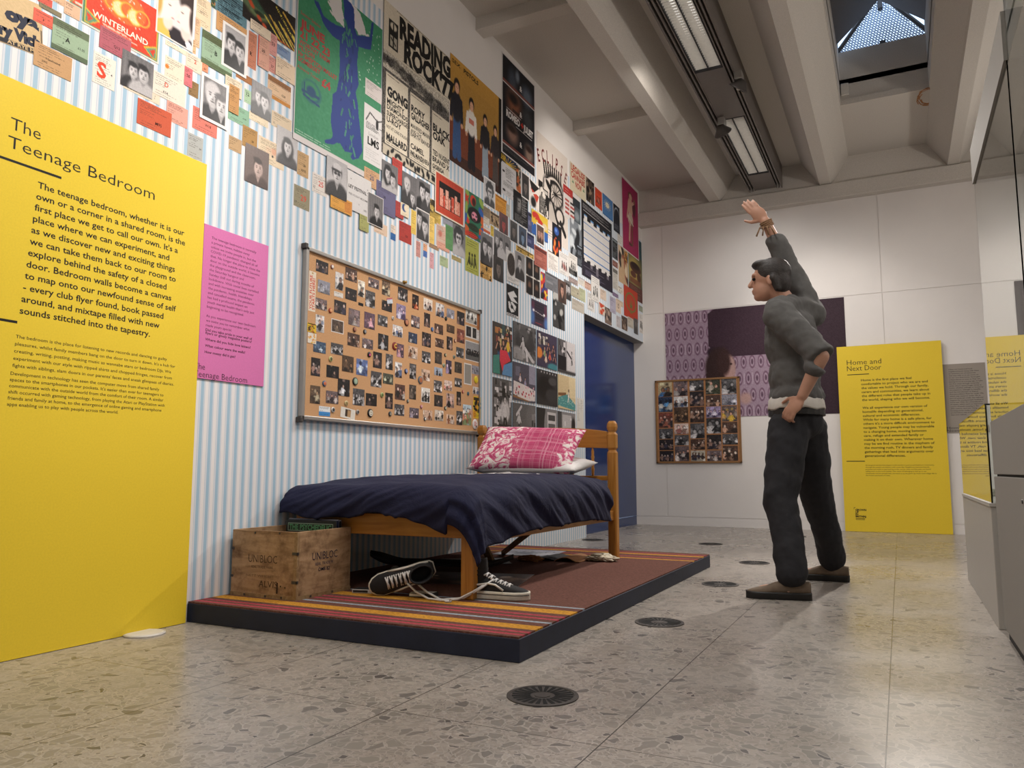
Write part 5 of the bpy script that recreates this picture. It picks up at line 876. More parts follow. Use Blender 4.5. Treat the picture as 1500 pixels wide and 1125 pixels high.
 (6.5136, 3.0034, 6.8522, 2.5908, 'poster', ('F', ('#7c8288', '#1e2024', '#c5cacd'), 'blob', (), 0), 'grey sculpture poster left of the big skyline planner', 'poster', G1, 0),
 (6.6851, 2.7926, 6.8575, 2.5849, 'flyer', ('F', ('#24262c', '#9aa4ae', '#15161a'), 'text', (), 0), 'dark strip beside the skyline planner', 'flyer', G1, 0),
 (6.4807, 2.6579, 6.6873, 2.4662, 'flyer', ('F', ('#cfcac4', '#1a1918', '#d5d0ca'), 'fig', (('13', 0.5, 0.62, 0.24, '#1a1918'),), 0), 'white flyer with a black number 13', 'flyer', G1, 0),
 (6.4777, 2.5186, 6.6819, 2.4619, 'flyer', ('F', ('#1c1b1c', '#b8b4b0', '#1c1b1c'), 'text', (), 0), 'black text strip below the number 13', 'flyer', G1, 0),
 (6.4758, 2.4294, 6.6982, 2.3778, 'flyer', ('F', ('#9a8a86', '#3c3434', '#b3a49e'), 'text', (), 0), 'brownish flyer below the black text strip', 'flyer', G1, 0),
 (6.1023, 2.2027, 6.371, 1.888, 'poster', ('F', ('#3c3b3a', '#121212', '#a8a6a2'), 'blob', (), 0), 'dark photo collage poster alone on the stripes', 'poster', G1, 0),
 (6.3636, 2.3744, 6.5259, 2.1973, 'photograph', ('P', 'bw', ((0.35, 0.35, 0.42, 'd'), (0.68, 0.38, 0.42, 'd')), 0, None), 'photo of two people right of the long haired woman portrait', 'photograph', G1, 0),
 (6.2198, 2.3464, 6.4077, 2.1397, 'photograph', ('P', 'brown', ((0.48, 0.42, 0.52, 'long'),), 0, None), 'colour portrait of a long haired woman above the dark collage', 'photograph', G1, 0),
 (6.8112, 3.2844, 7.7022, 2.52, 'poster', ('X', 'planner'), 'large black poster with white grid and blue lines', 'poster', G1, 0),
 (6.709, 2.4864, 6.9021, 2.4089, 'flyer', ('F', ('#cfc6b8', '#8a90a8', '#b8b09c'), 'text', (), 0), 'cream flyer below the big skyline planner', 'flyer', G1, 0),
 (6.8848, 2.4774, 7.0574, 2.4036, 'flyer', ('F', ('#c9a594', '#5a4038', '#c9a594'), 'text', (), 0), 'peach flyer left of the tall white drawing', 'flyer', G1, 0),
 (6.7328, 2.3792, 6.8976, 2.2563, 'ticket', ('T', '#a8ab8c', None, None, (), None), 'pale green ticket beside the olive one', 'ticket', G1, 0),
 (6.5244, 2.3516, 6.7482, 2.257, 'ticket', ('T', '#a69f8a', None, None, (('♠', 0.75, 0.5, 0.2, '#3a3830'),), None), 'olive beige ticket with a small figure', 'ticket', G1, 0),
 (6.5471, 2.238, 6.8665, 2.1324, 'ticket', ('T', '#aea69a', None, None, (), None), 'grey beige ticket above the corner of the blue doorway', 'ticket', G1, 0),
 (6.9516, 2.3832, 7.1641, 2.2031, 'flyer', ('F', ('#cac6c2', '#3a3632', '#cac6c2'), 'fig', (), 0), 'white flyer with a bare head above the blue doorway', 'flyer', G1, 0),
 (7.0572, 2.5766, 7.2939, 2.3242, 'flyer', ('F', ('#d3cfca', '#2a2a2a', '#d3cfca'), 'fig', (), 0), 'tall white flyer with ink drawing', 'flyer', G1, 0),
 (7.3216, 2.4966, 7.5014, 2.3872, 'ticket', ('T', '#cdb9a8', None, None, (), None), 'cream ticket right of the tall white drawing', 'ticket', G1, 0),
 (7.2703, 2.341, 7.4442, 2.2225, 'flyer', ('F', ('#c8bcb0', '#b8442c', '#3a2a22'), 'tri', (), 0), 'white and orange flyer above the blue doorway', 'flyer', G1, 0),
 (7.4548, 2.3307, 7.6663, 2.1567, 'photograph', ('F', ('#6e5c52', '#2a2220', '#a89284'), 'blob', (), 0), 'brown photo right of the white and orange flyer', 'photograph', G1, 0),
 (7.6147, 2.4792, 7.8033, 2.3061, 'ticket', ('T', '#a9a4b4', None, None, (), None), 'lilac ticket above the brown photo', 'ticket', G1, 0),
 (7.7065, 2.5436, 7.8983, 2.5011, 'ticket', ('T', '#7c6a86', None, None, (), None), 'small purple strip below the planner corner', 'ticket', G1, 0),
 (7.7233, 3.1484, 7.9012, 2.9259, 'flyer', ('F', ('#26282a', '#8a9296', '#151617'), 'text', (), 0), 'dark flyer against the right edge of the planner', 'flyer', G1, 0),
 (7.7224, 2.9008, 7.8968, 2.8338, 'flyer', ('F', ('#8a5c52', '#2e1e1c', '#b08a80'), 'text', (), 0), 'reddish flyer below the dark one beside the planner', 'flyer', G1, 0),
 (7.7188, 2.8197, 7.8952, 2.5814, 'flyer', ('F', ('#c2bdb4', '#55524e', '#c2bdb4'), 'text', (), 0), 'pale text flyer beside the planner, below the reddish one', 'flyer', G1, 0),
 (7.8153, 2.4922, 8.0641, 2.4315, 'ticket', ('T', '#c9b49e', None, None, (), None), 'beige ticket left of the red leaf poster', 'ticket', G1, 0),
 (7.814, 2.4633, 7.9779, 2.3429, 'ticket', ('T', '#d3bca8', None, None, (('O', 0.5, 0.4, 0.4, '#5c4c42'),), None), 'cream ticket with a ring drawing', 'ticket', G1, 0),
 (7.8811, 2.6501, 8.0785, 2.5731, 'flyer', ('F', ('#d3ccc0', '#2a2824', '#d3ccc0'), 'fig', (), 0), 'cream flyer with a black figure left of the red leaf poster', 'flyer', G1, 0),
 (6.526, 3.5635, 6.9336, 3.2828, 'poster', ('X', 'legal'), 'cream poster with red capitals LEGALISE CANNABIS NOW', 'poster', G1, 0),
 (6.9534, 3.5646, 7.1847, 3.3185, 'poster', ('F', ('#4a3c34', '#181412', '#8a7662'), 'blob', (), 0), 'dark brown lettered poster in the top row', 'poster', G1, 0),
 (7.2075, 3.544, 7.4125, 3.3411, 'poster', ('F', ('#c9462a', '#1c1614', '#d8a690'), 'fig', (), 0), 'orange red poster with dark figures in the top row', 'poster', G1, 0),
 (7.4334, 3.5555, 7.7582, 3.326, 'poster', ('X', 'sun'), 'blue poster with a pale sun', 'poster', G1, 0),
 (7.7785, 3.5533, 7.9869, 3.2451, 'poster', ('X', 'moon'), 'dark poster with a pale moon arc', 'poster', G1, 0),
 (7.899, 3.2463, 8.0713, 3.1395, 'flyer', ('F', ('#cdc8c2', '#8a8682', '#cdc8c2'), 'text', (), 0), 'white flyer left of the magenta poster', 'flyer', G1, 0),
 (7.9213, 3.127, 8.2544, 2.7057, 'poster', ('F', ('#b89a78', '#2e2824', '#8a4a34', '#d0bda0'), 'blob', (), 0), 'beige comic covered poster left of the dark hand poster', 'poster', G1, 0),
 (8.1347, 3.1005, 8.2469, 2.9818, 'flyer', ('F', ('#5c3c26', '#c98a3c', '#24180f'), 'mix', (), 0), 'small brown flyer below the magenta poster', 'flyer', G1, 0),
 (8.2728, 3.3777, 8.796000000000001, 2.617, 'poster', ('X', 'bowl'), 'tall dark poster of a brown cupped shape on green and yellow', 'poster', G1, 0),
 (8.0767, 3.9693, 8.6848, 3.1213, 'poster', ('X', 'magenta'), 'tall magenta poster of entwined pale figures with white border', 'poster', G1, 0),
 (8.6433, 2.5803, 8.796000000000001, 2.5105, 'ticket', ('T', '#8f9682', None, None, (), None), 'narrow green ticket below the tall dark poster', 'ticket', G1, 0),
 (8.0855, 2.7093, 8.5972, 2.3524, 'poster', ('X', 'leaf'), 'red poster with a green leaf in a ring', 'poster', G1, 0),
 (7.8202, 2.3047, 7.9698, 2.1795, 'ticket', ('T', '#b9b2b4', None, None, (), None), 'pale ticket left of the small brown photo over the doorway', 'ticket', G1, 0),
 (7.9952, 2.3368, 8.2001, 2.1826, 'photograph', ('F', ('#5c4a40', '#1e1816', '#a08a78'), 'blob', (), 0), 'small brown photo at the lower edge over the doorway', 'photograph', G1, 0),
 (8.4342, 2.3871, 8.5882, 2.2056, 'photograph', ('P', 'dark', ((0.5, 0.3, 0.4, 'd'),), 0, None), 'narrow photo of a dark figure below the red leaf poster', 'photograph', G1, 0),
 (8.2062, 2.3637, 8.4185, 2.2486, 'ticket', ('T', '#b8b0a2', None, None, (), None), 'pale ticket right of the small brown photo', 'ticket', G1, 0),
 (8.6575, 2.4834, 8.796000000000001, 2.251, 'flyer', ('F', ('#cfcac4', '#3a3836', '#cfcac4'), 'fig', (), 0), 'white flyer at the far right end of the wall', 'flyer', G1, 0),
 (4.9763, 1.7369, 5.2882, 1.3461, 'photo_print', ('Q', 'col1'), 'colour bedroom print of teenagers with a red dress, top left of the grid', 'photograph', G2, 0),
 (5.3129, 1.7989, 5.731, 1.5005, 'photo_print', ('Q', 'g1'), 'grey print of a youth sprawled in an armchair, second in the top row', 'photograph', G2, 0),
 (5.7616, 1.7988, 6.1726, 1.4991, 'photo_print', ('Q', 'col2'), 'colour print of a crowd of friends beside an orange lampshade', 'photograph', G2, 0),
 (6.1987, 1.7985, 6.6052, 1.5021, 'photo_print', ('Q', 'g2'), 'grey print of a figure kicking a door', 'photograph', G2, 0),
 (4.9788, 1.3146, 5.2829, 0.9219, 'photo_print', ('Q', 'g3'), 'grey print of a person in a vest before a poster wall', 'photograph', G2, 0),
 (5.3073, 1.4752, 5.7222, 1.1754, 'photo_print', ('Q', 'bed1'), 'print of a girl sitting on a floral bed', 'photograph', G2, 0),
 (5.7526, 1.4726, 6.1743, 1.1775, 'photo_print', ('Q', 'dim'), 'very dark print of a dim bedroom', 'photograph', G2, 0),
 (6.1933, 1.4761, 6.5971, 1.1736, 'photo_print', ('Q', 'bed2'), 'pale yellow print of a figure sitting on a turquoise bed', 'photograph', G2, 0),
 (5.3073, 1.1526, 5.7196, 0.8472, 'photo_print', ('Q', 'g4'), 'grey print of a person with raised arms, just over the pillow', 'photograph', G2, 0),
 (5.7498, 1.1486, 6.1615, 0.8202, 'photo_print', ('Q', 'g5'), 'grey print of a stereo cabinet, just over the pillow', 'photograph', G2, 0),
 (6.1877, 1.1464, 6.5889, 0.8389, 'photo_print', ('Q', 'g6'), 'grey print of a cupboard and figure nearest the headboard', 'photograph', G2, 0),
 (6.6433, 1.304, 6.82, 1.013, 'caption_card', ('X', 'caption'), 'cream caption card of fine print at the edge of the blue doorway', 'card', None, 0),
]
PINNED = [
 (3.0064, 1.7144, 3.1016, 1.6519, 'snapshot', ('S', 'dark', 3), 'dark snapshot of three figures in the top left corner of the corkboard', 'photograph', G3, 0),
 (3.1606, 1.6856, 3.2271, 1.591, 'snapshot', ('S', 'white', 1), 'snapshot of a person in a pink top against a white wall', 'photograph', G3, 0),
 (3.2425, 1.7315, 3.3439, 1.6604, 'snapshot', ('S', 'brown', 4), 'brownish group snapshot in the corkboard top row, right of the pink top snapshot', 'photograph', G3, 0),
 (3.3535, 1.6834, 3.4141, 1.592, 'snapshot', ('S', 'pale1', 1), 'snapshot of one figure in black on a white ground', 'photograph', G3, 0),
 (3.4464, 1.7214, 3.5479, 1.6658, 'snapshot', ('S', 'mixed', 4), 'group snapshot below the gold pin on the corkboard top edge', 'photograph', G3, 0),
 (3.5756, 1.7337, 3.6549, 1.6468, 'snapshot', ('S', 'sepia', 3), 'sepia upright snapshot above the snapshot with a pass clipped on it', 'photograph', G3, 0),
 (3.0247, 1.6122, 3.1198, 1.5451, 'snapshot', ('S', 'grey', 1), 'grey room snapshot right of the red lettered strip', 'photograph', G3, 0),
 (3.2468, 1.6195, 3.3453, 1.5542, 'snapshot', ('S', 'black', 1), 'nearly black snapshot with one lit face, below the brownish group', 'photograph', G3, 0),
 (3.4224, 1.641, 3.5118, 1.5479, 'snapshot', ('S', 'bw', 2), 'black and white snapshot right of the figure in black', 'photograph', G3, 0),
 (3.5776, 1.6157, 3.6787, 1.5561, 'snapshot', ('S', 'black', 2), 'dark snapshot partly under a tilted pass', 'photograph', G3, 0),
 (3.0108, 1.5129, 3.0995, 1.4554, 'snapshot', ('S', 'mixed', 4), 'snapshot of a pale crowd beside the foot of the red lettered strip', 'photograph', G3, 0),
 (3.1571, 1.5315, 3.2566, 1.4622, 'snapshot', ('S', 'dark', 2), 'dark indoor snapshot right of the red emblem badge', 'photograph', G3, 0),
 (3.2781, 1.5093, 3.3769, 1.4172, 'snapshot', ('S', 'mixed', 1), 'snapshot of a girl in white below the small black tape', 'photograph', G3, 0),
 (3.4168, 1.5151, 3.5142, 1.4229, 'snapshot', ('S', 'pink', 1), 'purple toned snapshot of a person in a pink shirt', 'photograph', G3, 0),
 (3.5412, 1.5224, 3.6361, 1.4594, 'snapshot', ('S', 'bw', 3), 'small black and white snapshot left of the white pin badge', 'photograph', G3, 0),
 (3.0153, 1.4252, 3.0823, 1.336, 'snapshot', ('S', 'white', 1), 'bright snapshot of a figure in black beside the yellow and black card', 'photograph', G3, 0),
 (3.1378, 1.4257, 3.2393, 1.3539, 'snapshot', ('S', 'sepiaborder', 1), 'white bordered brown snapshot in the second column', 'photograph', G3, 0),
 (3.0044, 1.2861, 3.1002, 1.2278, 'snapshot', ('S', 'blue', 1), 'bluish snapshot below the orange card', 'photograph', G3, 0),
 (3.1398, 1.2965, 3.239, 1.2373, 'snapshot', ('S', 'bw', 6), 'black and white crowd snapshot below the white bordered brown one', 'photograph', G3, 0),
 (3.2747, 1.3732, 3.3794, 1.3016, 'snapshot', ('S', 'brown', 3), 'snapshot of bare shouldered friends under the brown badge', 'photograph', G3, 0),
 (3.4024, 1.3626, 3.5021, 1.3064, 'snapshot', ('S', 'mixed', 2), 'grey and brown snapshot under the black badge', 'photograph', G3, 0),
 (3.549, 1.4123, 3.6482, 1.3213, 'snapshot', ('S', 'bride', 1), 'dark snapshot with one white robed figure', 'photograph', G3, 0),
 (3.5051, 1.2995, 3.5882, 1.2077, 'snapshot', ('S', 'dark', 1), 'dark upright snapshot right of the pink triangle badge', 'photograph', G3, 0),
 (3.6258, 1.3038, 3.6961, 1.2119, 'snapshot', ('S', 'bw', 2), 'upright black and white snapshot below the red letter badge', 'photograph', G3, 0),
 (2.9915, 1.1979, 3.0609, 1.1043, 'snapshot', ('S', 'dark', 3), 'upright dark snapshot left of the pale green badge', 'photograph', G3, 0),
 (3.1101, 1.1737, 3.2102, 1.1087, 'snapshot', ('S', 'black', 1), 'snapshot of a pale figure in darkness below the pale green badge', 'photograph', G3, 0),
 (3.2347, 1.242, 3.3303, 1.1554, 'snapshot', ('S', 'sepia2', 2), 'dim brown snapshot of two standing figures', 'photograph', G3, 0),
 (3.356, 1.2395, 3.4555, 1.1494, 'snapshot', ('S', 'flash', 1), 'blue edged snapshot of a figure caught in white flash', 'photograph', G3, 0),
 (3.4882, 1.1858, 3.589, 1.0975, 'snapshot', ('S', 'bw', 4), 'black and white group snapshot right of the large black badge', 'photograph', G3, 0),
 (3.603, 1.1867, 3.7026, 1.1258, 'snapshot', ('S', 'greenish', 3), 'greenish group snapshot below the upright black and white one', 'photograph', G3, 0),
 (2.9905, 1.0543, 3.0661, 0.9623, 'snapshot', ('S', 'sepia', 1), 'cream and black snapshot in the lower left of the corkboard', 'photograph', G3, 0),
 (3.1118, 1.0385, 3.2116, 0.9726, 'snapshot', ('S', 'mixed', 3), 'grey snapshot of faces right above the blue edged card', 'photograph', G3, 0),
 (3.2037, 1.1122, 3.302, 1.0209, 'snapshot', ('S', 'bride', 1), 'dark snapshot of a white dressed figure left of the large black badge', 'photograph', G3, 0),
 (3.3317, 1.0715, 3.4333, 0.98, 'snapshot', ('S', 'bw', 5), 'pale group snapshot under the large black badge', 'photograph', G3, 0),
 (3.4465, 1.0552, 3.5473, 0.9864, 'snapshot', ('S', 'black', 1), 'dark snapshot above the smiling face badge', 'photograph', G3, 0),
 (3.6282, 1.074, 3.703, 0.982, 'snapshot', ('S', 'dark', 1), 'narrow dark snapshot right of the green leaf badge', 'photograph', G3, 0),
 (3.7361, 1.7285, 3.8384, 1.6493, 'snapshot', ('S', 'bw2', 4), 'square snapshot of people under a dark wall display', 'photograph', G3, 0),
 (3.889, 1.7153, 3.9606, 1.6241, 'snapshot', ('S', 'orange', 1), 'narrow black snapshot of a person in orange light', 'photograph', G3, 0),
 (4.0167, 1.718, 4.1202, 1.6429, 'snapshot', ('S', 'pale', 3), 'very pale snapshot of laughing people in the top row', 'photograph', G3, 0),
 (4.1595, 1.7158, 4.2634, 1.6271, 'snapshot', ('S', 'white', 2), 'white snapshot with a figure in black in the top row', 'photograph', G3, 0),
 (4.2969, 1.7029, 4.3948, 1.6426, 'snapshot', ('S', 'grey', 1), 'grey landscape snapshot above the small dark badge', 'photograph', G3, 0),
 (4.4303, 1.7109, 4.532, 1.6197, 'snapshot', ('S', 'dark', 2), 'rounded dark snapshot of two people left of the white edged prints', 'photograph', G3, 0),
 (3.7229, 1.6225, 3.8204, 1.5328, 'snapshot', ('S', 'lilac', 2), 'lilac snapshot touching the round brown badge', 'photograph', G3, 0),
 (3.8812, 1.5807, 3.975, 1.5072, 'snapshot', ('S', 'mixed', 3), 'snapshot of two people in white below the orange lit one', 'photograph', G3, 0),
 (4.0244, 1.6234, 4.0945, 1.5339, 'snapshot', ('S', 'dark', 1), 'upright dark snapshot of someone in white above the blue badge', 'photograph', G3, 0),
 (4.1481, 1.5752, 4.2528, 1.5113, 'snapshot', ('S', 'brown', 1), 'brown snapshot of a long haired woman right of the blue badge', 'photograph', G3, 0),
 (4.2989, 1.5961, 4.3986, 1.5427, 'snapshot', ('S', 'sepia2', 1), 'brown close up snapshot below the grey landscape one', 'photograph', G3, 0),
 (4.4322, 1.5891, 4.5337, 1.4951, 'snapshot', ('S', 'red', 1), 'reddish snapshot left of the two pane print', 'photograph', G3, 0),
 (3.689, 1.4881, 3.791, 1.4207, 'snapshot', ('S', 'white', 4), 'pale snapshot of friends indoors above the red letter badge', 'photograph', G3, 0),
 (3.8542, 1.4699, 3.9501, 1.4067, 'snapshot', ('S', 'blueroom', 1), 'snapshot of a white figure in a blue room', 'photograph', G3, 0),
 (4.0048, 1.4955, 4.1067, 1.4058, 'snapshot', ('S', 'dark', 4), 'snapshot of a group dressed in black below the blue badge', 'photograph', G3, 0),
 (4.1596, 1.4809, 4.2624, 1.423, 'snapshot', ('S', 'brown', 3), 'brown snapshot of laughing faces below the long haired woman', 'photograph', G3, 0),
 (4.3004, 1.5136, 4.3748, 1.4257, 'snapshot', ('S', 'dark', 1), 'narrow purple snapshot left of the small brown badge', 'photograph', G3, 0),
 (3.734, 1.3807, 3.8068, 1.2995, 'snapshot', ('S', 'pink', 2), 'pink toned upright snapshot touching the red letter badge', 'photograph', G3, 0),
 (3.8565, 1.3844, 3.956, 1.3093, 'snapshot', ('S', 'pale2', 2), 'pale brown snapshot below the blue room', 'photograph', G3, 0),
 (4.0051, 1.3736, 4.1043, 1.3015, 'snapshot', ('S', 'bw', 5), 'group snapshot below the group dressed in black', 'photograph', G3, 0),
 (4.1567, 1.3927, 4.2419, 1.3146, 'snapshot', ('S', 'dim', 1), 'dim grey snapshot in the middle right of the corkboard', 'photograph', G3, 0),
 (4.4238, 1.4598, 4.5244, 1.3915, 'snapshot', ('S', 'bw', 3), 'black and white snapshot left of the CRAZY picture', 'photograph', G3, 0),
 (3.7196, 1.2666, 3.7904, 1.1759, 'snapshot', ('S', 'white', 2), 'bright snapshot left of the navy badge', 'photograph', G3, 0),
 (3.8721, 1.2773, 3.9426, 1.1835, 'snapshot', ('S', 'bw', 4), 'narrow busy snapshot right of the navy badge', 'photograph', G3, 0),
 (4.0033, 1.2589, 4.0994, 1.1881, 'snapshot', ('S', 'pale2', 2), 'white and brown snapshot beside the grey oval badge', 'photograph', G3, 0),
 (4.1513, 1.2894, 4.2503, 1.2362, 'snapshot', ('S', 'pair', 2), 'snapshot of two people in black on pale blue', 'photograph', G3, 0),
 (4.2914, 1.354, 4.3643, 1.2637, 'snapshot', ('S', 'lilac2', 2), 'narrow lilac and black snapshot below the small pale badge', 'photograph', G3, 0),
 (4.4047, 1.3569, 4.5002, 1.2828, 'snapshot', ('S', 'dim', 2), 'dark brown snapshot left of the white framed grey print', 'photograph', G3, 0),
 (4.6388, 1.3618, 4.7405, 1.3005, 'snapshot', ('S', 'grey', 2), 'grey snapshot above the large yellow badge', 'photograph', G3, 0),
 (4.1485, 1.2034, 4.2456, 1.1264, 'snapshot', ('S', 'bw', 5), 'busy snapshot below the two people in black', 'photograph', G3, 0),
 (4.2742, 1.2168, 4.3723, 1.1512, 'snapshot', ('S', 'pale3', 4), 'pale pink snapshot of a family group', 'photograph', G3, 0),
 (4.4065, 1.247, 4.5016, 1.1866, 'snapshot', ('S', 'bw', 4), 'grey crowd snapshot below the dark brown one', 'photograph', G3, 0),
 (3.7234, 1.1356, 3.8255, 1.0428, 'snapshot', ('S', 'couple', 2), 'large snapshot of a kissing couple in black and white', 'photograph', G3, 0),
 (3.8714, 1.1458, 3.9458, 1.0576, 'snapshot', ('S', 'dim', 2), 'dark brown upright snapshot right of the kissing couple', 'photograph', G3, 0),
 (4.0044, 1.1418, 4.1025, 1.0494, 'snapshot', ('S', 'bwprint', 3), 'white edged black print below the grey oval badge', 'photograph', G3, 0),
 (4.1552, 1.1091, 4.2571, 1.0357, 'snapshot', ('S', 'dim1', 1), 'dark snapshot of a single lit figure', 'photograph', G3, 0),
 (4.3024, 1.1326, 4.4017, 1.0395, 'snapshot', ('S', 'hat', 1), 'snapshot of a figure in a big black hat or hood', 'photograph', G3, 0),
 (4.4338, 1.1559, 4.4918, 1.0623, 'snapshot', ('S', 'dark', 1), 'narrow dark snapshot below the grey crowd one', 'photograph', G3, 0),
 (4.5192, 1.0752, 4.6351, 0.9342, 'snapshot', ('S', 'pale4', 6), 'tall pale blue snapshot of a family left of the yellow packet', 'photograph', G3, 0),
 (3.7214, 1.0155, 3.8215, 0.9485, 'snapshot', ('S', 'bw', 5), 'group snapshot below the kissing couple', 'photograph', G3, 0),
 (3.8768, 1.006, 3.9792, 0.9438, 'snapshot', ('S', 'grey2', 2), 'purplish grey snapshot in the bottom row', 'photograph', G3, 0),
 (4.0274, 1.0022, 4.1336, 0.9406, 'snapshot', ('S', 'pale2', 1), 'pale brown snapshot with a badge on its corner', 'photograph', G3, 0),
 (4.1619, 1.0118, 4.2666, 0.9432, 'snapshot', ('S', 'bw3', 3), 'cream and black snapshot in the bottom row', 'photograph', G3, 0),
 (4.3069, 0.9935, 4.4066, 0.9301, 'snapshot', ('S', 'pale2', 2), 'lowest small snapshot with white sides in the bottom row', 'photograph', G3, 0),
 (4.4339, 1.0243, 4.5139, 0.93, 'snapshot', ('S', 'bw', 4), 'upright black and white snapshot left of the pale family', 'photograph', G3, 0),
 (2.9571, 1.6421, 3.0094, 1.4336, 'card_strip', ('X', 'future'), 'cream strip lettered YOUR FUTURE STARTS HERE on the corkboard', 'card', None, 0),
 (3.1538, 1.5769, 3.2279, 1.5499, 'card', ('T', '#d5cfc8', None, None, (), None), 'small white card below the pink top snapshot', 'card', None, 0),
 (3.3614, 1.5563, 3.4044, 1.5399, 'card', ('F', ('#1c1a1a', '#2a2828', '#1c1a1a'), 'text', (), 0), 'small black tape below the figure in black', 'card', None, 0),
 (3.6261, 1.6392, 3.6818, 1.6064, 'card', ('T', '#c5ccd6', '#b86070', None, (), None), 'tilted pass with red and blue print', 'card', None, -14),
 (2.9541, 1.3715, 3.0209, 1.3251, 'card', ('F', ('#d8b030', '#1a1814', '#d87a30'), 'mix', (), 0), 'yellow and black card at the corkboard left edge', 'card', None, 0),
 (2.9594, 1.3217, 3.0236, 1.2678, 'card', ('F', ('#d8d0c4', '#d88a34', '#d8b060'), 'blob', (), 0), 'white and orange card below the yellow and black card', 'card', None, 0),
 (3.0606, 0.9533, 3.1472, 0.9038, 'card', ('T', '#dcdfe2', None, '#3f86c4', (), None), 'white card with blue foot at the bottom left of the corkboard', 'card', None, 0),
 (3.2321, 0.9575, 3.3548, 0.901, 'photo_print', ('S', 'match', 1), 'white edged print of a brown matchbox, slightly tilted', 'photograph', None, 6),
 (4.5477, 1.7427, 4.7081, 1.6526, 'photo_print', ('S', 'bwprint', 3), 'white edged print in the top right corner of the corkboard', 'photograph', None, 0),
 (4.547, 1.6335, 4.7046, 1.5474, 'photo_print', ('X', 'twopane'), 'white edged print with two dark panes', 'photograph', None, 0),
 (4.7071, 1.7443, 4.7512, 1.6271, 'card', ('T', '#a5673c', None, None, (), None), 'brown strip at the corkboard right edge', 'card', None, 0),
 (4.7015, 1.6229, 4.752, 1.5466, 'card', ('T', '#d6d2d0', None, None, (), None), 'white card below the brown strip', 'card', None, 0),
 (4.5452, 1.5274, 4.7501, 1.3881, 'photo_print', ('X', 'crazy'), 'white edged grey picture lettered CRAZY', 'photograph', None, 0),
 (4.5312, 1.3643, 4.6339, 1.2161, 'photo_print', ('S', 'blank', 0), 'white framed plain grey print below the CRAZY picture', 'photograph', None, 0),
 (4.654, 1.2109, 4.7477, 1.1596, 'photo_print', ('S', 'white', 2), 'small white framed print below the large yellow badge', 'photograph', None, 0),
 (4.6604, 1.1446, 4.7701, 0.9892, 'card', ('F', ('#d8b82a', '#1a1812', '#d8922a'), 'mix', (), 0), 'yellow and black packet at the corkboard lower right edge', 'card', None, 0),
]
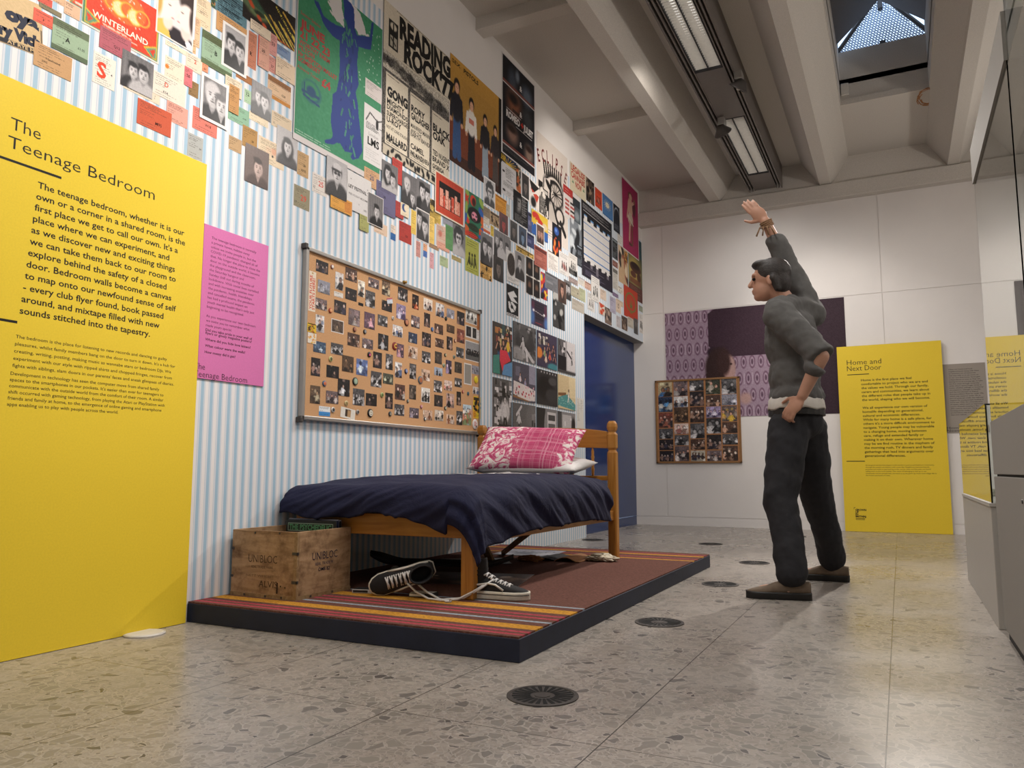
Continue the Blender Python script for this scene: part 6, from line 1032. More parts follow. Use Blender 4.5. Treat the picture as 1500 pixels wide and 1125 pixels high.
BADGES = [
 (3.1318, 1.7026, 0.0123, '#8a5a50', '#e0d8d0', 'pink brown badge right of the dark top left snapshot'),
 (3.1267, 1.4644, 0.0136, '#a83c28', '#d8a070', 'red emblem badge left of the dark indoor snapshot'),
 (3.6870, 1.5246, 0.0121, '#d8d0c4', '#8a8078', 'white pin badge near the top centre of the corkboard'),
 (3.3311, 1.3967, 0.0137, '#6a4034', '#a06a54', 'brown badge below the girl in white'),
 (3.4225, 1.3989, 0.0134, '#1c1c1e', '#8a8a8a', 'black badge below the person in a pink shirt'),
 (3.7113, 1.3595, 0.0245, '#7c2420', '#d8b84a', 'dark red badge with a yellow letter C'),
 (3.4672, 1.2753, 0.0155, '#1c1a1c', '#e85a90', 'black badge with a pink triangle'),
 (3.1395, 1.2073, 0.0144, '#c9c88a', '#4a4a30', 'pale green badge in the left of the corkboard'),
 (3.3472, 1.1100, 0.0225, '#161818', '#9ab09a', 'large black badge with grey drawing'),
 (3.0953, 1.0725, 0.0152, '#3a6a8a', '#c86a3a', 'rainbow badge in the lower left'),
 (3.5940, 1.0573, 0.0146, '#a8b078', '#5a6a3a', 'green leaf badge near the bottom centre'),
 (3.1681, 0.9410, 0.0143, '#d0d0ce', '#3a3a3a', 'white badge with a dark bird right of the blue edged card'),
 (3.2755, 0.9838, 0.0142, '#c9b888', '#8a7448', 'cream badge above the tilted matchbox print'),
 (3.3744, 0.9434, 0.0128, '#a8a4a0', '#4a4846', 'small grey badge right of the tilted matchbox print'),
 (3.4874, 0.9445, 0.0241, '#161514', '#d8d0c0', 'black badge with a smiling face'),
 (3.6768, 0.9527, 0.0148, '#2a3038', '#c8c0a8', 'striped badge in the bottom row'),
 (4.2853, 1.6284, 0.0138, '#22241f', '#3a3c34', 'small dark badge below the grey landscape snapshot'),
 (4.1189, 1.5287, 0.0144, '#34588a', '#5a7aa8', 'plain blue round badge right of the upright dark snapshot'),
 (3.8291, 1.5235, 0.0225, '#4a241c', '#b87a5a', 'round brown badge on the lilac snapshot'),
 (4.4055, 1.4977, 0.0130, '#8a5a44', '#d0a890', 'small brown badge left of the reddish snapshot'),
 (3.8331, 1.2230, 0.0154, '#1f2a52', '#8a94b8', 'navy badge in the middle of the corkboard'),
 (3.9900, 1.1851, 0.0248, '#5a6a72', '#a8623c', 'large grey oval badge over the white and brown snapshot'),
 (4.2809, 1.3827, 0.0116, '#23241f', '#b0b090', 'black and white badge right of the dim grey snapshot'),
 (4.3939, 1.3851, 0.0129, '#8a9488', '#5a6058', 'grey green badge left of the black and white snapshot'),
 (4.2645, 1.3111, 0.0136, '#9aa48c', '#6a7462', 'pale badge right of the two people in black'),
 (4.6963, 1.2628, 0.0259, '#d9c22a', '#c2aa1c', 'large plain yellow badge at the right edge'),
 (4.5148, 1.1601, 0.0120, '#a85a48', '#c98a78', 'small red badge left of the blue shield pin'),
 (4.5862, 1.1535, 0.0132, '#3a6474', '#2a4a58', 'blue shield shaped pin near the right edge'),
 (3.8556, 1.0419, 0.0106, '#5a5c56', '#8a8c82', 'small grey pin below the dark brown upright snapshot'),
 (4.0047, 1.0194, 0.0118, '#a86a72', '#c99aa0', 'small pink badge above the pale brown snapshot'),
 (4.2895, 1.0303, 0.0135, '#3a4644', '#b8b89a', 'dark badge at the corner of the hooded figure snapshot'),
 (4.0466, 0.9454, 0.0119, '#2a2c2a', '#d8d8d4', 'black and white badge on the corner of the pale brown snapshot'),
 (4.6851, 0.9463, 0.0355, '#dcd6d4', '#c04a48', 'large white badge with red writing at the lower right corner'),
]
BOARD = (2.922, 1.7619, 4.7472, 0.8747)
LP = {'rect': (1.4036, 1.9556, 2.2819, 0.0), 'h1': (0.0546, 0.1765, 0.103), 'h2': (0.0502, 0.2431, 0.5767), 'b0': (0.1595, 0.3497, 0.6187), 'b1': (0.1296, 0.8029, 0.5415), 's0': (0.123, 0.8885, 0.6017), 's1': (0.1191, 0.9876, 0.6572), 's2': (0.115, 1.015, 0.619), 's3': (0.1105, 1.1189, 0.4325), 'hs': 0.0617, 'bs': 0.033, 'ss': 0.0166, 'rules': [(0.0244, 0.2815, 0.2411, 0.2905), (0.0641, 0.8299, 0.1246, 0.8389)]}
PP = {'rect': (2.2992, 1.6979, 2.6825, 1.0164), 'a0': (0.0426, 0.0577, 0.2637), 'a1': (0.0332, 0.3689, 0.2225), 'c0': (0.0318, 0.41), 'c1': (0.0293, 0.5692), 'ss': 0.0166, 'tw': 0.2998, 't2': (-0.0192, 0.6758), 't1': (-0.0192, 0.643), 'ts': 0.0384}
RP = {'rect': (-0.5406, 1.9296, 0.431, 0.0), 'h1': (0.092, 0.1993, 0.3282), 'h2': (0.0911, 0.263, 0.326), 'b0': (0.2202, 0.377, 0.4694), 'b1': (0.2198, 1.1643, 0.3902), 's0': (0.2208, 1.2549, 0.6236), 's1': (0.2198, 1.3603, 0.2312), 'hs': 0.0767, 'bs': 0.0331, 'ss': 0.0169, 'rules': [(0.0906, 0.2991, 0.2996, 0.3071), (0.0428, 1.2045, 0.218, 1.2125)], 'logo': (0.0908, 1.6829, 0.1113, 0.1299)}
GP = {'rect': (0.422, 1.6873, 0.7987, 0.9982), 'b0': (0.0605, 0.0606, 0.2047), 'b1': (0.0569, 0.516, 0.1412), 't0': (0.0136, 0.6518), 't1': (0.0121, 0.679), 'tw': 0.22, 'ts': 0.035, 'bs': 0.0166}
BP = (-2.4016, 2.4742, -0.4484, 1.2279)
SB = (-2.5356, 1.6783, -1.5642, 0.7089)
SMALL = [
 (-2.4977, 1.6627, -2.3323, 1.4854, 'beach', 'couple on a beach, top photo of the first column on the far board'),
 (-2.4979, 1.4815, -2.3329, 1.3047, 'blueroom', 'child in a red hat, second photo of the first column on the far board'),
 (-2.4982, 1.2956, -2.3336, 1.1211, 'red', 'two people in red, third photo of the first column on the far board'),
 (-2.4985, 1.1105, -2.3329, 0.9930, 'bw', 'grey seated figure, fourth photo of the first column on the far board'),
 (-2.4975, 0.9851, -2.3324, 0.8618, 'dark', 'dark family group, fifth photo of the first column on the far board'),
 (-2.4967, 0.8528, -2.3319, 0.7309, 'dark', 'dark group on the floor, bottom photo of the first column on the far board'),
 (-2.3151, 1.6587, -2.1511, 1.4867, 'mixed', 'family in brown room, top photo of the second column on the far board'),
 (-2.3156, 1.4810, -2.1509, 1.3549, 'white', 'pale group, second photo of the second column on the far board'),
 (-2.3150, 1.3519, -2.1519, 1.1764, 'sepia2', 'brown standing figures, third photo of the second column on the far board'),
 (-2.3158, 1.1646, -2.1517, 1.0439, 'pale3', 'pale couple, fourth photo of the second column on the far board'),
 (-2.3153, 1.0328, -2.1514, 0.9137, 'bw', 'grey crowd, fifth photo of the second column on the far board'),
 (-2.3147, 0.9052, -2.1525, 0.7335, 'mixed', 'mixed group, bottom photo of the second column on the far board'),
 (-2.1282, 1.6617, -1.9646, 1.5347, 'bw', 'grey group, top photo of the middle column on the far board'),
 (-2.1280, 1.5296, -1.9659, 1.3607, 'dark', 'dark standing group, second photo of the middle column on the far board'),
 (-2.1291, 1.3505, -1.9676, 1.1730, 'brown', 'family on a sofa, third photo of the middle column on the far board'),
 (-2.1303, 1.1631, -1.9692, 0.9915, 'bw', 'grey tangle of people, fourth photo of the middle column on the far board'),
 (-2.1315, 0.9820, -1.9693, 0.8627, 'brown', 'brown group at a table, fifth photo of the middle column on the far board'),
 (-2.1313, 0.8521, -1.9695, 0.7289, 'pair2', 'two people before a pale wall, bottom photo of the middle column on the far board'),
 (-1.9430, 1.6646, -1.7790, 1.4882, 'lawn', 'two people on a lawn, top photo of the fourth column on the far board'),
 (-1.9446, 1.4793, -1.7795, 1.3535, 'brown', 'brown seated row, second photo of the fourth column on the far board'),
 (-1.9448, 1.3490, -1.7800, 1.2212, 'lilac', 'two lilac faces, third photo of the fourth column on the far board'),
 (-1.9449, 1.2173, -1.7819, 1.0430, 'bwprint0', 'black and white trio, fourth photo of the fourth column on the far board'),
 (-1.9467, 1.0287, -1.7839, 0.8639, 'dark', 'dark standing crowd, fifth photo of the fourth column on the far board'),
 (-1.9483, 0.8499, -1.7844, 0.7314, 'mixed', 'mixed family crowd, bottom photo of the fourth column on the far board'),
 (-1.7649, 1.6604, -1.5991, 1.4854, 'bw', 'grey children, top photo of the last column on the far board'),
 (-1.7669, 1.4804, -1.5998, 1.3573, 'grey', 'grey figures, second photo of the last column on the far board'),
 (-1.7673, 1.3495, -1.6022, 1.1749, 'yellow', 'person in yellow, third photo of the last column on the far board'),
 (-1.7694, 1.1673, -1.6031, 1.0426, 'brown', 'brown crowd, fourth photo of the last column on the far board'),
 (-1.7699, 1.0339, -1.6038, 0.9142, 'bw', 'grey outdoor crowd, fifth photo of the last column on the far board'),
 (-1.7705, 0.9009, -1.6062, 0.7339, 'brown', 'brown standing couple, bottom photo of the last column on the far board'),
]
# ------------------------------------------------------------------ the setting
def box(name, a, b, mat, bevel=0, parent=None):
    m = MB(); m.box(a, b); return m.build(name, mat, parent, bevel=bevel)
XR, YN = 2.9, -2.6
struct(box('floor', (-3.1, YN, -0.1), (XR, YB+0.3, 0), 'terrazzo'))
# striped long wall: panel with the doorway opening at its far end (lintel over it)
DY0, DZ, REC = 6.86, 2.15, 0.12
m = MB(); m.box((XW-REC, YN, 0), (XW, DY0, 3.40)); m.box((XW-REC, DY0, DZ), (XW, YB, 3.40))
struct(m.build('wall_left', 'striped_wallpaper'))
struct(box('wall_left_upper', (XW-REC, YN, 3.40), (XW-0.002, YB+.1, 4.02), 'white_wall'))
struct(box('trim_1', (XW-REC+0.001, DY0, DZ-0.004), (XW+0.0, YB, DZ-0.0005), 'grey_laminate'))
m = MB(); m.box((XW-REC-.05, DY0-.1, 0.105), (XW-REC, YB, DZ+.05)); m.box((XW-REC-.05, DY0-.1, 0.0), (XW-REC, YB, 0.098))
door = struct(m.build('door_1', 'navy_gloss'))
# white panelled back wall with fine shadow joints
m = MB(); g = 0.0025; xs = [-3.1, -2.42, -1.20, -0.077, 1.15, 2.36, XR]; zs = [0.100, 2.485, 3.66]
for i in range(len(xs)-1):
    for j in range(2): m.box((xs[i]+g, YB, zs[j]+g), (xs[i+1]-g, YB+.05, zs[j+1]-g))
m.box((-3.1, YB+.006, 0.0), (XR, YB+.06, 4.1))
struct(m.build('wall_back', 'white_wall'))
struct(box('baseboard_back', (XW-REC, YB-.004, 0), (XR, YB+.05, 0.092), 'white_wall'))
struct(box('wall_right', (XR, YN, 0), (XR+.1, YB+.1, 4.1), 'white_wall'))
struct(box('wall_front', (-3.1, YN-.1, 0), (XR, YN, 4.1), 'white_wall'))
# concrete ceiling: ribs running down the room with sloped flanks, slab between, hole for the rooflight
ZC, ZB = 4.0, 3.72
RIB = [(-1.833, -1.692), (-0.640, -0.505), (0.575, 0.700), (1.76, 1.90)]
SKX, SKY = (-0.325, 0.400), (5.2, 7.45)
m = MB()
edges = [-3.1, -2.03, -1.50, -0.83, -0.32, 0.40, 0.88, 1.58, 2.08, XR]
def slab(x0, x1, y0, y1): m.box((x0, y0, ZC), (x1, y1, ZC+.25))
slab(-3.1, SKX[0], YN, YB+.3); slab(SKX[1], XR, YN, YB+.3); slab(SKX[0], SKX[1], YN, SKY[0]); slab(SKX[0], SKX[1], SKY[1], YB+.3)
struct(m.build('ceiling', 'concrete'))
for k, (x0, x1) in enumerate(RIB):
    fl = 0.0 if k == 0 else 0.17
    prof = [(x0-fl, ZC+.001), (x0, ZB+.03), (x0+.012, ZB), (x1-.012, ZB), (x1, ZB+.012), (x1+.06, ZB+.09), (x1+.13, ZB+.21), (x1+.175, ZC+.001)]
    m = MB(); m.prism([(x, YN, z) for x, z in prof], (0, YB-.03-YN, 0)); struct(m.build('beam_%d' % (k+1), 'concrete'))
for k, y in enumerate((0.80, 2.75, 4.70, 6.62)):
    struct(box('beam_%d' % (k+5), (XW-.02, y, ZC-.10), (RIB[0][0]+.01, y+.13, ZC+.01), 'concrete', bevel=.006))
struct(box('beam_9', (-3.1, YB-.11, 3.55), (XR, YB+.02, 3.715), 'concrete', bevel=.008))
struct(box('trim_2', (-3.1, YB-.07, 3.715), (XR, YB+.1, ZC+.01), 'concrete'))
# rooflight: shaft, ridge of perforated steel and sky above
m = MB(); (sx0, sx1), (sy0, sy1) = SKX, SKY
m.box((sx0-.08, sy0-.08, ZC+.2), (sx0, sy1+.08, 5.0)); m.box((sx1, sy0-.08, ZC+.2), (sx1+.08, sy1+.08, 5.0)); m.box((sx0, sy1, ZC+.2), (sx1, sy1+.08, 4.52)); m.box((sx0, sy0-.08, ZC+.2), (sx1, sy0, 5.0))
struct(m.build('trim_3', 'concrete'))
struct(box('trim_4', (sx0, sy1-.012, ZC+.0), (sx1, sy1+.0, ZC+.055), 'concrete'))
box_ = MB(); box_.box((sx0+.01, sy1-.03, ZC+.09), (sx0+.075, sy1-.002, ZC+.2)); bo = box_.build('socket_box', 'white_enamel', bevel=.004)
tag(bo, 'small white socket box low in the corner of the rooflight shaft', 'socket')
def skylight():
    t = thing('rooflight', (0.04, 6.3, 4.7), 'rooflight with a perforated steel gable and blue daylight', 'skylight')
    # perforated gable plate: a grid of hexagonal holes
    m = MB(); cx, top, hw, base = 0.05, 5.03, 0.43, 4.50; d = 0.026; y = 7.56
    n = 0; z = base
    row = 0
    while z < top:
        half = hw*(top-z)/(top-base); x = cx-half+(d/2 if row % 2 else 0)
        while x < cx+half:
            r = d*.30; ho = [(x+r*math.cos(a), y, z+r*math.sin(a)) for a in np.arange(6)*math.pi/3+math.pi/6]; R = d*.58
            hx = [(x+R*math.cos(a), y, z+R*math.sin(a)) for a in np.arange(6)*math.pi/3+math.pi/6]
            m.add(hx+ho, [(i, (i+1) % 6, 6+(i+1) % 6, 6+i) for i in range(6)]); x += d
        z += d*.87; row += 1
    o = m.build('perforated_plate', 'perforated_steel', t, solid=.003)
    m = MB(); m.tube([(cx-hw-.05, y-.02, base-.05), (cx, y-.02, top+.03)], .02, 6); m.tube([(cx, y-.02, top+.03), (cx+hw+.05, y-.02, base-.05)], .02, 6); m.box((cx-.02, y-.05, base), (cx+.03, y-.02, base+.08)); m.box((cx-.02, y-.04, top-.12), (cx+.02, y+.02, top+.1))
    m.build('frame', 'dark_metal', t)
    m = MB(); m.prism([(0.06, 5.0, 4.90), (0.06, 5.0, 4.94), (sx1+.06, 5.0, 4.61), (sx1+.06, 5.0, 4.57)], (0, 2.4, 0)); m.build('hood', 'channel_paint', t)
    m = MB(); m.prism([(sx0-.06, 5.0, 4.46), (sx0-.06, 5.0, 4.50), (0.04, 5.0, 4.89), (0.04, 5.0, 4.85)], (0, 2.28, 0)); m.build('hood', 'channel_paint', t)
skylight()
# ------------------------------------------------------------------ ceiling channel with battens
def channel():
    y0, y1 = -1.5, YB-.14; x0, x1 = -1.362, -1.006; t = thing('light_channel', (-1.184, 3.5, 3.9), 'long dark metal lighting channel running under the concrete ceiling', 'light fitting')
    m = MB()
    for xa, xb, za, zb in ((x0, x0+.012, 3.74, 4.0), (x0+.03, x0+.042, 3.745, 3.95), (x0+.06, x0+.068, 3.75, 3.95), (x1-.012, x1, 3.74, 4.0), (x1-.042, x1-.03, 3.745, 3.95), (x1-.068, x1-.06, 3.75, 3.95), (x0+.012, x1-.012, 3.93, 3.96), (x0+.012, x0+.03, 3.79, 3.80), (x0+.042, x0+.06, 3.79, 3.80), (x1-.03, x1-.012, 3.79, 3.80), (x1-.06, x1-.042, 3.79, 3.80)):
        m.box((xa, y0, za), (xb, y1, zb))
    m.build('side_rails', 'channel_paint', t)
    ends = [y0]+[q for p in reversed(CH_Y) for q in p]+[y1]
    for k in range(0, len(ends)-1, 2):
        if ends[k+1]-ends[k] > .05: box('blank_plate', (x0+.06, ends[k]+.002, 3.755), (x1-.06, ends[k+1]-.002, 3.765), 'channel_paint', 0, t)
channel()
BL = ['twin louvred fluorescent batten near the back wall', 'twin louvred fluorescent batten running out of the top of the picture', 'fluorescent batten of the channel just overhead', 'fluorescent batten of the channel at the near end']
for k, (y0, y1) in enumerate(CH_Y):
    t = thing('ceiling_batten', (-1.185, (y0+y1)/2, 3.76), BL[k], 'light fitting', 'fluorescent battens in the channel')
    xa, xb = -1.292, -1.078; xm = (xa+xb)/2
    if k < 2:
        m = MB()
        for x in (xa, xm-.004, xb-.008): m.box((x, y0, 3.752), (x+.008, y1, 3.80))
        for y in (y0, y1-.008): m.box((xa, y, 3.752), (xb, y+.008, 3.80))
        m.build('louvre_frame', 'plain_black', t)
        m = MB(); n = int((y1-y0)/.034)
        for q in range(n):
            y = y0+.02+q*(y1-y0-.03)/n
            for p in (xa+.010, xm+.006): m.box((p, y, 3.756), (p+.094, y+.0015, 3.775))
        m.build('louvre_blades', 'white_enamel', t)
        for p in (xa+.052, xm+.052):
            m = MB(); m.tube([(p, y0+.02, 3.825), (p, y1-.02, 3.825)], .013, 10); m.build('tube', 'tube_light', t, smooth=True)
    m = MB(); m.box((xa, y0, 3.90), (xb, y1, 3.905)); m.build('reflector', 'white_enamel', t)
def spot(p, tg, label):
    t = thing('track_spotlight', p, label, 'spotlight', 'spotlights on the ceiling track'); p = Vector(p); d = (Vector(tg)-p).normalized()
    m = MB(); m.box((p.x-.03, p.y-.05, p.z+.045), (p.x+.03, p.y+.05, p.z+.114)); m.build('adapter', 'aluminium', t, bevel=.006)
    m = MB(); m.tube([p+Vector((0, 0, .045)), p+Vector((0, 0, .015)), p-d*.03], .008, 8); m.build('arm', 'aluminium', t)
    q = d.cross(Vector((0, 0, 1))).normalized(); w = q.cross(d); n = 24
    m = MB(); m.rings([[p+d*h+r*(math.cos(6.2832*i/n)*q+math.sin(6.2832*i/n)*w) for i in range(n)] for r, h in ((.012, -.06), (.03, -.055), (.045, -.03), (.075, .012), (.08, .02), (.076, .02), (.045, -.02), (.01, -.03))]); sh_ = m.build('shade', 'dark_metal', t, smooth=True)
    m = MB(); m.rings([[p+d*h+r*(math.cos(6.2832*i/n)*q+math.sin(6.2832*i/n)*w) for i in range(n)] for r, h in ((.012, -.03), (.02, .0), (.018, .02), (.004, .028))]); sub(m.build('bulb', 'white_enamel', t, smooth=True), sh_)
spot((-0.979, 5.918, 3.625), (-2.67, 6.6, 1.5), 'dark cone spotlight on the channel, between the two lit battens')
spot((-1.263, 6.664, 3.625), (-0.6, 8.6, 1.9), 'pale spotlight in front of the far batten')
# ------------------------------------------------------------------ floor outlets
def vent(x, y, label, first=[]):
    t = thing('floor_vent', (x, y, 0), label, 'floor vent', 'round floor vents in a row along the platform')
    if first:
        for ch in first[0].children:
            c = ch.copy(); COL.objects.link(c); c.parent = t
        return
    first.append(t)
    m = MB(); R = .100; m.lathe((x, y, 0), [(R, 0), (R, .003), (R-.012, .004), (R-.013, .002), (.0, .002)], 48); m.build('rim_plate', 'dark_metal', t)
    m = MB()
    for k in range(24):
        a = 6.2832*k/24
        for s, e in ((.034, .085),):
            u = Vector((math.cos(a), math.sin(a), 0)); v = Vector((-u.y, u.x, 0)); c = Vector((x, y, .0028)); w = .0052
            m.add([c+u*s-v*w*.7, c+u*e-v*w*1.2, c+u*e+v*w*1.2, c+u*s+v*w*.7], [(0, 1, 2, 3)])
    m.build('slots', 'dark_void', t)
    m = MB(); m.lathe((x, y, 0), [(.022, .002), (.022, .0035), (.0, .004)], 24); m.build('hub', 'dark_metal', t)
for k, y in enumerate((2.01, 3.17, 4.37, 5.48)):
    vent(-.918, y, ('round slotted floor vent nearest the camera', 'round floor vent beside the near half of the platform', 'round floor vent beside the far half of the platform', 'round floor vent just past the far end of the platform')[k])
vent(-1.48, 6.71, 'round floor vent between the platform and the back wall'); vent(-.926, 7.83, 'round floor vent behind the standing person'); vent(-2.52, 6.62, 'round floor vent close to the blue doorway')
# ------------------------------------------------------------------ platform
PT = .082
t = thing('display_platform', (-1.9, 3.7, 0), 'low navy platform topped with striped brown carpet', 'platform')
m = MB(); m.box((XW+.002, 2.305, 0.0), (-1.135, 5.115, PT-.006)); m.build('plinth', 'navy_ply', t, bevel=.003)
m = MB(); m.box((XW+.003, 2.308, PT-.006), (-1.138, 5.112, PT)); c = m.build('carpet', 'striped_carpet'); c.parent = t; c.matrix_parent_inverse = Matrix.Translation(-Vector(t.location))
# ------------------------------------------------------------------ papers on the long wall
def overlap(a, b): return a[0] < b[2] and b[0] < a[2] and a[3] < b[1] and b[3] < a[1]
def hang(rows, base_x, cell, t=0.0005, step=0.0007):
    done = []
    for k, (y0, z1, y1, z0, name, spec, label, cat, grp, rot) in enumerate(rows):
        r = (y0, z1, y1, z0); lay = 1+max([l for q, l in done if overlap(q, r)], default=0); done.append((r, lay))
        thick = .008 if name == 'photo_print' and cell > .002 and grp else t
        sh = wall_sheet(y0, z1, y1, z0, d=0.0004+step*(lay-1), t=thick, x=base_x)
        if rot:
            a = math.radians(rot); c = sh.o+sh.U*sh.w/2+sh.V*sh.h/2; sh.U, sh.V = sh.U*math.cos(a)+sh.V*math.sin(a), sh.V*math.cos(a)-sh.U*math.sin(a); sh.o = c-sh.U*sh.w/2-sh.V*sh.h/2
        mat = art(sh, spec, k*7+11, cell*{'T': .68, 'P': .8}.get(spec[0], 1))
        tag(sh.build(name, mat), label, cat, grp)
hang(WALL, XW, 0.0032)
# ------------------------------------------------------------------ corkboard on the wall
BX = XW+.018
by0, bz1, by1, bz0 = BOARD
t = thing('corkboard', (XW, (by0+by1)/2, (bz0+bz1)/2), 'large aluminium framed corkboard covered in small snapshots and badges', 'corkboard')
m = MB(); m.box((XW+.001, by0+.01, bz0+.01), (BX, by1-.01, bz1-.01)); m.build('cork_surface', 'cork', t)
m = MB(); f = .022
for a, b in (((by0, bz0), (by1, bz0+f)), ((by0, bz1-f), (by1, bz1)), ((by0, bz0), (by0+f, bz1)), ((by1-f*.4, bz0), (by1, bz1))): m.box((XW+.001, a[0], a[1]), (BX+.012, b[0], b[1]))
fr_ = m.build('frame', 'aluminium', t, bevel=.004)
for y in (by0, by1):
    for z in (bz0, bz1): sub(box('frame_corner', (XW+.001, y-.012 if y == by0 else y-.01, z-.014), (BX+.015, y+.01 if y == by0 else y+.012, z+.014), 'dark_metal', .004, t), fr_)
m = MB(); m.lathe((BX+.008, by0+.86, bz1), [(.012, -.0), (.012, .008), (.006, .012), (.009, .022), (.0, .024)], 12, 'x')
tag(m.build('push_pin', 'brass', None, True), 'gold push pin stuck on the top edge of the corkboard', 'pin')
hang(PINNED, BX, 0.0028, .0006, .0008)
for k, (y, z, r, c0, c1, label) in enumerate(BADGES):
    sh = Sheet((BX+.0035, y, z), (0, 1, 0), (0, 0, -1), (1, 0, 0), 0, 0, 0); n = 20; prof = ((1, -.003), (1, .0005), (.86, .0025), (.5, .004), (.05, .0045)); vs = []; cs = []
    for q, (pr, d) in enumerate(prof):
        for i in range(n): vs.append(sh.o+sh.N*d+r*pr*(math.cos(6.2832*i/n)*sh.U+math.sin(6.2832*i/n)*sh.V)); cs.append(hexc(c0 if q < 3 or ('yellow badge' in label) or 'letter C' in label or 'triangle' in label or 'smiling' in label or 'red writing' in label or 'stripe' in label else c1))
    fs = [[q*n+i, q*n+(i+1) % n, (q+1)*n+(i+1) % n, (q+1)*n+i] for q in range(4) for i in range(n)]+[[4*n+i for i in range(n)], [i for i in range(n)][::-1]]
    sh._put(np.array(vs), fs, np.array(cs)); L = .0046
    if 'letter C' in label: sh.text('C', 0, r*.5, r*1.5, c1, .04, align='c', lift=L)
    if 'triangle' in label: sh.poly([(0, -r*.6), (r*.55, r*.45), (-r*.55, r*.45)], c1, L)
    if 'smiling' in label:
        sh.disc(0, 0, r*.72, c1, L); sh.disc(-r*.24, -r*.2, r*.1, c0, L+.0003, ry=r*.16); sh.disc(r*.24, -r*.2, r*.1, c0, L+.0003, ry=r*.16)
        for q in range(8):
            a = .35+q*.3; sh.disc(r*.42*math.cos(a), r*.42*math.sin(a)*.9, r*.07, c0, L+.0003, 8)
    if 'red writing' in label:
        for q in range(4): sh.rect(-r*.55, -r*.5+q*r*.24, r*.2+(q % 2)*r*.3, -r*.38+q*r*.24, c1, L)
        sh.disc(r*.25, r*.45, r*.22, '#1c1a1a', L)
    if 'stripe' in label:
        for q in (-1, 0, 1): sh.poly([(q*r*.5-r*.3, r*.6), (q*r*.5-r*.1, r*.6), (q*r*.5+r*.3, -r*.6), (q*r*.5+r*.1, -r*.6)], c1, L)
    o = sh.build('badge', 'glossy_print'); tag(o, label, 'badge', 'badges pinned on the large corkboard')
# ------------------------------------------------------------------ yellow, pink and grey text boards
def lettering(sh, lines, size, bold, width0, col='#191712'):
    """lines: (text, u, v); width0: length of the first line"""
    g, _ = glyphs(lines[0][0], bold); k = width0/(g[:, 0].max()-g[:, 0].min())
    for tx, u, v in lines:
        g, _ = glyphs(tx, bold); sh.text(tx, u, v, size, col, bold, width=k*(g[:, 0].max()-g[:, 0].min()))
def rows(texts, a, b):
    n = len(texts); return [(tx, a[0]+(b[0]-a[0])*i/max(n-1, 1), a[1]+(b[1]-a[1])*i/max(n-1, 1)) for i, tx in enumerate(texts) if tx]
BODY = ["The teenage bedroom, whether it is our", "own or a corner in a shared room, is the", "first place we get to call our own. It's a", "place where we can experiment, and", "as we discover new and exciting things", "we can take them back to our room to", "explore behind the safety of a closed", "door. Bedroom walls become a canvas", "to map onto our newfound sense of self", "- every club flyer found, book passed", "around, and mixtape filled with new", "sounds stitched into the tapestry."]
SM1 = ["The bedroom is the place for listening to new records and dancing to guilty", "pleasures, whilst family members bang on the door to turn it down. It's a hub for", "creating, writing, posting, making music as wannabe stars or bedroom DJs. We", "experiment with our style with ripped shirts and chopped fringes, recover from", "fights with siblings, slam doors in our parents' faces and sneak glimpses of diaries."]
SM2 = ["Development in technology has seen the computer move from shared family", "spaces to the smartphones in our pockets. It's easier than ever for teenagers to", "communicate with the outside world from the comfort of their room. A similar", "shift occurred with gaming technology, from playing the Atari or PlayStation with", "friends and family at home, to the emergence of online gaming and smartphone", "apps enabling us to play with people across the world."]
YEL = '#e3c432'
y0, z1, y1, z0 = LP['rect']; sh = wall_sheet(y0, z1, y1, 0.002, d=.012, t=.012); sh.flat(YEL)
lettering(sh, [('The', *LP['h1'][:2])], LP['hs'], -.004, LP['h1'][2]); lettering(sh, [('Teenage Bedroom', *LP['h2'][:2])], LP['hs'], -.004, LP['h2'][2])
for r in LP['rules']: sh.rect(*r, '#191712')
lettering(sh, rows(BODY, LP['b0'], LP['b1']), LP['bs'], .016, LP['b0'][2])
lettering(sh, rows(SM1, LP['s0'], LP['s1']), LP['ss'], .004, LP['s0'][2]); lettering(sh, rows(SM2, LP['s2'], LP['s3']), LP['ss'], .004, LP['s0'][2]*.965)
tag(sh.build('text_panel', 'printed_board'), 'tall yellow text panel headed The Teenage Bedroom leaning on the striped wall', 'information panel', 'tall yellow text panels')
m = MB(); m.lathe((XW+.06, LP['rect'][2]-.22, 0), [(.075, 0), (.075, .006), (.06, .009), (0, .009)], 24)
tag(m.build('floor_disc', 'white_enamel', None, True), 'flat white disc half hidden under the near yellow panel', 'disc')
PK = ["The teenage bedroom is normally", "a private haven, hidden away", "unless we invite people in, but the", "COVID-19 pandemic changed all of", "that. No longer the place to close the", "door on the outside world, it became", "the playground and the classroom,", "the Saturday hangout and", "Sunday chill out during months of", "lockdowns. With social lives curtailed", "and with increasing anxieties over", "the pandemic, health, friendships", "and cancelled exams, the pandemic", "has had a profound impact on", "youth mental health that's only just", "beginning to be recognised."]
PK2 = ["As you experience our teen bedroom", "we invite you to remember what", "made yours special."]
PK3 = ["Did you take pride in your wall of", "flyers or glossy magazine posters?", "", "Where did you hide love letters?", "", "What colour were the walls?", "", "How messy did it get?"]
y0, z1, y1, z0 = PP['rect']; sh = wall_sheet(y0, z1, y1, z0, d=.001, t=.005); sh.flat('#cf70a8'); INK = '#4a1c38'
lettering(sh, rows(PK, PP['a0'], PP['a1']), PP['ss'], .0, PP['a0'][2], INK); (u2, v2) = PP['c0']; dv = (PP['a1'][1]-PP['a0'][1])/15
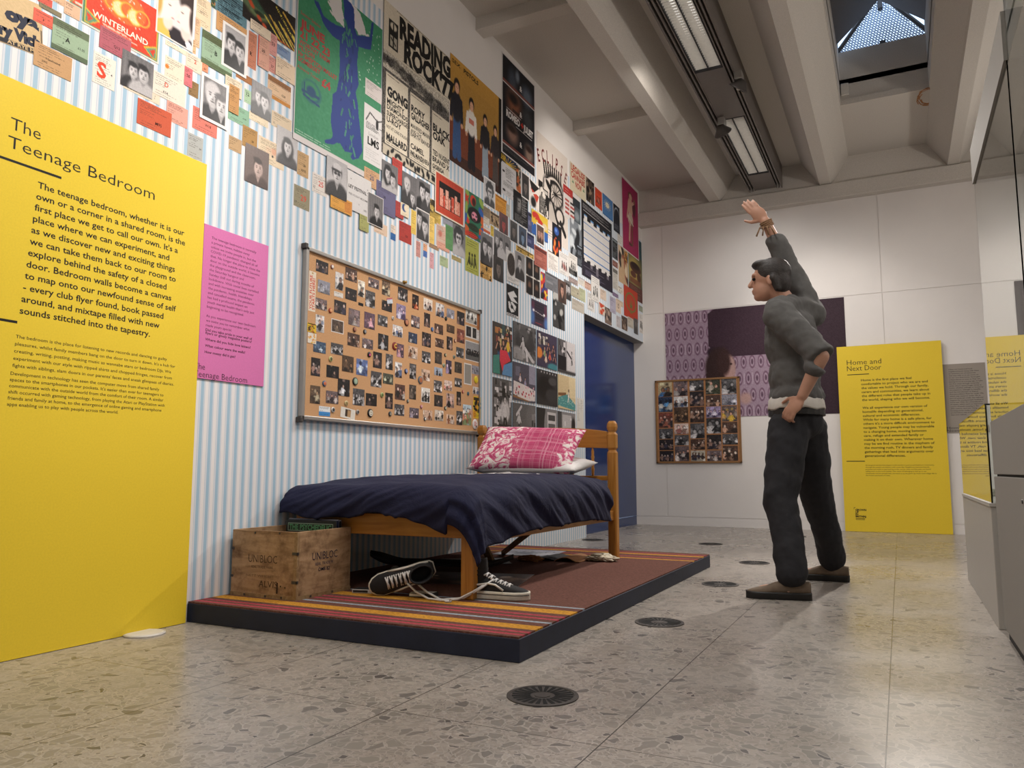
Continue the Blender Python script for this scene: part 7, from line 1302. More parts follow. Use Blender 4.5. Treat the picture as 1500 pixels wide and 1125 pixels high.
lettering(sh, rows(PK2, (u2, v2), (u2, v2+2*dv)), PP['ss'], .0, PP['a0'][2]*1.09, INK); lettering(sh, rows(PK3, (u2, v2+3*dv), (u2, PP['c1'][1])), PP['ss'], .012, PP['a0'][2]*1.02, '#30101f')
lettering(sh, [('The', *PP['t1'])], PP['ts'], -.004, PP['tw']*.19, '#30101f'); lettering(sh, [('Teenage Bedroom', *PP['t2'])], PP['ts'], -.004, PP['tw'], '#30101f')
tag(sh.build('text_panel', 'printed_board'), 'pink text panel partly behind the near yellow panel', 'information panel')
HB = ["Home is the first place we feel", "comfortable to project who we are and", "the values we hold. Through our family,", "carers and communities, we learn about", "the different roles that people take up in", "the world, shaping who we will become.", "", "We all experience our own version of", "homelife depending on generational,", "cultural and economic differences.", "While for many home is a safe place, for", "others it's a more difficult environment to", "navigate. Young people may be vulnerable", "to a changing home, moving between", "care, refuge and extended family or", "making it on their own. Wherever home", "may be we find routine in the mayhem of", "the morning rush, TV dinners and family", "gatherings that lead into arguments over", "generational differences."]
HS = ["As we grow we become players in the world around us and build our community", "through the people we interact with every day. Neighbours become friends,", "promises are made to pay back by at the corner shop and first jobs are found", "selling one's at the local market. Our sense of belonging is tied up in our", "community and the people that surround us as we grow up, from rural village life to", "the hustle and bustle of cities."]
x0, z1, x1, z0 = RP['rect']; sh = back_sheet(x0, z1, x1, .002, d=.03, t=.02); sh.flat(YEL)
lettering(sh, [('Home and', *RP['h1'][:2])], RP['hs'], -.004, RP['h1'][2]); lettering(sh, [('Next Door', *RP['h2'][:2])], RP['hs'], -.004, RP['h2'][2])
for r in RP['rules']: sh.rect(*r, '#191712')
lettering(sh, rows(HB, RP['b0'], RP['b1']), RP['bs'], .016, RP['b0'][2]); lettering(sh, rows(HS, RP['s0'], RP['s1']), RP['ss'], .004, RP['s0'][2])
u, v, uw, vh = RP['logo']
for i, tx in enumerate(('GROWN', 'UP', 'IN', 'BRITAIN')): sh.text(tx, u+.12*uw, v+vh*(.26+.17*i), vh*.2, '#191712', .05)
for i in range(2): sh.rect(u+.12*uw, v+vh*(.84+.09*i), u+.9*uw, v+vh*(.88+.09*i), '#191712')
sh.rect(u, v, u+.14*uw, v+.03*vh, '#191712'); sh.rect(u, v, u+.03*uw, v+.15*vh, '#191712'); sh.rect(u+.9*uw, v+.78*vh, u+uw, v+.81*vh, '#191712'); sh.rect(u+.97*uw, v+.66*vh, u+uw, v+.81*vh, '#191712')
tag(sh.build('text_panel', 'printed_board'), 'yellow text panel headed Home and Next Door on the back wall', 'information panel', 'tall yellow text panels')
GB = ["Often our home and local", "neighbourhoods along with them", "an extensive set of memories", "that stay with us as we move on", "to our own first home. Some gain", "independence as soon as they can,", "leaving home at a young age, to take", "the first steps through university", "while others spend longer times at", "home, whether willingly or bound by", "circumstance. Changes in benefits", "and the introduction of Shared", "Accommodation Rate for under 35s,", "which was raised to under 35s as", "part of universal credit, has reduced", "support for young people looking to", "move out. With the criminalisation", "of squats, which were an important", "source of youth housing in the", "20th century, and ever rising", "housing prices, today young people", "are forced to stay at home longer", "than ever before."]
x0, z1, x1, z0 = GP['rect']; sh = back_sheet(x0, z1, x1, z0, d=.001, t=.006); sh.flat('#958c82')
lettering(sh, rows(GB, GP['b0'], GP['b1']), GP['bs'], .008, GP['b0'][2], '#26221e'); lettering(sh, rows(['Home and', 'Next Door'], GP['t0'], GP['t1']), GP['ts'], .0, GP['tw'], '#26221e')
tag(sh.build('text_panel', 'printed_board'), 'grey text panel right of the far yellow panel', 'information panel')
# ------------------------------------------------------------------ large photograph and small corkboard on the back wall
x0, z1, x1, z0 = BP; sh = back_sheet(x0, z1, x1, z0, d=.001, t=.004); c = Cv(sh.w, sh.h, '#9a8494', .007, seed=5); a = c.asp
for j in range(8):
    for i in range(22):
        u, v = .075*i*1.0+(.0375 if j % 2 else 0), .06+.15*j; c.ell(u, v, .026, .06, '#6a4c60', .1); c.ell(u, v, .018, .045, '#a892a2', .15); c.ell(u, v, .010, .026, '#5c4254', .2)
        if j % 2 == 0: c.rect(u+.035, v-.05, u+.040, v+.05, '#b8a4b2')
c.poly([(.40, .04), (.46, .0), (a, 0), (a, 1), (1.2, .6), (.9, .45), (.50, .45), (.40, .34)], '#3a2632'); c.rect(.95, 0, a, 1, '#33222c'); c.ell(.45, .40, .06, .05, '#2c1c26')
c.ell(.50, .55, .13, .19, '#33201f', .1); c.poly([(.37, .6), (.60, .5), (.62, .82), (.38, .82)], '#33201f'); c.ell(.585, .56, .055, .12, '#b08e88', .15); c.ell(.535, .50, .06, .12, '#3a2422', .2); c.ell(.60, .52, .012, .01, '#3a2422')
c.ell(.46, .95, .14, .14, '#1f1820', .1); c.ell(.55, .84, .12, .07, '#6a5266', .2, .3); c.ell(.47, .80, .08, .04, '#cdb8c0', .2, .4); c.ell(.72, .84, .05, .05, '#b08e88', .3); c.noise(.06); sh.raster(c.A)
tag(sh.build('wall_photograph', 'printed_paper'), 'large purple tinted photograph of a seated long haired girl on the back wall', 'photograph')
x0, z1, x1, z0 = SB; t = thing('corkboard', ((x0+x1)/2, YB, (z0+z1)/2), 'brown framed board of family photographs in five columns on the back wall', 'corkboard')
box('backing', (x0+.005, YB-.018, z0+.005), (x1-.005, YB-.006, z1-.005), 'card_board', 0, t)
m = MB(); f = .022
for p, q in (((x0, z0), (x1, z0+f)), ((x0, z1-f), (x1, z1)), ((x0, z0), (x0+f, z1)), ((x1-f, z0), (x1, z1))): m.box((p[0], YB-.026, p[1]), (q[0], YB-.006, q[1]))
m.build('frame', 'cork_frame', t, bevel=.003)
for k, (xa, za, xb, zb, tone, label) in enumerate(SMALL):
    sh = back_sheet(xa, za, xb, zb, d=.0185, t=.001); art(sh, ('S', tone, 2+k % 3), 300+k, .006); tag(sh.build('snapshot', 'glossy_print'), label, 'photograph', 'photographs on the back wall board')
# ------------------------------------------------------------------ bed
from mathutils import noise as MN
BEDX0, BEDX1, BEDY0, BEDY1 = -2.60, -1.635, 2.83, 4.67
bed = thing('single_bed', (-2.12, 3.75, PT), 'varnished pine single bed with turned headboard standing on the striped platform', 'bed')
def sq_post(x, y, prof):
    m = MB(); rings = []
    for r, z in prof:
        c = r*.28; rings.append([(x+a, y+b, z) for a, b in ((r-c, -r), (r, -r+c), (r, r-c), (r-c, r), (-r+c, r), (-r, r-c), (-r, -r+c), (-r+c, -r))])
    m.rings(rings); return m
for x, y in ((-2.60, 4.70), (BEDX1, BEDY1)):
    sq_post(x, y, [(.029, PT), (.029, .735), (.021, .752), (.029, .768), (.029, .852), (.019, .868), (.027, .882), (.030, .90), (.027, .922), (.017, .938)]).build('headboard_post', 'pine_z', bed)
m = MB(); n = 14; top = []; xs = [BEDX0+.03+(BEDX1-BEDX0-.06)*i/n for i in range(n+1)]
poly = [(x, 4.672, .765+.012*math.sin(math.pi*i/n)) for i, x in enumerate(xs)]+[(x, 4.672, .872+.035*math.sin(math.pi*i/n)**.8) for i, x in reversed(list(enumerate(xs)))]
m.prism(poly, (0, .024, 0)); m.build('headboard_rail', 'pine_x', bed, bevel=.003)
m = MB(); m.box((BEDX0+.03, 4.672, .560), (BEDX1-.03, 4.696, .590)); m.build('headboard_rail', 'pine_x', bed, bevel=.003)
for k in range(6):
    x = -1.775-.14*k; m = MB()
    m.lathe((x, 4.684, 0), [(.007, .588), (.009, .60), (.009, .62), (.012, .632), (.008, .645), (.010, .66), (.012, .68), (.008, .695), (.012, .71), (.008, .722), (.010, .745), (.006, .76), (.006, .778)], 12); m.build('spindle', 'pine_z', bed, smooth=True)
for x, dy in ((-2.585, .034), (-1.655, .018)):
    m = MB(); m.box((x-.03, BEDY0+.012+dy, PT), (x+.03, BEDY0+.072+dy, .44)); leg_ = m.build('foot_leg', 'pine_z', bed, bevel=.005)
m = MB(); m.box((-2.56, BEDY0+.048, .333), (-1.662, BEDY0+.070, .428)); m.build('foot_rail', 'pine_x', bed, bevel=.004)
for x in (-2.612, BEDX1): 
    m = MB(); m.box((x-.012, BEDY0+.073, .312), (x+.012, BEDY1-.025, .372)); m.build('side_rail', 'pine_y', bed, bevel=.003)
for k in range(9):
    y = 3.0+.19*k; m = MB(); m.box((-2.598, y, .335), (-1.65, y+.07, .352)); m.build('slat', 'raw_slat', bed)
for x, y in ((-1.655, BEDY0+.0285),):
    m = MB(); m.lathe((x, y, .352), [(.0, -.003), (.007, -.002), (.008, .002)], 12, 'y'); sub(m.build('bolt', 'brass', bed), leg_)
def stick(a, b, w, h, label):
    a, b = Vector(a), Vector(b); d = (b-a).normalized(); u = d.cross(Vector((0, 0, 1))).normalized()*w/2; v = u.normalized().cross(d)*h/2; m = MB()
    m.hexa([a-u-v, a+u-v, b+u-v, b-u-v, a-u+v, a+u+v, b+u+v, b-u+v]); tag(m.build('loose_slat', 'raw_slat', bevel=.002, loc=tuple((a+b)/2)), label, 'slat')
stick((-2.33, 4.50, .093), (-1.79, 3.86, .322), .03, .022, 'loose wooden slat propped diagonally under the bed')
stick((-2.10, 3.92, .094), (-2.10, 3.73, .30), .045, .02, 'short broken slat leaning behind the hanging duvet corner')
# mattress
m = MB(); m.box((-2.585, 2.905, .353), (-1.66, 4.64, .50)); mt = m.build('mattress', 'mattress_grey', bevel=.03, loc=(-2.12, 3.75, .353)); tag(mt, 'grey mattress showing between duvet and foot rail of the bed', 'mattress')
# duvet draped over the foot and the long side
def duvet():
    r = .125; xe, ye = -1.592-r, 2.80+r; La, Lb = .33, .235; xw = -2.645; yt = 4.53; NA, NBB = 130, 190
    Wt = xe-xw; Ht = yt-ye; vs = []; fs = []
    def prof(s):
        if s < r*math.pi/2: return r*math.sin(s/r), r*(1-math.cos(s/r))
        return r, r+(s-r*math.pi/2)
    for j in range(NBB+1):
        b = -Lb+(Ht+Lb)*j/NBB
        for i in range(NA+1):
            a = (Wt+La)*i/NA; sa, sb = max(0, a-Wt), max(0, -b); x0, y0 = xw+min(a, Wt), ye+max(b, 0)
            zt = .604-.04*math.exp(-((y0-ye)/.28)**2)-.012*((x0+2.1)/.5)**2
            zt += .010*MN.noise(Vector((x0*3, y0*2.2, 1.3)))+.006*MN.noise(Vector((x0*9+y0*5, y0*7, 4.1)))
            if y0 > 4.2: zt -= .02*(y0-4.2)/.35
            # foot hem gathers towards the wall
            hem = 1.0
            if sb > 0 and sa == 0: hem = .95+.08*MN.noise(Vector((x0*6, 0, 7.7)))-.05*math.exp(-((x0+2.15)/.2)**2)+.27*max(0, (x0+1.93)/.21)-.10*math.exp(-((x0+2.62)/.12)**2)
            if sa > 0 and sb == 0: hem = 1+.03*MN.noise(Vector((y0*5, 3.1, 0)))
            s = math.hypot(sa, sb)*hem; ph = math.atan2(sb, sa) if s > 0 else 0
            rho, drop = prof(s); c = max(0, s-.1)
            fold = 0
            if sa > 0: t = y0; fold += min(1, sa/.16)*(.006*math.sin(t*13+6*MN.noise(Vector((t*1.7, sa*3, 0)))+sa*9)+.020*MN.noise(Vector((t*7-sa*11, sa*4, 2)))+.010*MN.noise(Vector((t*19-sa*24, sa*7, 6))))
            if sb > 0: t = x0; fold += min(1, sb/.12)*(.010*math.sin(t*15+2+5*MN.noise(Vector((t*2, sb, 3))))+.022*MN.noise(Vector((t*8+sb*14, sb*6, 9)))+.012*MN.noise(Vector((t*21+sb*30, sb*8, 1))))
            flare = .10*c*math.sin(2*ph)**2
            rho += fold+flare
            tw = MN.noise(Vector((x0*4, y0*4, 5)))*.004
            vs.append((x0+(rho*math.cos(ph) if s > 0 else 0), y0-(rho*math.sin(ph) if s > 0 else 0), zt-drop+tw))
    for j in range(NBB):
        for i in range(NA): k = j*(NA+1)+i; fs.append((k, k+1, k+NA+2, k+NA+1))
    m = MB(); m.add(vs, fs); o = m.build('duvet', 'navy_cotton', smooth=True, loc=(-2.1, 3.6, .55)); s = o.modifiers.new('solid', 'SOLIDIFY'); s.thickness = .016; s.offset = -1
    tag(o, 'dark navy duvet draped over the bed with one corner hanging at the front leg', 'duvet')
    # white script printed on the duvet
    def top(x, y): return .606-.012*((x+2.1)/.5)**2+.010*MN.noise(Vector((x*3, y*2.2, 1.3)))+.006*MN.noise(Vector((x*9+y*5, y*7, 4.1)))+MN.noise(Vector((x*4, y*4, 5)))*.004
    m = MB(); rn = random.Random(3)
    for k in range(26):
        x = -2.36+.022*k+.006*rn.random(); y = 3.86+.05*math.sin(k*1.3)+.05*rn.random(); w, l = .008+.008*rn.random(), .03+.05*rn.random(); q = rn.uniform(-.5, .5); P = []
        for a, b in ((-w, -l), (w, -l), (w, l), (-w, l)): X, Y = x+a*math.cos(q)-b*math.sin(q), y+a*math.sin(q)+b*math.cos(q); P.append((X, Y, top(X, Y)+.0015))
        m.add(P, [(0, 1, 2, 3)])
    p = m.build('printed_script', 'white_cotton'); p.parent = o; p.location = -Vector(o.location); p['label'] = 'white printed script'
duvet()
def pillow(name, mat, L, Wd, T, M, label, ears=.05, seed=1):
    n = 36; vs = []; fs = []
    for sd in (1, -1):
        for j in range(n+1):
            for i in range(n+1):
                u, v = -1+2*i/n, -1+2*j/n; e = max(0, (1-abs(u)**3.2)*(1-abs(v)**3.2)); t = T/2*e**.55
                x = L/2*u*(1-ears*(1-v*v)); y = Wd/2*v*(1-ears*1.5*(1-u*u)); wr = .010*e*MN.noise(Vector((u*3+seed, v*4, sd)))+.006*MN.noise(Vector((u*8+seed, v*7, sd*2)))*min(1, 4*e)
                vs.append(M @ Vector((x, y, sd*t+wr)))
    N = n+1
    for s in range(2):
        for j in range(n):
            for i in range(n): k = s*N*N+j*N+i; fs.append((k, k+1, k+N+1, k+N) if s == 0 else (k, k+N, k+N+1, k+1))
    m = MB(); c = M.translation.copy(); Mi = M.to_3x3()
    me = bpy.data.meshes.new(name); me.from_pydata([Mi.inverted() @ (v-c) for v in vs], [], fs); bm = bmesh.new(); bm.from_mesh(me); bmesh.ops.remove_doubles(bm, verts=bm.verts, dist=.0015); bmesh.ops.recalc_face_normals(bm, faces=bm.faces); bm.to_mesh(me); bm.free()
    me.polygons.foreach_set('use_smooth', [True]*len(me.polygons)); me.materials.append(MATS[mat]); o = bpy.data.objects.new(name, me); COL.objects.link(o); o.location = c; o.rotation_euler = Mi.to_euler()
    tag(o, label, 'pillow')
def frame(c, x, z):
    x = Vector(x).normalized(); z = Vector(z); z = (z-x*z.dot(x)).normalized(); y = z.cross(x)
    return Matrix(((x.x, y.x, z.x, c[0]), (x.y, y.y, z.y, c[1]), (x.z, y.z, z.z, c[2]), (0, 0, 0, 1)))
pillow('pillow', 'white_cotton', .74, .42, .12, frame((-2.09, 4.43, .655), (1, .02, -.02), (0, -.12, 1)), 'white pillow peeping out under the pink pillow', .03, 4)
pillow('pillow', 'pink_plaid', .69, .40, .15, frame((-2.10, 4.37, .755), (1, .05, -.05), (.05, -.70, .72)), 'pink plaid and rose patterned pillow leaning on the headboard', .05, 9)
# ------------------------------------------------------------------ tea chest with records
CX0, CX1, CY0, CY1, CZ1 = -2.652, -2.279, 2.518, 2.873, .364
t = thing('tea_chest', ((CX0+CX1)/2, (CY0+CY1)/2, PT), 'worn plywood tea chest stencilled UNIBLOC, holding records', 'crate')
w = .009
for a, b in (((CX0, CY0, PT), (CX1, CY0+w, CZ1)), ((CX1-w, CY0+w, PT), (CX1, CY1-w, CZ1)), ((CX0, CY1-w, PT), (CX1, CY1, CZ1)), ((CX0, CY0+w, PT), (CX0+w, CY1-w, CZ1))):
    m = MB(); m.box(a, b); m.build('side_panel', 'crate_ply', t, bevel=.002)
m = MB(); m.box((CX0+w, CY0+w, PT+.002), (CX1-w, CY1-w, PT+.012)); m.build('base_panel', 'crate_ply', t)
m = MB(); 
for a, b in (((CX0, CY0-.003, PT), (CX1+.003, CY0-.0005, PT+.016)), ((CX1+.0005, CY0-.0005, PT), (CX1+.003, CY1, PT+.016)), ((CX1-.014, CY0-.003, PT+.016), (CX1+.003, CY0-.0005, CZ1)), ((CX1+.0005, CY0-.0005, PT+.016), (CX1+.003, CY0+.012, CZ1))): m.box(a, b)
m.build('edge_strip', 'raw_slat', t)
m = MB(); rn = random.Random(8)
for z in (.15, .268): 
    m.box((CX1-.022, CY0-.005, z), (CX1+.005, CY0-.003, z+.012)); m.box((CX1+.003, CY0-.005, z), (CX1+.005, CY0+.008, z+.012)); m.box((CX0+.002, CY0-.004, z+.01), (CX0+.014, CY0-.001, z+.02))
for x in (-2.57, -2.45, -2.36): m.box((x, CY0-.005, PT+.004), (x+.009, CY0-.002, PT+.012))
for y in (2.60, 2.74): m.box((CX1+.002, y, PT+.004), (CX1+.005, y+.010, PT+.012))
for x, z in ((-2.52, .350), (-2.38, .352)): m.box((x, CY0-.0035, z), (x+.006, CY0-.001, z+.008))
m.build('corner_clips', 'dark_metal', t)['kind'] = 'stuff'
sh = Sheet((CX0, CY0-.0006, CZ1), (1, 0, 0), (0, 0, -1), (0, -1, 0), CX1-CX0, CZ1-PT, 0); K = '#4f3d2c'
sh.text('UNIBLOC', .100, .136, .047, K, -.006, width=.165); sh.text('REAL TRADE MARK', .118, .160, .016, '#6a5238', 0, width=.125); sh.text('NETT WEIGHT', .09, .197, .015, '#7d6244', 0, width=.16); sh.text('ALVIS', .165, .238, .040, '#4a3828', -.006, width=.105)
for u, v, a, b in ((.265, .215, .008, .045), (.285, .226, .006, .006), (.31, .23, .006, .006)): sh.rect(u, v, u+a, v+b, '#2e2118')
st = sh.build('stencil', 'printed_paper', t); st['label'] = 'faded dark stencil lettering'
sh = Sheet((CX1+.0006, CY0, CZ1), (0, 1, 0), (0, 0, -1), (1, 0, 0), CY1-CY0, CZ1-PT, 0)
sh.text('UNIBLOC', .095, .126, .047, '#2c2b3c', -.004, width=.165); sh.text('REAL TRADE M', .115, .150, .018, '#4a4250', 0, width=.115); sh.text('OMB 82', .135, .176, .022, '#33303f', .01, width=.075)
st = sh.build('stencil', 'printed_paper', t); st['label'] = 'dark blue stencil lettering'
for k, (y, dz, c0, lab) in enumerate(((2.835, .396, '#17161a', 'dark record sleeve at the back of the tea chest'), (2.815, .399, '#20263c', 'navy record sleeve in the middle of the tea chest'), (2.792, .394, '#15191a', 'black record sleeve with green psychedelic lettering in the tea chest'))):
    s = Sheet((-2.598+.003*k, y-.003, dz), (1, 0, 0), (0, 0, -1), (0, -1, 0), .295, .29, .005); s.flat(c0)
    if k == 2: s.rect(.012, .014, .28, .05, '#8aa08a'); s.rect(.015, .017, .277, .047, '#152018', .0004); s.text('THE PSYCHEDELIC', .02, .044, .034, '#4f8a5c', .03, width=.25, lift=.0007)
    else: s.rect(.0, .0, .295, .004, '#8a8a9a')
    tag(s.build('record_sleeve', 'glossy_print'), lab, 'record')
# ------------------------------------------------------------------ shoes
def shoe_parts(L=.285, high=True):
    k = L/.292; st = [(-.140, .020, .080), (-.128, .030, .084), (-.085, .036, .084), (-.03, .036, .088), (.015, .040, .078), (.06, .044, .060), (.10, .044, .050), (.130, .034, .042), (.146, .020, .036), (.152, .008, .032)]
    up, so, fx = MB(), MB(), MB(); rings = []
    for x, w, h in st:
        b = .026; q = [(-w, b), (-w*1.03, b+.4*(h-b)), (-w*.86, b+.78*(h-b)), (-w*.45, b+.97*(h-b)), (0, h), (w*.45, b+.97*(h-b)), (w*.86, b+.78*(h-b)), (w*1.03, b+.4*(h-b)), (w, b)]
        rings.append([(x*k, y*k, z*k) for y, z in q])
    up.rings(rings); srings = []
    for dz, sc in ((0, .97), (.004, 1.03), (.026, 1.06), (.034, 1.05)):
        out = [(x*1.02, w*sc+.002, dz) for x, w, h in st]+[(x*1.02, -w*sc-.002, dz) for x, w, h in reversed(st)]; srings.append([(a*k, b*k, c*k) for a, b, c in out])
    so.rings(srings)
    if high:
        n = 18; sr = []
        for z, cx, rx, ry in ((.05, -.080, .052, .034), (.09, -.080, .050, .036), (.13, -.084, .050, .037), (.150, -.088, .052, .038), (.156, -.088, .050, .036), (.150, -.088, .045, .031), (.10, -.082, .044, .030), (.07, -.080, .04, .028)):
            sr.append([((cx+rx*math.cos(6.2832*i/n))*k, ry*math.sin(6.2832*i/n)*k, (z+(.014*math.cos(6.2832*i/n) if .12 < z else 0))*k) for i in range(n)])
        up.rings(sr)
        for i in range(3):      # padded collar seams
            up.tube([((-.083+.053*math.cos(a))*k, .0385*math.sin(a)*k, (.10+.018*i)*k) for a in np.linspace(math.pi*.35, math.pi*1.65, 15)], .0035*k, 6)
    la, sp = MB(), MB()
    for i in range(6):
        x = (.072-.020*i); z = .058+.0062*i if i < 4 else .080+.010*(i-3)
        la.tube([(x*k, -.026*k, (z-.006)*k), ((x-.004)*k, 0, (z+.004)*k), ((x-.008)*k, .026*k, (z-.006)*k)], .0042*k, 6); la.tube([(x*k, .026*k, (z-.006)*k), ((x-.004)*k, 0, (z+.005)*k), ((x-.012)*k, -.026*k, (z-.002)*k)], .0036*k, 6)
    for s in (1, -1):
        sp.tube([(.052*k, s*.045*k, .040*k), (.015*k, s*.0425*k, .062*k), (-.02*k, s*.039*k, .066*k), (-.07*k, s*.0375*k, .058*k), (-.125*k, s*.032*k, .060*k)], .0045*k, 6)
        fx.tube([(x*1.025*k, s*(w*1.06+.003)*k, .022*k) for x, w, h in st], .0016*k, 5)
    return up, so, fx, la, sp
def put_shoe(M, name, label, mats, high=True, L=.285, parent=None, extra=None):
    up, so, fx, la, sp = shoe_parts(L, high); zmin = min((M @ Vector(v)).z for m in (up, so) for v in m.v)
    if parent is None: M = Matrix.Translation((0, 0, PT+.0015-zmin)) @ M; t = thing(name, (M.translation.x, M.translation.y, PT), label, 'shoe', 'pair of skate shoes' if high else None)
    else: t = parent
    L_ = [(up, 'upper', mats[0], True), (so, 'sole', mats[1], True)]
    if high: L_ += [(fx, 'sole_line', 'plain_black', True), (la, 'laces', 'white_cotton', True), (sp, 'side_stripe', 'white_leather', True)]
    for m, nm, mt_, smt in L_:
        m.v = [tuple(M @ Vector(v)) for v in m.v]
        if nm == 'laces' and extra:
            for pl in extra: m.tube(pl, .0045, 6)
        o_ = m.build(nm, mt_, t, smooth=smt)
        if nm == 'sole': so_ = o_
        if nm == 'upper': up_ = o_
        if nm == 'sole_line': sub(o_, so_)
        if nm in ('laces', 'side_stripe'): sub(o_, up_)
    return t
z0 = PT+.005
put_shoe(frame((-1.565, 2.945, PT), (1, .16, 0), (0, 0, 1)), 'skate_shoe', 'upright black skate shoe right of the front bed leg', ('black_canvas', 'white_rubber'), True, .29, None,
   [[(-1.56, 2.925, .165), (-1.60, 2.885, .13), (-1.66, 2.845, .092), (-1.73, 2.80, z0), (-1.76, 2.79, z0), (-1.73, 2.775, z0)], [(-1.57, 2.93, .16), (-1.63, 2.86, .115), (-1.68, 2.83, z0), (-1.70, 2.81, z0)]])
put_shoe(frame((-1.975, 2.86, PT+.06), (-.80, -.48, -.30), (.30, -.75, -.05)), 'skate_shoe', 'black skate shoe lying on its side left of the front bed leg', ('black_canvas', 'white_rubber'), True, .29, None,
   [[(-1.955, 2.80, .16), (-1.92, 2.80, .145), (-1.86, 2.79, .11), (-1.80, 2.79, z0), (-1.74, 2.78, z0), (-1.68, 2.775, z0), (-1.70, 2.76, z0)], [(-1.955, 2.81, .17), (-1.90, 2.83, .15), (-1.82, 2.81, .11), (-1.75, 2.80, z0), (-1.70, 2.79, z0)]])
# ------------------------------------------------------------------ things lying under the bed
def flat_sheet(cx, cy, wd, dp, ang, base, tone, label, z=PT+.0006, name='photo_print'):
    u = Vector((math.cos(ang), math.sin(ang), 0)); v = Vector((math.sin(ang), -math.cos(ang), 0)); o = Vector((cx, cy, z))-u*wd/2-v*dp/2
    s = Sheet(tuple(o), tuple(u), tuple(v), (0, 0, 1), wd, dp, .0015); art(s, ('S', tone, 3), int(cx*-1000), .006); tag(s.build(name, 'glossy_print'), label, 'photograph', 'loose prints under the bed')
flat_sheet(-1.98, 3.42, .62, .42, .25, '', 'brown', 'large dark brown print lying flat behind the upright shoe')
flat_sheet(-2.22, 4.66, .40, .36, .1, '', 'grey', 'grey print lying flat near the far wall end under the bed'); flat_sheet(-2.30, 4.08, .40, .30, .6, '', 'sepia', 'brown print lying flat further back under the bed')
def skateboard():
    t = thing('skateboard', (-2.20, 3.52, PT), 'dark skateboard with upturned nose lying under the bed', 'skateboard'); a = Vector((-2.20, 3.52, 0)); d = Vector((.97, .22, 0)).normalized(); s = Vector((-d.y, d.x, 0)); N = 26; top = []; bot = []
    rings = []
    for i in range(N+1):
        q = -1+2*i/N; x = .40*q; wdt = .10*max(0.0, 1-abs(q)**6)**.5+.004; z = .122+.085*max(0, abs(q)-.62)**1.4*2.2
        rings.append([tuple(a+d*x+s*e*wdt+Vector((0, 0, z+.012*abs(e)+h))) for e, h in ((-1, 0), (-.5, -.002), (0, -.003), (.5, -.002), (1, 0), (1, .011), (.5, .009), (0, .008), (-.5, .009), (-1, .011))])
    m = MB(); m.rings(rings); m.build('deck', 'plain_black', t, smooth=True)
    for x in (-.22, .22):
        m = MB(); c = a+d*x; m.tube([c-s*.075+Vector((0, 0, .104)), c+s*.075+Vector((0, 0, .104))], .008, 8); m.tube([c+Vector((0, 0, .104)), c+Vector((0, 0, .120))], .018, 8); m.build('truck', 'dark_metal', t)
        for e in (-1, 1):
            m = MB(); p = c+s*e*.08+Vector((0, 0, PT+.0235)); m.tube([p-s*.014, p+s*.014], .020, 16); m.build('wheel', 'pale_laminate', t, smooth=True)
skateboard()
def crumple(name, c, rx, ry, rz, mat, seed, label):
    bm = bmesh.new(); bmesh.ops.create_icosphere(bm, subdivisions=4, radius=1.0); rn = Vector((seed, seed*2.3, 0))
    for v in bm.verts:
        n = MN.noise(v.co*2.1+rn)*.5+abs(MN.noise(v.co*4.7+rn))*.5; v.co = Vector((v.co.x*rx, v.co.y*ry, max(-.55, v.co.z)*rz))*(1+.9*n)
    zm = min(v.co.z for v in bm.verts); me = bpy.data.meshes.new(name); bm.to_mesh(me); bm.free(); me.materials.append(MATS[mat]); o = bpy.data.objects.new(name, me); COL.objects.link(o); o.location = (c[0], c[1], PT-zm); tag(o, label, 'paper')
crumple('crumpled_paper', (-1.63, 4.44), .085, .05, .022, 'crumpled', 2.1, 'crumpled cream paper at the foot of the near headboard post'); crumple('crumpled_paper', (-2.02, 4.26), .07, .04, .018, 'card_board', 7.7, 'small brown crumpled paper under the middle of the bed')
def magazine():
    t = thing('magazine', (-1.88, 4.42, PT), 'dark open magazine beside the crumpled cream paper', 'magazine')
    for s, lab in ((-1, 'left'), (1, 'right')):
        rings = []; n = 8
        for i in range(n+1):
            q = i/n; x = s*q*.16; z = PT+.002+.022*math.sin(math.pi*min(1, q*1.15))*(1 if s > 0 else .6); rings.append([(-1.88+x, 4.42-.13, z), (-1.88+x, 4.42+.13, z), (-1.88+x, 4.42+.13, z+.004), (-1.88+x, 4.42-.13, z+.004)])
        m = MB(); m.rings(rings); m.build('page', 'plain_black' if s < 0 else 'card_board', t)
magazine()
def cassette(cx, cy, ang, cols, label):
    u = Vector((math.cos(ang), math.sin(ang), 0)); v = Vector((-u.y, u.x, 0)); t = thing('video_case', (cx, cy, PT), label, 'case'); M = Matrix(((u.x, v.x, 0, cx), (u.y, v.y, 0, cy), (0, 0, 1, PT), (0, 0, 0, 1)))
    m = MB(); m.box((-.055, -.035, .0005), (.055, .035, .017), M); m.build('case_body', cols[0], t, bevel=.002); m = MB(); m.box((-.05, -.0355, .004), (.02, -.0345, .014), M); m.box((-.05, -.03, .0165), (.05, .03, .0178), M); m.build('insert', cols[1], t)
cassette(-2.155, 2.835, .25, ('pale_laminate', 'plain_black'), 'small pale cassette case between the tea chest and the lying shoe'); cassette(-1.87, 2.86, .15, ('plain_black', 'paper_edge'), 'small black cassette case under the lying shoe')
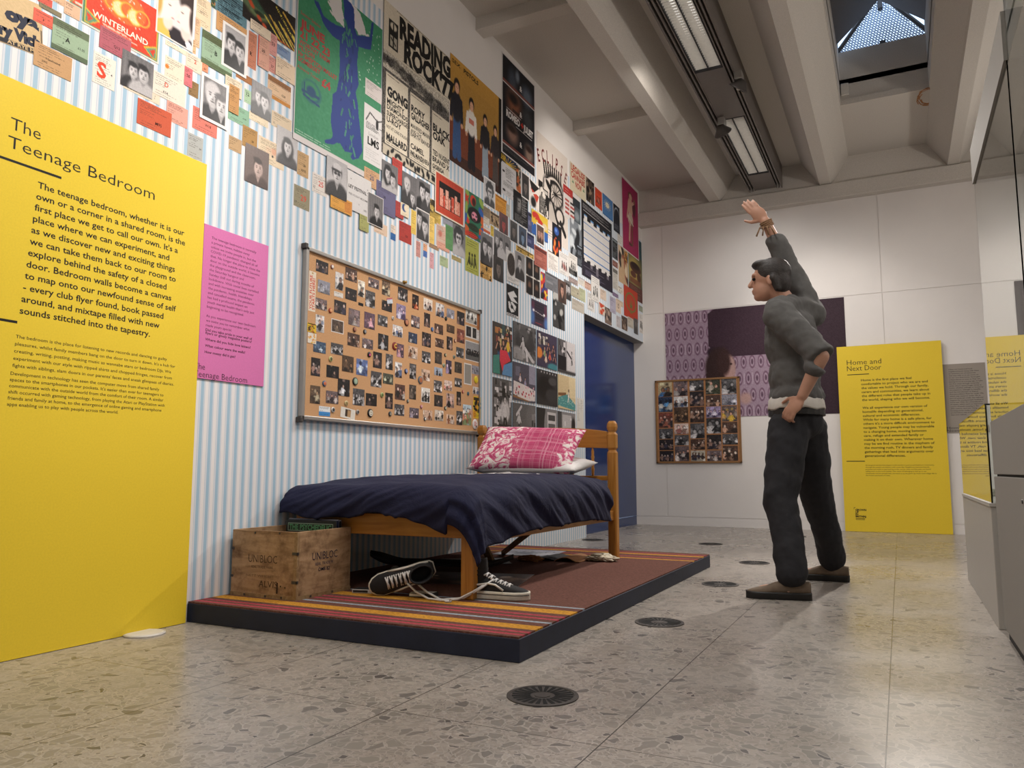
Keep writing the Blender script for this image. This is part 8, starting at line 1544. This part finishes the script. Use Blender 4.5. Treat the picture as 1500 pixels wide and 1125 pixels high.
# ------------------------------------------------------------------ glass show cases on the right
def pane(t, a, b): m = MB(); m.box(a, b); return m.build('glass_pane', 'case_glass', t)
def low_case():
    x0, x1, y0, y1 = .315, .95, 3.63, 5.18; t = thing('display_case', (.63, 4.4, 0), 'low grey display plinth under a glass box by the far wall', 'display case')
    m = MB(); m.box((x0, y0+.001, 0), (x1, y1, .478)); m.build('plinth', 'pale_laminate', t, bevel=.003); m = MB(); m.box((x0-.004, y0-.003, .478), (x1+.004, y1+.004, .492)); m.build('top_board', 'pale_laminate', t); g = .006; z0, z1 = .4925, .885
    pane(t, (x0+.004, y0+.004, z0), (x0+.004+g, y1-.004, z1)); pane(t, (x1-.01, y0+.004, z0), (x1-.004, y1-.004, z1)); pane(t, (x0+.011, y0+.004, z0), (x1-.011, y0+.01, z1)); pane(t, (x0+.011, y1-.01, z0), (x1-.011, y1-.004, z1)); pane(t, (x0+.004, y0+.004, z1+.0005), (x1-.004, y1-.004, z1+.007))
    m = MB(); m.box((.42, 4.55, .493), (.58, 4.70, .53)); tag(m.build('booklet', 'stripe_gold'), 'small pale booklet lying inside the low glass box', 'booklet'); m = MB(); m.box((.46, 3.74, .493), (.60, 3.80, .52)); tag(m.build('green_card', 'navy_gloss'), 'small dark card inside the near end of the low glass box', 'card')
low_case()
def tall_case(y0, y1, zg, cap, label):
    x0, x1 = .318, 1.02; t = thing('display_case', (.67, (y0+y1)/2, 0), label, 'display case')
    m = MB(); m.box((x0+.012, y0+.01, 0), (x1-.012, y1-.01, .04)); m.build('recessed_base', 'plain_black', t); m = MB(); m.box((x0, y0, .04), (x1, y1, .600)); pl_ = m.build('plinth', 'grey_laminate', t, bevel=.002); m = MB(); m.box((x0, y0, .608), (x1, y1, .808)); m.build('drawer', 'grey_laminate', t, bevel=.002); m = MB(); m.box((x0+.01, y0+.01, .60), (x1-.01, y1-.01, .608)); m.build('shadow_gap', 'plain_black', t)
    m = MB(); m.lathe((x0-.002, y0+.3, .53), [(.0, -.002), (.006, -.001), (.007, .003)], 12, 'x'); sub(m.build('lock', 'dark_metal', t), pl_)
    g = .008; z0, z1 = .809, zg
    pane(t, (x0+.003, y0+.003, z0), (x0+.003+g, y1-.003, z1)); pane(t, (x1-.011, y0+.003, z0), (x1-.003, y1-.003, z1)); pane(t, (x0+.012, y0+.003, z0), (x1-.012, y0+.011, z1)); pane(t, (x0+.012, y1-.011, z0), (x1-.012, y1-.003, z1))
    if cap: m = MB(); m.box((x0-.003, y0, z1), (x1, y0+.012, z1+.145)); m.box((x0-.003, y1-.012, z1), (x1, y1, z1+.145)); m.box((x0-.003, y0+.012, z1), (x0+.009, y1-.012, z1+.145)); m.box((x1-.012, y0+.012, z1), (x1, y1-.012, z1+.145)); m.box((x0+.009, y0+.012, z1+.01), (x1-.012, y1-.012, z1+.02)); m.build('cap', 'grey_laminate', t)
    else: pane(t, (x0+.003, y0+.003, z1+.0005), (x1-.003, y1-.003, z1+.009))
tall_case(2.42, 3.46, 1.757, True, 'tall glass show case on a dark grey cabinet with white cap'); tall_case(1.30, 2.40, 2.35, False, 'taller all glass show case nearest the right edge')
# water stain on the ceiling
m = MB(); rn = random.Random(4)
for k in range(9):
    r0 = .05+.025*rn.random(); a0 = rn.random()*6.28; m.tube([(.395+r0*math.cos(a0+q*.35)*(1+.25*rn.random()), 7.62+r0*2.2*math.sin(a0+q*.35)*(1+.25*rn.random()), 3.9995) for q in range(10)], .0028+.002*rn.random(), 5)
struct(m.build('ceiling_stain', 'card_board'))
# ------------------------------------------------------------------ standing visitor
def ellipsoid(m, c, r, M=None, n=16, k=10):
    c = Vector(c); rings = []
    for j in range(k+1):
        p = -math.pi/2+math.pi*j/k; rr = max(.02, math.cos(p)); ring = []
        for i in range(n): v = Vector((r[0]*rr*math.cos(6.2832*i/n), r[1]*rr*math.sin(6.2832*i/n), r[2]*math.sin(p))); ring.append(c+(M @ v if M else v))
        rings.append(ring)
    m.rings(rings)
def capsule(m, pts, rad, n=14):
    pts = [Vector(p) for p in pts]; P = []; R = []
    d0 = (pts[0]-pts[1]).normalized(); d1 = (pts[-1]-pts[-2]).normalized()
    for s in (1.0, .85, .5): P.append(pts[0]+d0*rad[0]*s*.9); R.append(max(.0008, rad[0]*math.sqrt(max(0, 1-s*s))))
    P += pts; R += list(rad)
    for s in (.5, .85, 1.0): P.append(pts[-1]+d1*rad[-1]*s*.9); R.append(max(.0008, rad[-1]*math.sqrt(max(0, 1-s*s))))
    m.tube(P, R, n)
def grown(m, name, mat, parent, vox, smooth=6, wr=0):
    o = m.build(name, mat, parent, smooth=True)
    r = o.modifiers.new('remesh', 'REMESH'); r.mode = 'VOXEL'; r.voxel_size = vox; r.use_smooth_shade = True
    s = o.modifiers.new('smooth', 'SMOOTH'); s.iterations = smooth; s.factor = .5
    if wr:
        tx = bpy.data.textures.new(name, 'CLOUDS'); tx.noise_scale = .09; dm = o.modifiers.new('creases', 'DISPLACE'); dm.texture = tx; dm.strength = wr; dm.mid_level = .5; dm.texture_coords = 'GLOBAL'
    return o
V = Vector
HN, HF = V((-.515, 4.31, .86)), V((-.455, 4.48, .86)); KN, KF = V((-.560, 4.17, .47)), V((-.425, 4.61, .475)); AN, AF = V((-.500, 4.02, .085)), V((-.375, 4.80, .085))
SN, SF = V((-.545, 4.235, 1.455)), V((-.415, 4.585, 1.50)); EN, WN = V((-.330, 4.14, 1.20)), V((-.430, 4.155, 1.00)); EF, WF = V((-.525, 4.585, 1.80)), V((-.628, 4.52, 2.065))
NECK, HEAD = V((-.520, 4.41, 1.545)), V((-.600, 4.39, 1.675))
who = thing('person', (-.47, 4.40, 0), 'person in dark clothes with one arm raised and the other hand at the waist', 'person')
m = MB()
ellipsoid(m, (-.485, 4.40, .93), (.115, .155, .14)); ellipsoid(m, (-.49, 4.405, 1.13), (.105, .145, .17)); ellipsoid(m, (-.50, 4.41, 1.34), (.12, .165, .20))
capsule(m, [SN+V((0, .03, .0)), V((-.50, 4.40, 1.50)), SF+V((0, -.03, 0))], [.055, .07, .055]); capsule(m, [V((-.50, 4.405, 1.45)), NECK, HEAD+V((.02, 0, -.03))], [.07, .056, .054])
capsule(m, [SN, EN], [.052, .040]); capsule(m, [EN, WN], [.042, .027]); capsule(m, [SF, EF], [.052, .040]); capsule(m, [EF, WF], [.042, .027])
capsule(m, [HN, KN], [.085, .056]); capsule(m, [KN, KN*.5+AN*.5+V((.02, 0, .05)), AN], [.054, .052, .036]); capsule(m, [HF, KF], [.085, .056]); capsule(m, [KF, KF*.5+AF*.5+V((.02, 0, .05)), AF], [.054, .052, .036])
# head, looking to -x: skull, jaw, nose, lips, brow, ears
def hp(x, y, z): return HEAD+V((x, y, z))
ellipsoid(m, hp(.012, 0, .03), (.098, .074, .088)); ellipsoid(m, hp(-.028, 0, -.045), (.062, .056, .068)); ellipsoid(m, hp(-.062, 0, -.085), (.026, .030, .024)); capsule(m, [hp(-.086, 0, .018), hp(-.106, 0, -.018)], [.009, .015]); ellipsoid(m, hp(-.085, 0, -.050), (.014, .024, .008)); ellipsoid(m, hp(-.082, 0, -.063), (.014, .021, .008)); capsule(m, [hp(-.078, -.04, .036), hp(-.086, 0, .034), hp(-.078, .04, .036)], [.010, .012, .010])
for s in (-1, 1): ellipsoid(m, hp(.012, s*.076, -.012), (.018, .010, .031))
def hand(m, wr, d, up, side, curls, sp=.55):
    d = V(d).normalized(); up = V(up); up = (up-d*up.dot(d)).normalized(); lat = d.cross(up)*side; c = wr+d*.055
    Mh = Matrix((d, lat, up)).transposed(); ellipsoid(m, c, (.058, .042, .016), Mh)
    for k, (ln, off) in enumerate(((.070, -.030), (.080, -.010), (.075, .010), (.058, .029))):
        p = c+d*.042+lat*off; a = curls[k]; q1 = p+(d*math.cos(a*.6)-up*math.sin(a*.6)+lat*off*sp*6*.1)*ln*.5; q2 = q1+(d*math.cos(a*1.5)-up*math.sin(a*1.5))*ln*.32; q3 = q2+(d*math.cos(a*2.2)-up*math.sin(a*2.2))*ln*.25
        capsule(m, [p, q1, q2, q3], [.0092, .0088, .008, .0068], 10)
    p = c-d*.022-lat*.034; capsule(m, [p, p+(d*.6-lat*.75-up*.2)*.034, p+(d*1.1-lat*.9-up*.35)*.052], [.012, .0105, .0085], 10)
hand(m, WF, V((-.62, -.10, .78)), (0, -1, -.2), 1, (.15, .2, .25, .4), .9); hand(m, WN, V((-.62, .10, -.75)), (-.4, -.9, .2), -1, (.5, .6, .65, .7))
for A, s in ((AN, 0), (AF, 0)): ellipsoid(m, A+V((-.06, 0, -.045)), (.11, .035, .03))
grown(m, 'body', 'skin', who, .0055, 5)
for s in (-1, 1):
    e = MB(); ellipsoid(e, hp(-.079, s*.030, .012), (.010, .012, .008)); e.build('eye', 'dark_void', who, smooth=True)
m = MB(); ellipsoid(m, hp(.022, 0, .045), (.100, .084, .088)); ellipsoid(m, hp(.065, 0, -.01), (.050, .074, .085)); ellipsoid(m, hp(-.035, 0, .095), (.060, .062, .030)); capsule(m, [hp(.03, -.07, .0), hp(.05, -.06, -.06)], [.025, .02]); capsule(m, [hp(.03, .07, .0), hp(.05, .06, -.06)], [.025, .02])
grown(m, 'hair', 'dark_hair', who, .007, 3, .008)
m = MB(); ellipsoid(m, (-.485, 4.40, 1.02), (.145, .190, .10)); ellipsoid(m, (-.49, 4.405, 1.13), (.135, .180, .17)); ellipsoid(m, (-.50, 4.41, 1.33), (.145, .190, .20)); capsule(m, [SN+V((0, .02, .01)), V((-.50, 4.40, 1.505)), SF+V((0, -.02, .01))], [.082, .085, .082]); capsule(m, [SN, EN, EN*.72+WN*.28], [.084, .070, .060]); capsule(m, [SF, EF, EF*.45+WF*.55], [.088, .068, .056])
grown(m, 'shirt', 'charcoal_knit', who, .010, 6, .03)
m = MB(); n = 28; m.rings([[(-.487+(.142+e)*math.cos(6.2832*i/n), 4.40+(.187+e)*math.sin(6.2832*i/n), z+.006*math.sin(i*1.7)) for i in range(n)] for z, e in ((1.04, -.03), (1.0, .0), (.955, .006), (.945, .004), (.955, -.004), (1.0, -.012))], False, False); o = m.build('undershirt', 'pale_shirt', who, smooth=True)
m = MB(); ellipsoid(m, (-.485, 4.40, .90), (.135, .175, .13)); capsule(m, [HN, KN*.5+HN*.5, KN], [.112, .100, .086]); capsule(m, [KN, AN*.5+KN*.5+V((.012, 0, 0)), AN+V((0, 0, .03))], [.086, .078, .074]); capsule(m, [HF, KF*.5+HF*.5, KF], [.112, .100, .086]); capsule(m, [KF, AF*.5+KF*.5+V((.012, 0, 0)), AF+V((0, 0, .03))], [.086, .078, .074])
grown(m, 'trousers', 'black_denim', who, .010, 5, .022)
m = MB(); n = 24; m.rings([[(-.487+(.140+e)*math.cos(6.2832*i/n), 4.40+(.182+e)*math.sin(6.2832*i/n), z) for i in range(n)] for z, e in ((.915, 0), (.915, .006), (.945, .006), (.945, 0))]); m.build('belt', 'black_leather', who)
for A, d in ((AN, (-1, -.18, 0)), (AF, (-1, .05, 0))):
    up, so, fx, la, sp = shoe_parts(.30, False); M = frame((A.x-.058, A.y, 0), d, (0, 0, 1))
    for k_, (mm, nm, mt_) in enumerate(((up, 'shoe', 'brown_suede'), (so, 'shoe_sole', 'black_leather'))):
        mm.v = [tuple(M @ V(v)) for v in mm.v]; mm.build(nm, mt_, who, smooth=True)
m = MB(); d = (WF-EF).normalized(); u = d.cross(V((0, 1, 0))).normalized(); w = u.cross(d)
for k in range(4): m.tube([WF-d*(.035-.010*k)+.034*(math.cos(a)*u+math.sin(a)*w) for a in np.linspace(0, 6.2832, 20)], .004, 6)
for k in range(4): m.tube([WF-d*.03+.034*u*1.0+V((.006*k-.01, -.01, 0)), WF+V((.02*k-.025, -.045, -.05)), WF+V((.034*k-.045, -.05, -.10))], .005, 6)
m.build('wrist_cords', 'wrist_cord', who, smooth=True)
